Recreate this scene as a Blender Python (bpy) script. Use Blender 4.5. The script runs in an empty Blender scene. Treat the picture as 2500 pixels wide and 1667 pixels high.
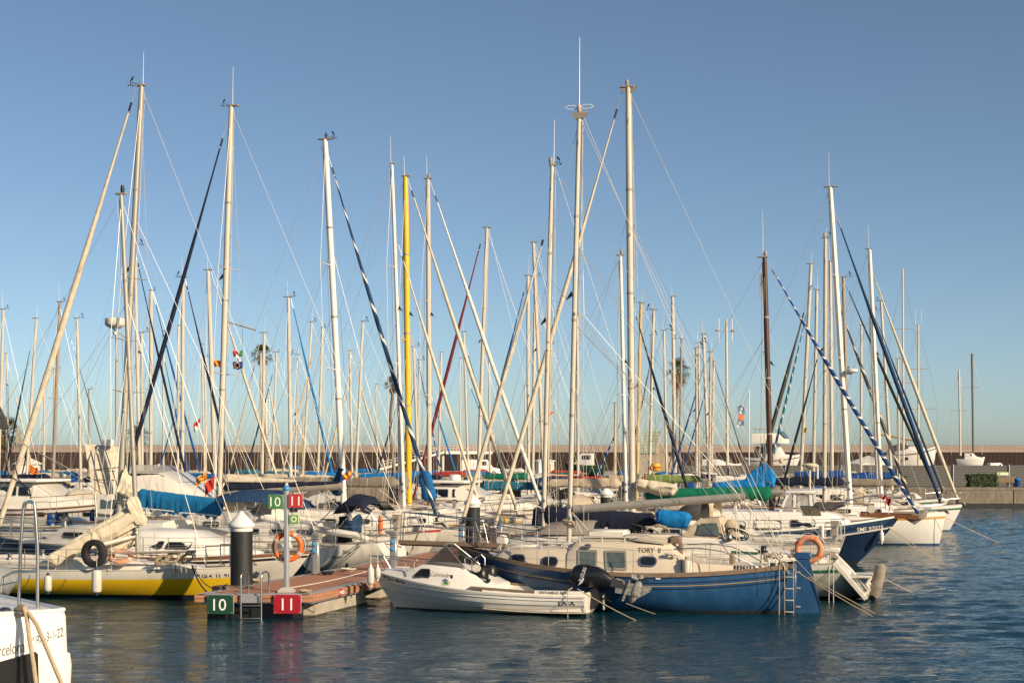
import bpy, bmesh, math, random
from mathutils import Vector, Matrix, noise
R = random.Random(7)
scene = bpy.context.scene
COL = scene.collection
V = Vector
# photograph geometry: a 53 mm lens, 3.9 m above the water, looking level (pixel units of the 2500 px wide photo)
F, HZ, CH = 3700.0, 1119.0, 3.9
def P(px, py, d): return V(((px-1250)/F*d, d, CH-(py-HZ)/F*d))
def PZ(px, d, z): return V(((px-1250)/F*d, d, z))
def lerp(a, b, t): return a+(b-a)*t
def sm(a, b, x):
    t = min(1, max(0, (x-a)/(b-a))); return t*t*(3-2*t)

# ------------------------------------------------------------------ materials
MATS = {}; ALB = .89      # one exposure-matched scale on all paint and cloth
def M(name, col=None, rough=.5, metal=0., var=.12, scale=2.5, stretch=(1,1,1), bump=0., bscale=30., coat=0., spec=.5,
      dirt=None, dirt_amt=0., alpha=1., trans=0.):
    if name in MATS: return MATS[name]
    m = bpy.data.materials.new(name); m.use_nodes = True
    nt = m.node_tree; n = nt.nodes; l = nt.links
    b = n['Principled BSDF']; col = tuple(x*ALB for x in col)
    b.inputs['Roughness'].default_value = rough; b.inputs['Metallic'].default_value = metal
    b.inputs['Specular IOR Level'].default_value = spec
    b.inputs['Coat Weight'].default_value = coat
    b.inputs['Transmission Weight'].default_value = trans
    tc = n.new('ShaderNodeTexCoord'); mp = n.new('ShaderNodeMapping'); mp.inputs['Scale'].default_value = stretch
    l.new(tc.outputs['Object'], mp.inputs['Vector'])
    nz = n.new('ShaderNodeTexNoise'); nz.inputs['Scale'].default_value = scale; nz.inputs['Detail'].default_value = 5
    nz.inputs['Roughness'].default_value = .6
    l.new(mp.outputs[0], nz.inputs['Vector'])
    rp = n.new('ShaderNodeValToRGB'); rp.color_ramp.elements[0].position = .3; rp.color_ramp.elements[1].position = .7
    c = col
    rp.color_ramp.elements[0].color = [max(0, x*(1-var)) for x in c]+[1]
    rp.color_ramp.elements[1].color = [min(1, x*(1+var*.6)) for x in c]+[1]
    l.new(nz.outputs['Fac'], rp.inputs[0])
    out = rp.outputs[0]
    if dirt:
        n2 = n.new('ShaderNodeTexNoise'); n2.inputs['Scale'].default_value = 1.0; n2.inputs['Detail'].default_value = 8
        mp2 = n.new('ShaderNodeMapping'); mp2.inputs['Scale'].default_value = (5, 5, 1.6)
        l.new(tc.outputs['Object'], mp2.inputs['Vector']); l.new(mp2.outputs[0], n2.inputs['Vector'])
        r2 = n.new('ShaderNodeValToRGB'); r2.color_ramp.elements[0].position = .50; r2.color_ramp.elements[1].position = .80
        r2.color_ramp.elements[0].color = (0,0,0,1); r2.color_ramp.elements[1].color = (dirt_amt,)*3+(1,)
        l.new(n2.outputs['Fac'], r2.inputs[0])
        mx = n.new('ShaderNodeMix'); mx.data_type = 'RGBA'
        l.new(r2.outputs[0], mx.inputs['Factor']); l.new(out, mx.inputs[6]); mx.inputs[7].default_value = (*dirt, 1)
        out = mx.outputs[2]
    l.new(out, b.inputs['Base Color'])
    # roughness variation
    mr = n.new('ShaderNodeMapRange'); mr.inputs['To Min'].default_value = max(0, rough-.08); mr.inputs['To Max'].default_value = min(1, rough+.12)
    l.new(nz.outputs['Fac'], mr.inputs['Value']); l.new(mr.outputs[0], b.inputs['Roughness'])
    if bump:
        nb = n.new('ShaderNodeTexNoise'); nb.inputs['Scale'].default_value = bscale; nb.inputs['Detail'].default_value = 4
        l.new(mp.outputs[0], nb.inputs['Vector'])
        bp = n.new('ShaderNodeBump'); bp.inputs['Strength'].default_value = bump; bp.inputs['Distance'].default_value = .02
        l.new(nb.outputs['Fac'], bp.inputs['Height']); l.new(bp.outputs[0], b.inputs['Normal'])
    if alpha < 1: b.inputs['Alpha'].default_value = alpha
    MATS[name] = m
    return m
GRIME = (.30, .25, .17)
def gel(name, c, amt=.45, rough=.28, var=.07): return M(name, c, rough=rough, var=var, scale=1.3, coat=.25, dirt=GRIME, dirt_amt=amt*.45)
def canvas(name, c, var=.25): return M(name, c, rough=.85, var=var, scale=4, bump=.5, bscale=14, spec=.25)
WHITE = gel('gelcoat white', (.74,.70,.62)); WHITE2 = gel('gelcoat bright', (.80,.775,.72), .25); CREAM = gel('gelcoat cream', (.66,.575,.45), .35)
OLDWHITE = gel('gelcoat chalky', (.60,.575,.50), .7, .45); GREYHULL = gel('shaded grey blue hull', (.115,.15,.20), .3)  # GREYHULL: grey blue hull with the shade on it put into the colour
NAVYHULL = gel('navy hull paint', (.012,.03,.075), .1); BLUEHULL = M('blue hull paint', (.020,.085,.205), rough=.32, var=.22, scale=1.3, coat=.25, dirt=(.12,.19,.31), dirt_amt=.18)
YELLOW = gel('yellow hull paint', (.80,.51,.012), .2, .3); BLACKHULL = M('black boot paint', (.012,.013,.014), rough=.6)
GREENHULL = gel('green hull paint', (.015,.06,.035), .2); REDHULL = gel('red hull paint', (.35,.03,.025), .2)
ANTIBLUE = M('blue antifouling', (.02,.06,.14), rough=.7); STRIPE_GREEN = M('green stripe', (.015,.12,.07)); STRIPE_BLUE = M('blue stripe', (.03,.10,.25))
STRIPE_LT = M('pale blue stripe', (.22,.48,.62)); GOLD = M('gold stripe', (.55,.33,.08)); STRIPE_RED = M('red stripe', (.45,.06,.05))
DECK = M('deck grip', (.64,.60,.52), rough=.75, var=.12, scale=5, dirt=GRIME, dirt_amt=.35)
ALU = M('alu spar', (.40,.375,.325), rough=.42, metal=.25, var=.1, scale=1, stretch=(6,6,.4))
PALE = M('painted spar', (.58,.53,.44), rough=.42, var=.09, scale=1, stretch=(6,6,.5), dirt=GRIME, dirt_amt=.3)
WHITESPAR = M('white spar', (.78,.76,.71), rough=.35, var=.06)
YELLOWSPAR = M('yellow spar', (.78,.47,.01), rough=.4, var=.1)
BROWNSPAR = M('brown varnished spar', (.075,.035,.02), rough=.5, var=.5, scale=3, stretch=(8,8,.5))
TANSPAR = M('buff spar', (.55,.42,.22), rough=.5); GREYSPAR = M('dull spar', (.32,.28,.235), rough=.5)
STEEL = M('stainless steel', (.50,.485,.46), rough=.30, metal=1., var=.05); WIRE = M('rigging wire', (.36,.34,.30), rough=.4, metal=.4)
DARKWIRE = M('dark wire', (.06,.06,.06), rough=.5)
GLASS = M('dark window', (.012,.014,.016), rough=.06, var=.2, spec=.7); GREYGLASS = M('greenish window', (.10,.13,.13), rough=.08, var=.4, scale=4, spec=.7)
CLEAR = M('clear vinyl', (.55,.53,.48), rough=.12, var=.2, alpha=.55, spec=.8)
SEAL = M('window rubber', (.05,.05,.05), rough=.6); FRAME = M('window frame alu', (.33,.33,.31), rough=.4, metal=.5)
FRAMEG = M('window frame grey', (.27,.26,.215), rough=.6)
WOOD = M('weathered wood', (.22,.155,.105), rough=.75, var=.45, scale=4, stretch=(.6,8,8)); TEAK = M('teak trim', (.20,.075,.025), rough=.55, var=.4, scale=5, stretch=(1,8,8))
ROPE = M('rope', (.48,.38,.25), rough=.9, var=.3, scale=40, bump=.6, bscale=90); ROPEW = M('white rope', (.62,.58,.49), rough=.9, var=.25, scale=40)
ROPED = M('dark rope', (.03,.03,.035), rough=.9)
BLACK = M('black plastic', (.012,.012,.013), rough=.4); RUBBER = M('tyre rubber', (.018,.018,.018), rough=.8, var=.4, bump=.4)
ORANGE = M('orange buoy', (.72,.14,.015), rough=.5, var=.15); ORANGE2 = M('faded orange', (.62,.27,.15), rough=.6, var=.18, dirt=(.35,.2,.12), dirt_amt=.4)
REFLECT = M('silver tape', (.45,.45,.44), rough=.3); INK = M('black lettering', (.015,.015,.017), rough=.6); INKG = M('grey lettering', (.13,.125,.10), rough=.6)
INKW = M('white lettering', (.82,.82,.80), rough=.5, var=.02)
C_NAVY = canvas('navy canvas', (.012,.017,.040)); C_BLUE = canvas('blue canvas', (.008,.115,.33)); C_SKY = canvas('bright blue canvas', (.006,.19,.50))
C_TEAL = canvas('teal canvas', (.02,.16,.24)); C_GREEN = canvas('green canvas', (.004,.155,.085)); C_BEIGE = canvas('beige canvas', (.53,.44,.32)); C_GREY = canvas('taupe canvas', (.25,.215,.17))
C_CREAM = canvas('sailcloth', (.64,.565,.43)); C_WHITE = canvas('white sailcloth', (.76,.73,.66)); C_BLACK = canvas('black canvas', (.02,.02,.022))
C_DKBLUE = canvas('dark blue canvas', (.016,.05,.12)); C_MAROON = canvas('maroon canvas', (.17,.022,.03)); C_RED = canvas('red canvas', (.42,.05,.025)); C_LIME = canvas('lime canvas', (.18,.26,.07))
C_SLATE = canvas('slate canvas', (.075,.072,.072)); C_ROYAL = canvas('royal canvas', (.012,.07,.27))
TERRA = M('composite decking', (.43,.20,.115), rough=.7, var=.32, scale=5, stretch=(.7,9,1), bump=.3, bscale=50, dirt=(.2,.14,.1), dirt_amt=.35)
CONC = M('concrete', (.40,.36,.29), rough=.9, var=.2, scale=3, bump=.4, bscale=25, dirt=(.15,.12,.08), dirt_amt=.6)
LTCONC = M('pale concrete', (.34,.27,.225), rough=.9, var=.1, scale=.3, bump=.2)
ALUP = M('anodised aluminium', (.52,.53,.54), rough=.3, metal=.6, var=.05)
PILE = M('black pile sleeve', (.016,.017,.019), rough=.55, var=.5, scale=2, stretch=(2,2,.5), bump=.15, bscale=8)
SIGN_G = M('green sign', (.007,.052,.028), rough=.45, var=.1); SIGN_R = M('red sign', (.33,.006,.018), rough=.45, var=.1); SIGN_G2 = M('mid green sign', (.05,.19,.06), rough=.45, var=.05); SIGN_L = M('pale green edge', (.52,.66,.36), rough=.5, var=.03)
SIGN_R2 = M('brick red sign', (.45,.025,.03), rough=.45, var=.06)
SOCKET = M('blue socket', (.03,.30,.62), rough=.4)

# ------------------------------------------------------------------ mesh builder
def frames(pts):
    t0 = (pts[1]-pts[0]).normalized()
    up = V((0,0,1)) if abs(t0.z) < .9 else V((1,0,0))
    n = t0.cross(up).normalized(); out = []
    for i in range(len(pts)):
        a = pts[max(0, i-1)]; b = pts[min(len(pts)-1, i+1)]
        t = (b-a)
        t = t.normalized() if t.length > 1e-9 else t0
        n = (n - t*n.dot(t))
        n = n.normalized() if n.length > 1e-6 else t.orthogonal().normalized()
        out.append((t, n, t.cross(n)))
    return out
class MB:
    def __init__(s): s.v = []; s.f = []; s.m = []
    def add(s, vs, fs, mi=0):
        o = len(s.v); s.v += [tuple(v) for v in vs]
        for f in fs: s.f.append([i+o for i in f]); s.m.append(mi if isinstance(mi, int) else 0)
        return o
    def grid(s, rows, mi=0, close=False, cap=(False, False), mifn=None):
        n = len(rows[0]); o = len(s.v)
        for r in rows: s.v += [tuple(p) for p in r]
        for i in range(len(rows)-1):
            for j in range(n if close else n-1):
                k = (j+1) % n
                s.f.append([o+i*n+j, o+i*n+k, o+(i+1)*n+k, o+(i+1)*n+j]); s.m.append(mifn(i, j) if mifn else mi)
        for e, fl in ((0, cap[0]), (len(rows)-1, cap[1])):
            if fl: s.f.append([o+e*n+j for j in range(n)]); s.m.append(mifn(min(e, len(rows)-2), 0) if mifn else mi)
        return s
    def tube(s, pts, r, n=8, mi=0, cap=True, flat=1., mifn=None):
        pts = [V(p) for p in pts]; fr = frames(pts); rows = []
        for i, (p, (t, a, b)) in enumerate(zip(pts, fr)):
            rr = r[i] if isinstance(r, (list, tuple)) else r
            rows.append([p+a*(rr*math.cos(2*math.pi*j/n))+b*(rr*flat*math.sin(2*math.pi*j/n)) for j in range(n)])
        return s.grid(rows, mi, True, (cap, cap), mifn)
    def hull(s, pts, mi=0):
        bm = bmesh.new()
        for p in pts: bm.verts.new(p)
        r = bmesh.ops.convex_hull(bm, input=bm.verts[:])
        bad = [g for g in r['geom_interior'] if isinstance(g, bmesh.types.BMVert)]
        bmesh.ops.delete(bm, geom=bad, context='VERTS')
        bmesh.ops.dissolve_limit(bm, angle_limit=.02, verts=bm.verts[:], edges=bm.edges[:])
        bm.verts.index_update()
        s.add([v.co.copy() for v in bm.verts], [[v.index for v in f.verts] for f in bm.faces], mi); bm.free()
        return s
    def box(s, c, size, bev=.006, rot=None, mi=0):
        c = V(c); h = [x/2 for x in size]; b = min(bev, min(h)*.45); pts = []
        for sx in (-1,1):
            for sy in (-1,1):
                for sz in (-1,1):
                    if b > 0:
                        for k in range(3):
                            q = [h[0]-b, h[1]-b, h[2]-b]; q[k] = h[k]; pts.append(V((sx*q[0], sy*q[1], sz*q[2])))
                    else: pts.append(V((sx*h[0], sy*h[1], sz*h[2])))
        if rot is not None: pts = [rot @ p for p in pts]
        return s.hull([p+c for p in pts], mi)
    def lathe(s, prof, c=(0,0,0), n=20, rot=None, mi=0, mifn=None):
        c = V(c); rows = []
        for r, z in prof:
            rows.append([V((r*math.cos(2*math.pi*j/n), r*math.sin(2*math.pi*j/n), z)) for j in range(n)])
        if rot is not None: rows = [[rot @ p for p in r] for r in rows]
        rows = [[p+c for p in r] for r in rows]
        return s.grid(rows, mi, True, (prof[0][0] > 1e-5, prof[-1][0] > 1e-5), mifn)
    def torus(s, c, R0, r, rot=None, n=40, k=12, mi=0, mifn=None, flat=1.):
        c = V(c); rows = []
        for i in range(n+1):
            a = 2*math.pi*i/n; row = []
            for j in range(k):
                b = 2*math.pi*j/k
                p = V(((R0+r*math.cos(b))*math.cos(a), (R0+r*math.cos(b))*math.sin(a), r*flat*math.sin(b)))
                row.append((rot @ p if rot is not None else p)+c)
            rows.append(row)
        return s.grid(rows, mi, True, (False, False), mifn)
    def panel(s, outline, fn, off=.006, depth=.02, mi=0, inner=None, mi2=1):
        """a window or patch on a surface: outline of (x,z), fn(x,z,off)->point"""
        n = len(outline)
        cx = sum(p[0] for p in outline)/n; cz = sum(p[1] for p in outline)/n
        if inner is None:
            vs = [fn(x, z, off) for x, z in outline]+[fn(x, z, off-depth) for x, z in outline]+[fn(cx, cz, off)]
            fs = [[i, (i+1) % n, 2*n] for i in range(n)]+[[i, (i+1) % n, n+(i+1) % n, n+i] for i in range(n)]
            s.add(vs, fs, mi)
        else:
            vs = [fn(x, z, off) for x, z in outline]+[fn(x, z, off) for x, z in inner]+[fn(x, z, off-depth) for x, z in outline]+[fn(x, z, off-.008) for x, z in inner]
            fs = []
            for i in range(n):
                k = (i+1) % n
                fs += [[i, k, n+k, n+i], [i, k, 2*n+k, 2*n+i], [n+i, n+k, 3*n+k, 3*n+i]]
            s.add(vs, fs, mi)
            s.add([fn(x, z, off-.008) for x, z in inner]+[fn(cx, cz, off-.008)], [[i, (i+1) % n, n] for i in range(n)], mi2)
        return s
    def obj(s, name, mats, parent=None, sharp=40, smooth=True):
        me = bpy.data.meshes.new(name); me.from_pydata(s.v, [], s.f)
        if not isinstance(mats, (list, tuple)): mats = [mats]
        for m in mats: me.materials.append(m)
        me.polygons.foreach_set('material_index', [min(i, len(mats)-1) for i in s.m])
        bm = bmesh.new(); bm.from_mesh(me)
        bmesh.ops.remove_doubles(bm, verts=bm.verts[:], dist=1e-5)
        bmesh.ops.recalc_face_normals(bm, faces=bm.faces[:]); bm.to_mesh(me); bm.free()
        if smooth:
            me.polygons.foreach_set('use_smooth', [True]*len(me.polygons)); me.set_sharp_from_angle(angle=math.radians(getattr(s, 'sharp', sharp)))
        me.update()
        o = bpy.data.objects.new(name, me); COL.objects.link(o)
        if parent: o.parent = parent
        return o
def rrect(x0, z0, x1, z1, r, n=4):
    r = min(r, abs(x1-x0)/2*.99, abs(z1-z0)/2*.99); out = []
    for cx, cz, a0 in ((x1-r, z1-r, 0), (x0+r, z1-r, 90), (x0+r, z0+r, 180), (x1-r, z0+r, 270)):
        for i in range(n+1):
            a = math.radians(a0+90*i/n); out.append((cx+r*math.cos(a), cz+r*math.sin(a)))
    return out
def inset(o, k):
    cx = (min(p[0] for p in o)+max(p[0] for p in o))/2; cz = (min(p[1] for p in o)+max(p[1] for p in o))/2
    hx = max(p[0] for p in o)-cx; hz = max(p[1] for p in o)-cz
    return [(cx+(x-cx)*(1-k/hx), cz+(z-cz)*(1-k/hz)) for x, z in o]
TXT = {}
def text2d(t, bold=0., shear=0.):
    key = (t, bold, shear)
    if key not in TXT:
        cu = bpy.data.curves.new('lettering', 'FONT'); cu.body = t; cu.resolution_u = 3; cu.offset = bold; cu.shear = shear; cu.size = 1
        o = bpy.data.objects.new('lettering', cu); COL.objects.link(o)
        bpy.context.view_layer.update()
        me = bpy.data.meshes.new_from_object(o.evaluated_get(bpy.context.evaluated_depsgraph_get()))
        vs = [(v.co.x, v.co.y) for v in me.vertices]; fs = [list(p.vertices) for p in me.polygons]
        bpy.data.objects.remove(o); bpy.data.curves.remove(cu); bpy.data.meshes.remove(me)
        x0 = min(v[0] for v in vs); x1 = max(v[0] for v in vs); z0 = min(v[1] for v in vs); z1 = max(v[1] for v in vs)
        TXT[key] = ([((x-x0)/(z1-z0), (z-z0)/(z1-z0)) for x, z in vs], fs, (x1-x0)/(z1-z0))
    return TXT[key]
class T:
    """a thing: an Empty at its base that parents its parts"""
    def __init__(s, name, label, cat, loc=(0,0,0), yaw=0., group=None, kind=None):
        o = bpy.data.objects.new(name, None); COL.objects.link(o); o.empty_display_size = .3
        o.location = loc; o.rotation_euler = (0,0,yaw); s.o = o; s.loc = V(loc); s.R = Matrix.Rotation(yaw, 3, 'Z'); s.Ri = s.R.transposed(); s.yaw = yaw
        o['label'] = label; o['category'] = cat
        if group: o['group'] = group
        if kind: o['kind'] = kind
    def L(s, w): return s.Ri @ (V(w)-s.loc)
    sx = 1.
    def W(s, p): return s.R @ V((p[0]*s.sx, p[1], p[2]))+s.loc
    def part(s, name, mb, mats, parent=None, label=None, sharp=40):
        o = mb.obj(name, mats, parent or s.o, sharp)
        if label: o['label'] = label
        return o
    def wpart(s, name, mb, mats, parent=None, label=None, sharp=40):
        mb.v = [tuple(s.L(v)) for v in mb.v]; return s.part(name, mb, mats, parent, label, sharp)
    def letters(s, txt, fn, h, mat, parent=None, bold=0., shear=0., wide=1., center=True, name='lettering'):
        vs, fs, w = text2d(txt, bold, shear); mb = MB()
        o = w*h*wide/2 if center else 0
        mb.add([fn(x*h*wide-o, z*h-(h/2 if center else 0)) for x, z in vs], fs)
        me = mb.obj(name, mat, parent or s.o, smooth=False); return me
def solo(name, mb, mats, label, cat, group=None, kind=None, sharp=40):
    c = V((0,0,0)); xs = [v[0] for v in mb.v]; ys = [v[1] for v in mb.v]; zs = [v[2] for v in mb.v]
    c = V(((min(xs)+max(xs))/2, (min(ys)+max(ys))/2, min(zs)))
    mb.v = [tuple(V(v)-c) for v in mb.v]
    o = mb.obj(name, mats, None, sharp); o.location = c
    if kind: o['kind'] = kind
    if kind != 'structure':
        o['label'] = label; o['category'] = cat
        if group: o['group'] = group
    return o
def sag(a, b, k=.05, n=10):
    a = V(a); b = V(b); L = (b-a).length
    return [a.lerp(b, i/n)-V((0,0,k*L*4*(i/n)*(1-i/n))) for i in range(n+1)]
def ngrid(x): return noise.noise(V(x))
# ------------------------------------------------------------------ hulls, cabins, canvas, rigs
TH = math.radians(15.6)
def yaw_of(bow): return -TH if bow > 0 else math.pi-TH
class Hull:
    def __init__(s, xs, xb, beam, fs, fm, fb, brake=1.0, srake=.3, tw=.7, draft=.35, boot=.1, rise=.3, tm=.42, k=3.2, kb=1.15, ks=None):
        s.__dict__.update(locals()); s.hb = beam/2; s.ks = ks or k*.8
        # sheer line through the three freeboards
        a = (fb-fs-(fm-fs)/.45)/(1-.45); s.sa, s.sb = a, (fm-fs)/.45-a*.45
    def sheer(s, t): return s.fs+s.sb*t+s.sa*t*t
    def sheerx(s, x): return s.sheer((x-s.xs)/(s.xb-s.xs))
    def b(s, t):
        if t < s.tm: return s.hb*(s.tw+(1-s.tw)*math.sin(math.pi/2*t/s.tm))
        u = (t-s.tm)/(1-s.tm); return s.hb*max(.012, (1-u**2.1)**.9)
    def bx(s, x): return s.b(min(1, max(0, (x-s.xs)/(s.xb-s.xs))))
    def zb(s, t): return -s.draft+(s.rise+s.draft)*max(0, 1-t/.3)**2
    def X(s, t, v): return lerp(s.xs+s.srake*(1-v), s.xb-s.brake*max(0, 1-v)**1.15, t)
    def w(s, t, v):
        k = lerp(s.k, s.kb, max(0, (t-.35)/.65)**1.3) if t > .35 else lerp(s.ks, s.k, t/.35)
        return 1-max(0, 1-v)**k
    def pt(s, t, v, side): 
        z = lerp(s.zb(t), s.sheer(t), v); return V((s.X(t, v), side*s.b(t)*s.w(t, v), z))
    def tv(s, x, z):
        t = min(1, max(0, (x-s.xs)/(s.xb-s.xs)))
        for _ in range(6):
            v = (z-s.zb(t))/(s.sheer(t)-s.zb(t)); v = min(1.2, max(0, v))
            a, b = s.X(0, v), s.X(1, v); t = min(1, max(0, (x-a)/(b-a)))
        return t, v
    def y(s, x, z):
        t, v = s.tv(x, z); return s.b(t)*s.w(t, min(v, 1))
    def surf(s, side, off=.006):
        return lambda x, z, o=off: V((x, side*(s.y(x, z)+o), z))
    def mesh(s, laps=None, n=30, bands=()):
        """material 0 topsides, 1 boot/bottom, then one per (fraction0, fraction1) band between boot top and sheer"""
        mb = MB(); qs = [0, .12, .25, .4, .55, .7, .85, 1.]
        for b in bands: qs += [b[0], b[1]]
        rows = [(q, 0.) for q in sorted(set(qs))]
        if laps:
            rows = []
            for i in range(laps):
                rows += [(i/laps, .022), ((i+.5)/laps, .012), ((i+1)/laps-.004, .002)]
            rows.append((1., .02))
        nu = 5
        for side in (1, -1):
            g = []
            for i in range(n+1):
                t = i/n; t = t+.12*math.sin(2*math.pi*t)/(2*math.pi)*0; zb, sh = s.zb(t), s.sheer(t); zt = max(zb+.02, s.boot); row = []
                for j in range(nu): row.append(s.pt(t, (lerp(zb, zt, j/nu)-zb)/(sh-zb), side))
                for q, off in rows:
                    p = s.pt(t, (lerp(zt, sh, q)-zb)/(sh-zb), side); p.y += side*off*min(1, 6*(1-t)); row.append(p)
                g.append(row)
            def mi(i, j):
                if j < nu: return 1
                q = (rows[j-nu][0]+rows[min(len(rows)-1, j-nu+1)][0])/2
                for k, b in enumerate(bands):
                    if b[0] < q < b[1]: return 2+k
                return 0
            mb.grid(g, mifn=mi)
            if side > 0: port = g[0]
            else: star = g[0]
        m = len(port)
        for j in range(m-1):
            mb.add([port[j], port[j+1], star[j+1], star[j]], [[0,1,2,3]], 1 if j < nu else 0)
        return mb
    def deck(s, drop=.03, camber=.05, t0=0., t1=1., n=24):
        mb = MB(); g = []
        for i in range(n+1):
            t = lerp(t0, t1, i/n); b = s.b(t)-.01; z = s.sheer(t)-drop
            g.append([V((s.X(t, 1), b*c, z+camber*(1-c*c)*min(1, b))) for c in (-1,-.6,-.2,.2,.6,1)])
        return mb.grid(g)
    def rail_pts(s, t0, t1, dz=0., inb=0., side=1, n=20):
        return [V((s.X(t, 1), side*max(.0, s.b(t)-inb), s.sheer(t)+dz)) for t in [lerp(t0, t1, i/n) for i in range(n+1)]]
    def strip(s, side, z0f, z1f, t0=0., t1=1., off=.012, n=30):
        """a ribbon on the topsides between two heights given as functions of t"""
        mb = MB(); g = []
        for i in range(n+1):
            t = lerp(t0, t1, i/n); row = []
            for z, o in ((z0f(t), -.004), (z0f(t), off), (z1f(t), off), (z1f(t), -.004)):
                v = (z-s.zb(t))/(s.sheer(t)-s.zb(t)); p = s.pt(t, v, side); p.y += side*o; row.append(p)
            g.append(row)
        return mb.grid(g)
class Cabin:
    """stations (x, half width at foot, half width at top, top z), running aft to forward; foot from zb(x)"""
    def __init__(s, st, zb, camber=.06, r=.06): s.st = st; s.zbf = zb; s.camber = camber; s.r = r
    def at(s, x):
        st = s.st
        if x <= st[0][0]: return st[0][1:]
        for a, b in zip(st, st[1:]):
            if x <= b[0]:
                t = (x-a[0])/max(1e-6, b[0]-a[0]); return tuple(lerp(a[i], b[i], t) for i in (1,2,3))
        return st[-1][1:]
    def surf(s, side, off=.006):
        def f(x, z, o=off):
            wb, wt, zt = s.at(x); zb = s.zbf(x); return V((x, side*(lerp(wb, wt, min(1, max(0, (z-zb)/max(.01, zt-zb))))+o), z))
        return f
    def ring(s, x, wb, wt, zt):
        zb = s.zbf(x)-.04; r = min(s.r, wt*.4, max(.004, (zt-zb)*.4)); L = [(wb, zb), (lerp(wt, wb, r/max(.02, zt-zb)), zt-r), (wt-r*.3, zt-r*.3), (wt-r, zt), (wt*.5, zt+s.camber*.75*min(1, wt)), (0, zt+s.camber*min(1, wt))]
        return [V((x, y, z)) for y, z in L]+[V((x, -y, z)) for y, z in L[-2::-1]]
    def mesh(s): return MB().grid([s.ring(*q) for q in s.st], 0, False, (True, True))
    def front(s, i, n, m=.05, top=None, off=.006):
        """n panes on the sloping face between station i (higher) and i+1 (lower)"""
        a, b = s.ring(*s.st[i]), s.ring(*s.st[i+1]); k = 3; A0, A1 = a[k], a[-1-k]; B0, B1 = b[k], b[-1-k]; out = []
        nrm = (A1-A0).cross(B0-A0).normalized()
        if nrm.z < 0: nrm = -nrm
        for q in range(n):
            u0, u1 = (q+.5*m*n)/n if n == 1 else (q+m)/n, (q+1-m)/n
            pts = [A0.lerp(A1, u0).lerp(B0.lerp(B1, u0), .12), A0.lerp(A1, u1).lerp(B0.lerp(B1, u1), .12), A0.lerp(A1, u1).lerp(B0.lerp(B1, u1), .86), A0.lerp(A1, u0).lerp(B0.lerp(B1, u0), .86)]
            mb = MB(); mb.add([p+nrm*off for p in pts]+[p-nrm*.01 for p in pts], [[0,1,2,3],[0,1,5,4],[1,2,6,5],[2,3,7,6],[3,0,4,7]]); out.append(mb)
        return out
def windows(t, cab, par, x0, x1, z0, z1, sides=(1,-1), r=.06, frame=.03, mats=None, rake=0.):
    for sd in sides:
        o = rrect(x0, z0, x1, z1, r)
        if rake: o = [(x+rake*(z-z0), z) for x, z in o]
        t.part('window', MB().panel(o, cab.surf(sd), .012, .03, 0, inset(o, frame)), mats or [FRAME, GLASS], par)
def cover(p0, p1, h0, h1, wd, hang, seed=0, n=30, k=16, taper=.6, crumple=1., lng=0.):
    """gathered cloth along a spar: rounded ends, sagging folds, tied waists"""
    n = int(n*1.6); k = k+4
    p0, p1 = V(p0), V(p1); e = p1-p0; L = e.length; e.normalize(); sd = e.cross(V((0,0,1))).normalized(); up = sd.cross(e); g = []; rg = random.Random(int(seed*97)); ties = [rg.uniform(.1,.95)*L for _ in range(max(2, int(L*1.3)))]
    for i in range(n+1):
        u = .5-.5*math.cos(math.pi*i/n) if i in (0, 1, 2, n, n-1, n-2) else i/n
        u = min(1, max(0, u)); x = u*L; h = lerp(h0, h1, u**.6); w = wd*lerp(1, taper, u); row = []
        endq = min(1, max(.04, (min(x, L-x)/max(.02, min(.16, L*.12)))))**.5
        fold = noise.noise(V((x*3.1, seed*7.3, 0)))+.7*noise.noise(V((x*8.3, seed*3.1, 4)))
        tie = 1-.10*sum(math.exp(-((x-q)/.05)**2) for q in ties)
        for j in range(k):
            a = 2*math.pi*j/k; ca, sa = math.cos(a), math.sin(a)
            z = ca*(h if ca > 0 else hang*(1+.3*fold*(1-lng))); y = w*sa*(.62+.38*(1-ca)/2*1.3)
            q = 1+crumple*(.10*noise.noise(V((x*1.6, a*1.3, seed)))+.07*noise.noise(V((x*5.5, a*2.2+x*1.5, seed+9))))
            if lng: q += lng*(.26*noise.noise(V((x*.55, ca*2.6+seed, sa*2.6)))+.16*noise.noise(V((x*1.1, ca*6+seed, sa*6))))
            else: q += .14*crumple*fold*(1 if ca < .3 else .25)
            q *= tie*endq
            row.append(p0+e*x+up*(z*q)+sd*(y*q))
        g.append(row)
    mb = MB().grid(g, 0, True, (True, True)); mb.ties = []; mb.sharp = 85
    for q in ties:
        r = g[min(n-1, max(1, round(q/L*n)))]; c_ = sum(r, V((0,0,0)))/len(r); mb.ties.append([c_+(p-c_)*1.03 for p in r])
    return mb
def lash(t, mb, par, m=None):
    for r in getattr(mb, 'ties', []): t.part('lashing', MB().tube([V(p) for p in r]+[V(r[0])], .009, 4), m or ROPEW, par)
def arcs(lst, n=12, p=2.6, wr=.012, seed=0):
    g = []
    for x, zb, w, h in lst:
        row = []
        for j in range(n+1):
            a = math.pi*j/n; c, s_ = math.cos(a), math.sin(a)
            row.append(V((x+wr*noise.noise(V((x*5, j, seed))), w*math.copysign(abs(c)**(2/p), c), zb+h*s_**(2/p)+wr*noise.noise(V((j*.8, x*4, seed+3))))))
        g.append(row)
    return MB().grid(g)
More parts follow.
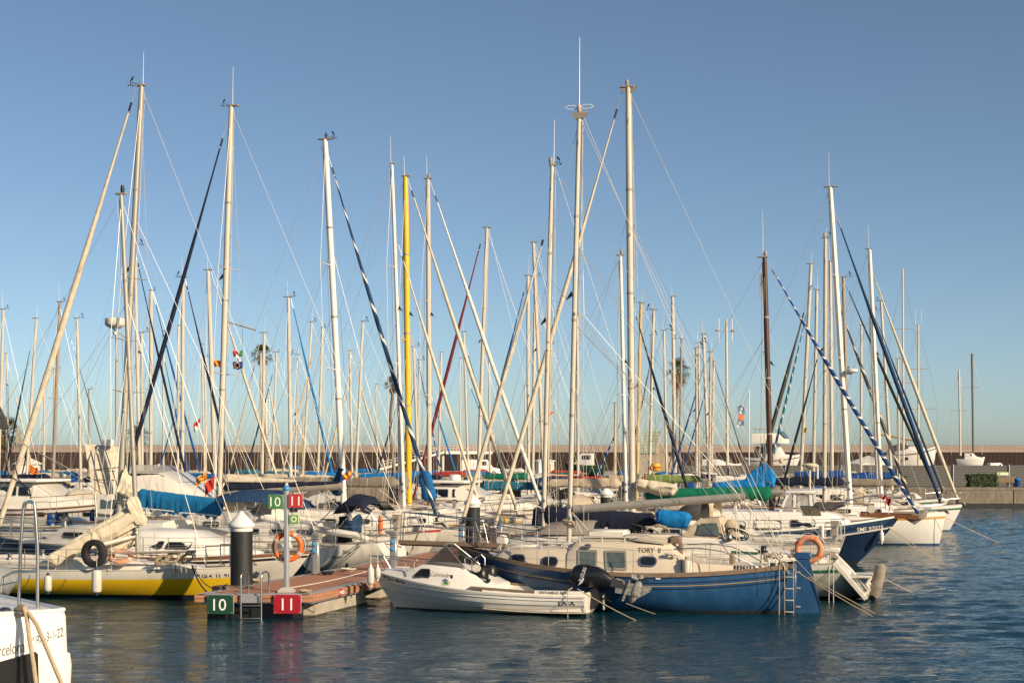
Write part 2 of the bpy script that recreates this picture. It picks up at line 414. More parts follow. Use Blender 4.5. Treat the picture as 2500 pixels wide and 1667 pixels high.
def furl(a, b, r, seed=0, n=40, sp=0., k=8, sagk=.008, r0=.35):
    if sp: n = max(n, int(sp*14)); k = max(k, 14)
    pts = sag(a, b, sagk, n); rad = []
    for i in range(n+1):
        u = i/n; rad.append(r*(lerp(r0, 1, sm(.02, .45, u))*lerp(1, .82, sm(.75, 1, u)))*(1+.07*noise.noise(V((u*18, seed, 0)))))
    mifn = None
    if sp:
        mifn = lambda i, j: 1 if ((j/k+i/n*sp) % 1) < .2 else 0
    return MB().tube(pts, rad, k, 0, True, 1., mifn)
def wire(a, b, r=.006, k=0.): return MB().tube(sag(a, b, k, 8) if k else [V(a), V(b)], r, 4)
def vane_mb(p, dirx, s=1., kind=0):
    mb = MB(); p = V(p); e = p+V((.42*s*dirx, 0, .1*s)); mb.tube([p, e], .012*s, 5)
    mb.tube([e, e+V((0,0,-.12*s))], .016*s, 6)
    for q in range(3):
        a = q*2.1; mb.lathe([(0, -.03*s), (.035*s, 0), (.03*s, .03*s)], e+V((.09*s*math.cos(a), .09*s*math.sin(a), -.12*s)), 6)
    f = e+V((.05*s*dirx, 0, .02*s))
    mb.hull([f+V((0, .005, 0)), f+V((0, -.005, 0)), f+V((-.13*s*dirx, .005, .2*s)), f+V((-.2*s*dirx, -.005, .2*s)), f+V((-.14*s*dirx, .005, .06*s))])
    return mb
def coil(c, r, n=5, seed=0, th=.012):
    rg = random.Random(seed); pts = []
    for i in range(n*14):
        a = i/14*2*math.pi; rr = r*(1+.25*math.sin(a*.31+seed)+.08*rg.uniform(-1,1))
        pts.append(V(c)+V((rr*math.cos(a), .35*rr*math.sin(a)+.02*rg.uniform(-1,1), rr*.55*math.sin(a+.4)+.03*rg.uniform(-1,1))))
    return MB().tube(pts, th, 5)

def rig(t, top, base, wpx=None, d=50, mat=PALE, spread=(.55,), beam=3., decky=1.1, aft=-5., bow=4., jib=None, lod=1, antenna=True, vane=1, shrouds=True, rad=None, k=1., backstay=True, spl=None, tip=None):
    """mast with spreaders, wires and furled headsail; all points local"""
    top, base = V(top), V(base); r = rad if rad else wpx*d/F/2
    ax = top-base; n = 12 if lod < 1 else 8
    m = t.part('mast', MB().tube([base, base+ax*.6, base+ax*.93, top], [r, r, r*.92, r*.78], n), mat)
    if lod < 2:
        axn = ax.normalized(); t.part('sail_track', MB().tube([base+axn*.9+V((-r*.98,0,0)), base+ax*.98+V((-r*.85,0,0))], .014, 4), BLACK if lod < 1 else GREYSPAR, m)
        for q_ in (.30,.52,.76)[:3 if lod < 1 else 1]: t.part('mast_band', MB().tube([base+ax*q_, base+ax*q_+axn*.07], r*1.07, n), GREYSPAR, m)
        if R.random() < .6: t.part('deck_light', MB().hull([base+ax*.58+V((r+x, y, z)) for x, y, z in ((0,-.06,0),(0,.06,0),(.16,-.06,-.1),(.16,.06,-.1),(.02,0,.14))]), BLACK, m)
        for q_ in (.75, 1.05): t.part('mast_winch', MB().lathe([(.05,0),(.06,.02),(.04,.05),(.055,.09),(0,.1)], base+axn*q_+V((0,r*(1 if math.cos(t.yaw) < 0 else -1),0)), 8, Matrix.Rotation(math.pi/2*(-1 if math.cos(t.yaw) < 0 else 1),3,'X')), STEEL, m)
    wr = .006 if lod < 1 else .007*(1 if d < 80 else 1.25)
    yd = V((math.sin(-t.yaw), math.cos(-t.yaw), 0))
    chain = decky
    tips = {1: [], -1: []}
    for i, f in enumerate(spread):
        c = base+ax*f; L = spl if spl else beam*.27*(1-.18*i)
        for sd in (1, -1):
            e = c+V((-.12, sd*L, .04)); tips[sd].append(e)
            t.part('spreader', MB().tube([c, e], [r*.34+.012, .02], 6, flat=.55), mat, m)
    hd = base+ax*.985
    if shrouds:
        for sd in (1, -1):
            ch = V((-.1, sd*beam*.47, chain))
            path = [hd]+[q for q in reversed(tips[sd])]+[ch]
            t.part('shroud', MB().tube(path, wr, 4), WIRE)
            if spread and lod < 2: t.part('lower_shroud', wire(base+ax*(spread[0]-.02), V((-.55, sd*beam*.45, chain)), wr), WIRE)
    if backstay: t.part('backstay', wire(hd+ax*.01, (aft+.1, 0, decky+.25), wr), WIRE)
    if jib:
        a, b, jm, jr, sp = jib; a, b = V(a), V(b)
        t.part('furled_jib', furl(a+(b-a)*.04, b, jr, R.random()*50, 44 if lod < 2 else 26, sp, 8 if lod < 2 else 6), jm if isinstance(jm, list) else [jm])
        t.part('forestay', wire(a+(a-b)*.03, b+V((0,0,-.25)), wr*1.3), WIRE)
        if lod < 2:
            t.part('furler_drum', MB().lathe([(.03, -.1), (.10, -.09), (.10, -.06), (.05, -.05), (.05, .05), (.10, .06), (.10, .09), (.03, .1)], b+V((0,0,-.08)), 12), BLACK)
            t.part('furler_swivel', MB().tube([a+(b-a)*.015, a+(b-a)*.035], .035, 6), BLACK)
    elif bow: t.part('forestay', wire(hd, (bow-.1, 0, decky+.3), wr), WIRE)
    if lod < 2 and shrouds:
        for q_ in range(2): t.part('halyard', MB().tube(sag(hd+V((-.1,.05*(q_*2-1),0)), base+V((-.18-.25*q_,.12*(q_*2-1),.4)), .004), .0055, 4), ROPEW)
        if lod < 1:
            t.part('inner_stay', wire(base+ax*.72, V(((bow or 4)*.62, 0, decky+.15)), wr*.9), WIRE)
            for sd in (1,-1): t.part('running_backstay', wire(base+ax*.70, V((aft*.75, sd*beam*.40, decky+.1)), wr*.9), WIRE)
    # masthead
    if lod > 0 and vane and R.random() < .35: vane = 0
    if lod > 0 and antenna is True: antenna = R.choice([False, .5, .8, 1.1, 1.3])
    mh = MB().box(top+V((R.uniform(-.08,.08),0,.02)), (r*R.uniform(3,5.5), r*1.6, .05), .01)
    t.part('masthead_fitting', mh, GREYSPAR, m)
    if antenna: 
        h = antenna if not isinstance(antenna, bool) else 1.0
        t.part('antenna', MB().tube([top+V((-.05,0,.03)), top+V((-.07,0,h))], [.013, .006], 5), WHITESPAR, m)
    if vane: t.part('wind_vane', vane_mb(top+V((.05,0,.05)), vane*(1 if math.cos(t.yaw) > 0 else -1)*R.choice([1,1,1,-1] if lod else [1]), R.uniform(.65,1.05)), BLACK, m)
    if tip: t.part('masthead_light', MB().lathe([(.05,0),(.055,.02),(.055,.08),(.065,.09),(.065,.11),(.05,.13),(.05,.2),(0,.22)], top+V((.04,0,.05)), 10), tip, m)
    return m
def guard(t, H, t0=.06, t1=.93, n=7, h=.6, mat=STEEL, lines=(.6, .32), pul=True, push=True, inb=.06, wr=.006):
    for sd in (1, -1):
        pts = H.rail_pts(t0, t1, 0, inb, sd, n)
        for p in pts: t.part('stanchion', MB().tube([p+V((0,0,-.03)), p+V((0,0,h))], .013, 6), mat)
        for z in lines: t.part('lifeline', MB().tube([p+V((0,0,z)) for p in pts], wr, 4), WIRE)
    if pul:
        a = H.rail_pts(t1, .995, h, inb*.7, 1, 5); b = H.rail_pts(t1, .995, h, inb*.7, -1, 5); mb = MB()
        for p in a+b: p.z += .06
        loop = a+[a[-1].lerp(b[-1], .5)+V((.12,0,.02))]+b[::-1]
        mb.tube(loop, .016, 7)
        for p in (a[0], a[3], b[0], b[3]): mb.tube([p, p+V((0,0,-h-.08))], .014, 6)
        mb.tube([p+V((0,0,-.3)) for p in loop], .012, 6)
        t.part('pulpit', mb, mat)
    if push:
        a = H.rail_pts(t0, .004, h, inb, 1, 3); b = H.rail_pts(t0, .004, h, inb, -1, 3); mb = MB()
        loop = a+[a[-1].lerp(b[-1], .5)]+b[::-1]; mb.tube(loop, .016, 7); mb.tube([p+V((0,0,-.3)) for p in loop], .012, 6)
        for p in (a[0], a[-1], b[0], b[-1]): mb.tube([p, p+V((0,0,-h))], .014, 6)
        t.part('pushpit', mb, mat)

RC = random.Random(21); FLOATY = M('yellow float', (.65,.35,.02), rough=.5)
def sailboat(label, mast, d, bow=1, w=8, jib=None, boom=None, hull='white', stripe=None, L=None, B=None, A=None, beam=None, fb=(.95,.85,1.15), mat=PALE, spread=(.5,), lod=None, antenna=True, vane=1,
             group='sailing boats moored in the marina', hood=None, boot=None, cabin=WHITE, zb=1.65, name='sailboat', rail=None, tip=None, cabwin=3, brake=1.0, srake=.35, boomz=.95, bimini=None, spl=None, hk={}, band=(.80,.88), plain=False):
    xt, yt, xm, ym = mast
    yb = HZ+(CH-zb)*F/d; xb = xt+(xm-xt)*(yb-yt)/(ym-yt)
    bw = P(xb, yb, d); tw = P(xt, yt, d); loc = V((bw.x, d, 0)); yaw = yaw_of(bow); c, s = math.cos(yaw), math.sin(yaw)
    if lod is None: lod = 0 if d < 62 else 1 if d < 92 else 2
    def solve(px):
        k = (px-1250)/F; return (k*loc.y-loc.x)/(c-k*s)
    if jib and B is None: B = solve(jib[2])+.25
    if B is None: B = (L or 9)*.42
    B = max(2.2, min(6.8, B))
    if A is None: A = max(3.2, min(7.5, B*1.35)) if L is None else max(3, L-B)
    Lh = A+B; beam = beam or min(3.8, max(2.5, Lh*.31))
    t = T(name, label, 'sailboat', loc, yaw, group)
    top = t.L(tw); base = V((0, 0, zb))
    H = Hull(-A, B, beam, fb[0], fb[1], fb[2], **{**dict(brake=brake, srake=srake, boot=.09), **hk})
    hm = {'white': WHITE, 'bright': WHITE2, 'cream': CREAM, 'old': OLDWHITE, 'navy': NAVYHULL, 'grey': GREYHULL, 'blue': BLUEHULL, 'green': GREENHULL, 'red': REDHULL, 'yellow': YELLOW}[hull]
    if stripe is None and not plain and RC.random() < .6: stripe = RC.choice([STRIPE_BLUE, STRIPE_RED, NAVYHULL, STRIPE_GREEN, STRIPE_LT, GOLD, BLACKHULL])
    bands = []; mats = [hm, boot or R.choice([ANTIBLUE, BLACKHULL, ANTIBLUE, REDHULL])]
    if stripe: bands = [band]; mats.append(stripe)
    t.part('hull', H.mesh(bands=bands, n=26 if lod < 2 else 14), mats, sharp=35)
    t.part('deck', H.deck(), DECK)
    zd = H.sheerx(0)
    st = [(-A*.30, beam*.30, beam*.26, zb+.10), (0, beam*.30, beam*.25, zb), (B*.35, beam*.25, beam*.19, zb-.1), (B*.55, beam*.15, beam*.10, zd+.12), (B*.62, beam*.1, beam*.07, zd+.02)]
    cab = Cabin(st, lambda x: H.sheerx(x)-.05)
    cb = t.part('cabin', cab.mesh(), cabin)
    sides = (1, -1) if lod < 2 else ((1,) if bow < 0 else (-1,))
    zw = (zd+zb)/2
    for q in range(cabwin):
        x = lerp(-A*.22, B*.26, q/max(1, cabwin-1)); windows(t, cab, cb, x-.34, x+.34, zw-.10, zw+.11, sides, .08, .025)
    if lod < 2:
        for sd in sides:
            t.part('toe_rail', MB().tube(H.rail_pts(0, 1, .02, .02, sd, 16), .022, 5), rail or ALU)
            t.part('coaming', MB().tube([V((-A*.92, sd*beam*.27, H.sheerx(-A*.9)+.12)), V((-A*.6, sd*beam*.31, H.sheerx(-A*.6)+.22)), V((-A*.30, sd*beam*.29, zb-.12))], .09, 8), cabin)
        guard(t, H, .05, .9, 5 if lod else 7, .58)
        t.part('hatch', MB().box((B*.2, 0, zb+.03), (.5, .5, .06), .02), GREYGLASS, cb)
        for sd in sides: t.part('winch', MB().lathe([(.08,0),(.075,.04),(.05,.06),(.05,.11),(.07,.14),(.07,.16),(0,.17)], (-A*.5, sd*beam*.31, H.sheerx(-A*.5)+.28), 10), STEEL)
        for sd in sides: t.part('handrail', MB().tube([V((-A*.2, sd*beam*.22, zb+.14)), V((B*.25, sd*beam*.18, zb+.06))], .018, 6), TEAK, cb)
    jb = None
    if jib:
        ja = t.L(P(jib[0], jib[1], d)); ja.y = ja.y*.3
        # tack on the stem head; its height read from the photograph when plausible
        wpt = loc+V((c, s, 0))*(B-.25); z = CH-(jib[3]-HZ)*wpt.y/F; z = z if .9 < z < 2.3 else fb[2]+.3
        jr = jib[5]*d/F/2*.87 if len(jib) > 5 else .075
        jb = (ja, V((B-.25, 0, z)), jib[4], jr, jib[6] if len(jib) > 6 else 0)
    rig(t, top, base, w, d, mat, spread, beam, zd, -A, B, jb, lod, antenna, vane, tip=tip, spl=spl)
    if boom:
        cl, cm = boom[0], boom[1]; z0 = zb+boomz; h0, h1 = (boom[2], boom[3]) if len(boom) > 3 else (.42, .2)
        p0 = V((-.12, 0, z0)); p1 = V((-cl, 0, z0+.08)); ax = (top-base)/(top.z-base.z); p0 += V((ax.x*boomz, 0, 0))
        t.part('boom', MB().tube([p0, p1+V((-.25,0,0))], .065, 8, flat=1.3), ALU)
        if cm:
            cv = cover(p0+V((-.05,0,.06)), p1, h0, h1, .17, .12, R.random()*30, 26 if lod < 2 else 16, 14 if lod < 2 else 10); co_ = t.part('sail_cover', cv, cm)
            if lod < 2: lash(t, cv, co_)
            if h0 > .55: t.part('mast_boot', cover(p0+V((.16, 0, -.5)), p0+V((.16+ax.x*1.2, .001, h0*1.6)), .16, .12, .2, .3, R.random()*9, 10, 10), cm)
        if lod < 2:
            t.part('topping_lift', wire(top+V((-.1,0,-.05)), p1+V((-.2,0,.06)), .005), WIRE)
            for sd in sides: t.part('lazy_jack', wire(base+(top-base)*.55, p0.lerp(p1, .6)+V((0, sd*.12, .1)), .0045), WIRE)
            t.part('mainsheet', MB().tube([p1+V((.3,0,-.05)), V((-cl+.5, 0, zb-.1))], .014, 5), ROPEW)
            t.part('vang', MB().tube([p0+V((-1.1,0,-.04)), base+V((-.1,0,.1))], .016, 5), ROPEW)
    if lod < 3 and not plain:
        q = RC.random()
        if not hood and q < (.75 if lod < 2 else .6): hood = RC.choice([C_NAVY, C_NAVY, C_ROYAL, C_GREY, C_BEIGE, C_DKBLUE, C_SLATE, C_BLACK])
        if not bimini and lod < 2 and RC.random() < .35: bimini = RC.choice([C_NAVY, C_BEIGE, C_DKBLUE, C_SLATE])
        for sd in sides:
            t.part('side_stripe', MB().panel([(-A*.24, zw+.13), (-A*.24, zw-.11), (B*.22, zw-.11), (B*.30, zw+.02), (B*.22, zw+.10)], cab.surf(sd), .004, .01), GLASS if RC.random() < .45 else CREAM, cb)
    if lod < 2 and not plain:
        if RC.random() < .5: t.part('outboard_motor', MB().hull([V((-A+.1+x, beam*.28+y, H.sheerx(-A+.1)+z)) for x, y, z in ((-.1,-.12,.75),(.15,-.12,.75),(-.1,.12,.75),(.15,.12,.75),(-.08,-.1,.35),(.12,.1,.35),(0,-.04,-.1),(.06,.04,-.1))]), RC.choice([BLACK, GREYSPAR, BLACK]))
        if RC.random() < .6: t.part('horseshoe_float', MB().tube([V((-A+.5, -sd*beam*.36+dy, H.sheerx(-A+.5)+z)) for dy, z in ((0,.62),(0,.3),(.08,.18),(.16,.3),(.16,.62))], .06, 8), RC.choice([ORANGE, C_WHITE, FLOATY]))
        for k_ in range(3): t.part('rope_coil', coil((RC.uniform(-A*.8, B*.5), RC.uniform(-.8,.8), zb+.12 if k_ else zd+.15), RC.uniform(.12,.22), 4, RC.randrange(999), .014), RC.choice([ROPE, ROPEW, ROPED]))
        t.part('anchor', MB().hull([V((B+x, y, H.sheer(1)+z)) for x, y, z in ((-.5,-.03,.08),(-.5,.03,.08),(.05,-.13,.1),(.05,.13,.1),(.18,0,-.08),(.1,0,.14))]), GREYSPAR)
        for sd in sides: t.part('genoa_track', MB().box((-A*.1, sd*beam*.40, zd+.06), (2.2, .05, .04), .005), BLACK)
        t.part('vent_cowl', MB().lathe([(.08,0),(.08,.2),(.14,.26),(.15,.32),(.1,.36),(0,.37)], (B*.38, beam*.08, zb-.12), 10), RC.choice([STEEL, WHITE2]))
        if RC.random() < .3: t.part('solar_panel', MB().box((-A*.86, 0, H.sheerx(-A*.86)+1.05), (.6, 1.1, .04), .008, Matrix.Rotation(.3,3,'X')), GLASS)
    if hood:
        x = -A*.32; t.part('sprayhood', arcs([(x+.75, zb+.05, beam*.24, .05), (x+.45, zb+.02, beam*.28, .42), (x, zb, beam*.30, .62), (x-.25, zb, beam*.30, .6)], seed=R.random()*9), hood)
    if bimini:
        x = -A*.7; mb = arcs([(x+.9, zb+.75, beam*.36, .28), (x+.3, zb+.8, beam*.38, .36), (x-.5, zb+.8, beam*.38, .34), (x-.9, zb+.72, beam*.36, .28)], seed=R.random()*9); bm_ = t.part('bimini', mb, bimini)
        for q in (-.8, .1, .8):
            for sd in (1, -1): t.part('bimini_leg', MB().tube([V((x, sd*beam*.38, zd)), V((x+q, sd*beam*.37, zb+.9))], .014, 6), STEEL, bm_)
    t.H = H; t.cab = cab; t.cb = cb; t.A = A; t.B = B; t.zb = zb; t.beam = beam; t.top = top; t.zd = zd; t.d = d; t.bow = bow
    return t
def hulltext(t, txt, x, z, h, mat, side=None, bold=0., wide=1., slope=0., par=None, shear=0.):
    sd = side if side else (1 if math.cos(t.yaw) < 0 else -1); dx = -sd
    lp = getattr(t, 'laps', 0)
    def lo(x_, z_):
        if not lp: return .008
        f = (z_-t.H.boot)/(t.H.sheerx(x_)-t.H.boot)*lp; return .022-.02*(f % 1)+.005
    return t.letters(txt, lambda u, v: V((x+dx*u, sd*(t.H.y(x+dx*u, z+v+slope*u)+lo(x+dx*u, z+v+slope*u)), z+v+slope*u)), h, mat, par, bold, shear, wide)
def fender(label, p, h=.6, r=.11, mat=None, cap=None, group='fenders hanging from the boats'):
    p = V(p); t = T('fender', label, 'fender', p-V((0,0,h)), 0, group)
    t.part('body', MB().lathe([(0, .06), (r*.5, .065), (r*.9, .10), (r, .16), (r, h-.16), (r*.9, h-.1), (r*.5, h-.065), (0, h-.06)], (0,0,0), 14), mat or WHITE2)
    t.part('end_cap', MB().lathe([(0, h-.07), (r*.55, h-.07), (r*.4, h-.02), (.03, h), (.02, h+.02), (0, h+.02)], (0,0,0), 12), cap or ANTIBLUE)
    t.part('end_cap', MB().lathe([(0, .07), (r*.55, .07), (r*.4, .02), (.03, 0), (0, 0)], (0,0,0), 12), cap or ANTIBLUE)
    t.part('lanyard', MB().tube([V((0,0,h)), V((0,.03,h+.35))], .008, 5), ROPEW)
    return t
def ringbuoy(label, c, R0, r, rot, mat, tape, yaw=0, rope=ROPEW, group='orange life rings'):
    t = T('life_ring', label, 'life ring', c, yaw, group)
    b = t.part('ring', MB().torus((0,0,0), R0, r, rot, 44, 14, flat=.8), mat)
    for q in range(4):
        a0 = math.pi/4+q*math.pi/2+.25
        mb = MB(); rows = []
        for i in range(5):
            a = a0+(i-2)*.055; row = []
            for j in range(14):
                bb = 2*math.pi*j/14; rr = r+.006; row.append(rot @ V(((R0+rr*math.cos(bb))*math.cos(a), (R0+rr*math.cos(bb))*math.sin(a), rr*.8*math.sin(bb))))
            rows.append(row)
        t.part('tape_band', mb.grid(rows, 0, True), tape)
    pts = []
    for i in range(33):
        a = 2*math.pi*i/32; q = abs(math.sin(2*(a-.25-math.pi/4+math.pi/4)));  rr = R0+r+.008+.05*abs(math.sin(2*(a-math.pi/4-.25))); pts.append(rot @ V((rr*math.cos(a), rr*math.sin(a), 0)))
    t.part('grab_line', MB().tube(pts, .008, 5), rope)
    return t
def motorboat(label, loc, yaw, A, B, beam, fb, st, wins, panes=(), hull=WHITE, roof=None, name='motorboat', cat='motorboat', boot=None, brake=1.2, rail=True, stripe=None, group=None, rub=None, camber=.06, k=3.2, laps=None, sides=(1,-1)):
    t = T(name, label, cat, loc, yaw, group)
    H = Hull(-A, B, beam, *fb, brake=brake, srake=.0, tw=.86, boot=.08, rise=-.2, k=k)
    t.part('hull', H.mesh(bands=[(.70,.80)] if stripe else ()), [hull, boot or BLACKHULL, stripe or hull], sharp=35)
    t.part('deck', H.deck(), DECK)
    cab = Cabin(st, lambda x: H.sheerx(x)-.05, camber); cb = t.part('cabin', cab.mesh(), WHITE if hull is not CREAM else CREAM)
    for wn in wins: windows(t, cab, cb, *wn[:4], sides=sides, r=wn[4] if len(wn) > 4 else .06, rake=wn[5] if len(wn) > 5 else 0.)
    for i, n in panes:
        for mb in cab.front(i, n): t.part('windscreen', mb, GLASS, cb)
    if roof:
        x0, x1, w0, z, th = roof; t.part('hardtop', MB().box(((x0+x1)/2, 0, z), (x1-x0, w0*2, th), th*.45), WHITE2, cb)
    if rail:
        mb = MB()
        for sd in (1, -1):
            pts = H.rail_pts(.45, .985, .55, .08, sd, 8); mb.tube(pts, .016, 6)
            for p in pts[::2]: mb.tube([p, p+V((0,0,-.56))], .013, 5)
        t.part('bow_rail', mb, STEEL)
    for sd in (1, -1): t.part('rub_rail', H.strip(sd, lambda q: H.sheer(q)-.10, lambda q: H.sheer(q)-.03, off=.03), rub or WOOD)
    t.H = H; t.cab = cab; t.cb = cb; return t
def at(t, px, py, y):
    """local (x, z) of the point of the thing's vertical plane y=const that the photograph shows at (px, py)"""
    k = (px-1250)/F; ex = t.R @ V((1,0,0)); ey = t.R @ V((0,1,0)); l = t.loc+ey*y
    x = -(l.x-k*l.y)/(ex.x-k*ex.y); Y = l.y+ex.y*x
    return x, CH-(py-HZ)*Y/F
# ------------------------------------------------------------------ camera, sky, sun
cam = bpy.data.cameras.new('camera'); co = bpy.data.objects.new('camera', cam); COL.objects.link(co); scene.camera = co
co.location = (0,0,CH); co.rotation_euler = (math.pi/2, 0, 0)
cam.sensor_width = 36; cam.lens = F/2500*36; cam.shift_y = (HZ-833.5)/2500; cam.clip_end = 8000; cam.clip_start = .5
SUN_AZ, SUN_EL = math.radians(47), math.radians(25)      # azimuth off the back of the camera, towards the right
sv = V((math.sin(SUN_AZ)*math.cos(SUN_EL), -math.cos(SUN_AZ)*math.cos(SUN_EL), math.sin(SUN_EL)))
w = bpy.data.worlds.new("World"); scene.world = w; w.use_nodes = True
nt = w.node_tree; bg = nt.nodes['Background']; sky = nt.nodes.new('ShaderNodeTexSky'); sky.sky_type = 'NISHITA'
sky.sun_disc = False; sky.sun_elevation = SUN_EL; sky.sun_rotation = math.atan2(sv.x, sv.y)
sky.air_density = .62; sky.dust_density = .75; sky.ozone_density = 2.0; sky.altitude = 0
wb = nt.nodes.new('ShaderNodeMix'); wb.data_type = 'RGBA'; wb.blend_type = 'MULTIPLY'; wb.inputs['Factor'].default_value = 1
nt.links.new(sky.outputs[0], wb.inputs[6]); wb.inputs[7].default_value = (1.05, 1.05, .96, 1); nt.links.new(wb.outputs[2], bg.inputs[0]); bg.inputs[1].default_value = .085
sl = bpy.data.lights.new('sun', 'SUN'); so = bpy.data.objects.new('sun', sl); COL.objects.link(so)
sl.energy = 5.0; sl.angle = math.radians(.5); sl.color = (1, .80, .56); so.rotation_euler = (-sv).to_track_quat('-Z', 'Y').to_euler(); so.location = (20,-20,40)
scene.view_settings.view_transform = 'Standard'; scene.view_settings.look = 'None'; scene.view_settings.exposure = .44; scene.view_settings.gamma = 1
scene.cycles.max_bounces = 6; scene.cycles.caustics_reflective = False; scene.cycles.caustics_refractive = False; scene.cycles.transparent_max_bounces = 8

# ------------------------------------------------------------------ water
def water():
    m = bpy.data.materials.new('harbour water'); m.use_nodes = True; nt = m.node_tree; n = nt.nodes; l = nt.links; b = n['Principled BSDF']
    b.inputs['Base Color'].default_value = (.003, .027, .040, 1); b.inputs['Roughness'].default_value = .04; b.inputs['IOR'].default_value = 1.33
    tc = n.new('ShaderNodeTexCoord'); prev = None
    for sc, st, dist, rot in ((3.6, 1., .06, .15), (10., 1., .026, -.1)):
        mp = n.new('ShaderNodeMapping'); mp.inputs['Scale'].default_value = (sc*.55, sc*1.35, sc); mp.inputs['Rotation'].default_value = (0,0,rot)
        l.new(tc.outputs['Object'], mp.inputs['Vector'])
        nz = n.new('ShaderNodeTexNoise'); nz.inputs['Scale'].default_value = 1; nz.inputs['Detail'].default_value = 3; nz.inputs['Roughness'].default_value = .55; nz.inputs['Distortion'].default_value = .4
        l.new(mp.outputs[0], nz.inputs['Vector'])
        bp = n.new('ShaderNodeBump'); bp.inputs['Strength'].default_value = st; bp.inputs['Distance'].default_value = dist
        l.new(nz.outputs['Fac'], bp.inputs['Height'])
        if prev: l.new(prev.outputs[0], bp.inputs['Normal'])
        prev = bp
    l.new(prev.outputs[0], b.inputs['Normal'])
    return m
def water_mesh():
    """one sheet to the horizon, with real ripples where the harbour is open to view"""
    import numpy as np
    rng = np.random.RandomState(5)
    ys = [17.]
    while ys[-1] < 128: ys.append(ys[-1]*1.0034)
    ys = np.array(ys); xs = np.arange(-26, 46, .17); X, Y = np.meshgrid(xs, ys); Z = np.zeros_like(X)
    for lam, slope, cnt in ((3.2,.016,6), (1.7,.034,8), (.95,.062,12), (.6,.085,16)):
        for _ in range(cnt):
            L = lam*rng.uniform(.75,1.3); th = math.pi/2+rng.normal(0,.55); k = 2*math.pi/L
            amp = slope*math.sqrt(2/cnt)/k; Z += amp*np.sin(k*(X*math.cos(th)+Y*math.sin(th))+rng.uniform(0,6.28))
    gust = .75+.45*np.sin(X*.09+Y*.05+1.)*np.sin(X*.045-Y*.08+.4); gust *= 1-.5*np.exp(-((X+10)/8.)**2)*(Y < 60); Z *= gust
    edge = np.minimum(1, np.minimum(np.minimum(X+26, 45.8-X), np.minimum(Y-17, 127-Y))/2.).clip(0,1); Z *= edge
    ny, nx = X.shape; verts = np.stack([X,Y,Z],-1).reshape(-1,3)
    i = np.arange(ny*nx).reshape(ny,nx); f = np.stack([i[:-1,:-1],i[:-1,1:],i[1:,1:],i[1:,:-1]],-1).reshape(-1,4)
    n0 = len(verts); o = [(-2500,-300,0),(2500,-300,0),(2500,5000,0),(-2500,5000,0)]; c = [i[0,0],i[0,-1],i[-1,-1],i[-1,0]]
    verts = np.concatenate([verts, np.array(o, float)])
    faces = f.tolist()+[[n0,n0+1]+i[0,::-1].tolist(), [n0+1,n0+2]+i[::-1,-1].tolist(), [n0+2,n0+3]+i[-1,:].tolist(), [n0+3,n0]+i[:,0].tolist()]
    me = bpy.data.meshes.new('water'); me.from_pydata(verts.tolist(), [], faces); me.polygons.foreach_set('use_smooth', [True]*len(me.polygons)); me.materials.append(water()); me.update()
    o = bpy.data.objects.new('water', me); COL.objects.link(o); o['kind'] = 'structure'
water_mesh()
# ------------------------------------------------------------------ land, promenade and breakwater wall
LZ = 1.38
mb = MB(); mb.box((12.9+150, 271, LZ/2-1), (300, 300, LZ+2), .02); mb.box((-187, 321, LZ/2-1), (399.8, 200, LZ+2), .02)
o = mb.obj('quay_ground', CONC); o['kind'] = 'structure'
mb = MB()
for i in range(40): mb.box((13+i*5.4+2.65, 120.9, .69), (5.34, .25, 1.30), .03)
mb.box((162, 121.3, LZ+.1), (298.5, .7, .28), .03)
t = solo('quay_wall', mb, [M('weathered quay concrete', (.21,.18,.14), rough=.9, var=.3, scale=1.2, bump=.4, bscale=12, dirt=(.06,.05,.035), dirt_amt=.7)], 'long concrete quay wall of big blocks above the open water', 'quay wall')
solo('quay_foot_band', MB().box((162,120.72,.14),(298,.14,.36),.02), [BLACK], 'black strip along the foot of the quay wall at the waterline', 'quay fender')  # black band along the foot of the wall
# breakwater: slatted rust-brown face, pale coping, railing, back parapet
SLAT = M('rusty slats', (.075,.047,.039), rough=.85, var=.25, scale=.15, stretch=(1,1,.2)); SLATD = M('slat backing', (.05,.028,.022), rough=.9)
t = T('breakwater', 'long breakwater wall with rust brown slats and railed promenade on top', 'breakwater wall', (0,314,LZ))
BX = 150
t.wpart('backing', MB().box((0,317.2,3.2), (2*BX,5.6,3.9), .02), SLATD)
mb = MB()
for i in range(int(2*BX/.27)): mb.box((-BX+i*.27, 314.3, 3.3), (.13,.14,3.9), 0)
o = t.wpart('slats', mb, SLAT); o['kind'] = 'stuff'
t.wpart('coping', MB().box((0,317.6,5.42), (2*BX,7.2,.42), .03), LTCONC)
t.wpart('parapet', MB().box((0,322.2,6.05), (2*BX,.5,1.1), .03), LTCONC)
mb = MB()
for i in range(int(2*BX/.5)): mb.box((-BX+i*.5, 314.3, 6.13), (.05,.05,1.0), 0)
mb.box((0,314.3,6.65), (2*BX,.09,.09), 0)
o = t.wpart('railing', mb, M('rusty rail', (.20,.13,.10), rough=.7)); o['kind'] = 'stuff'
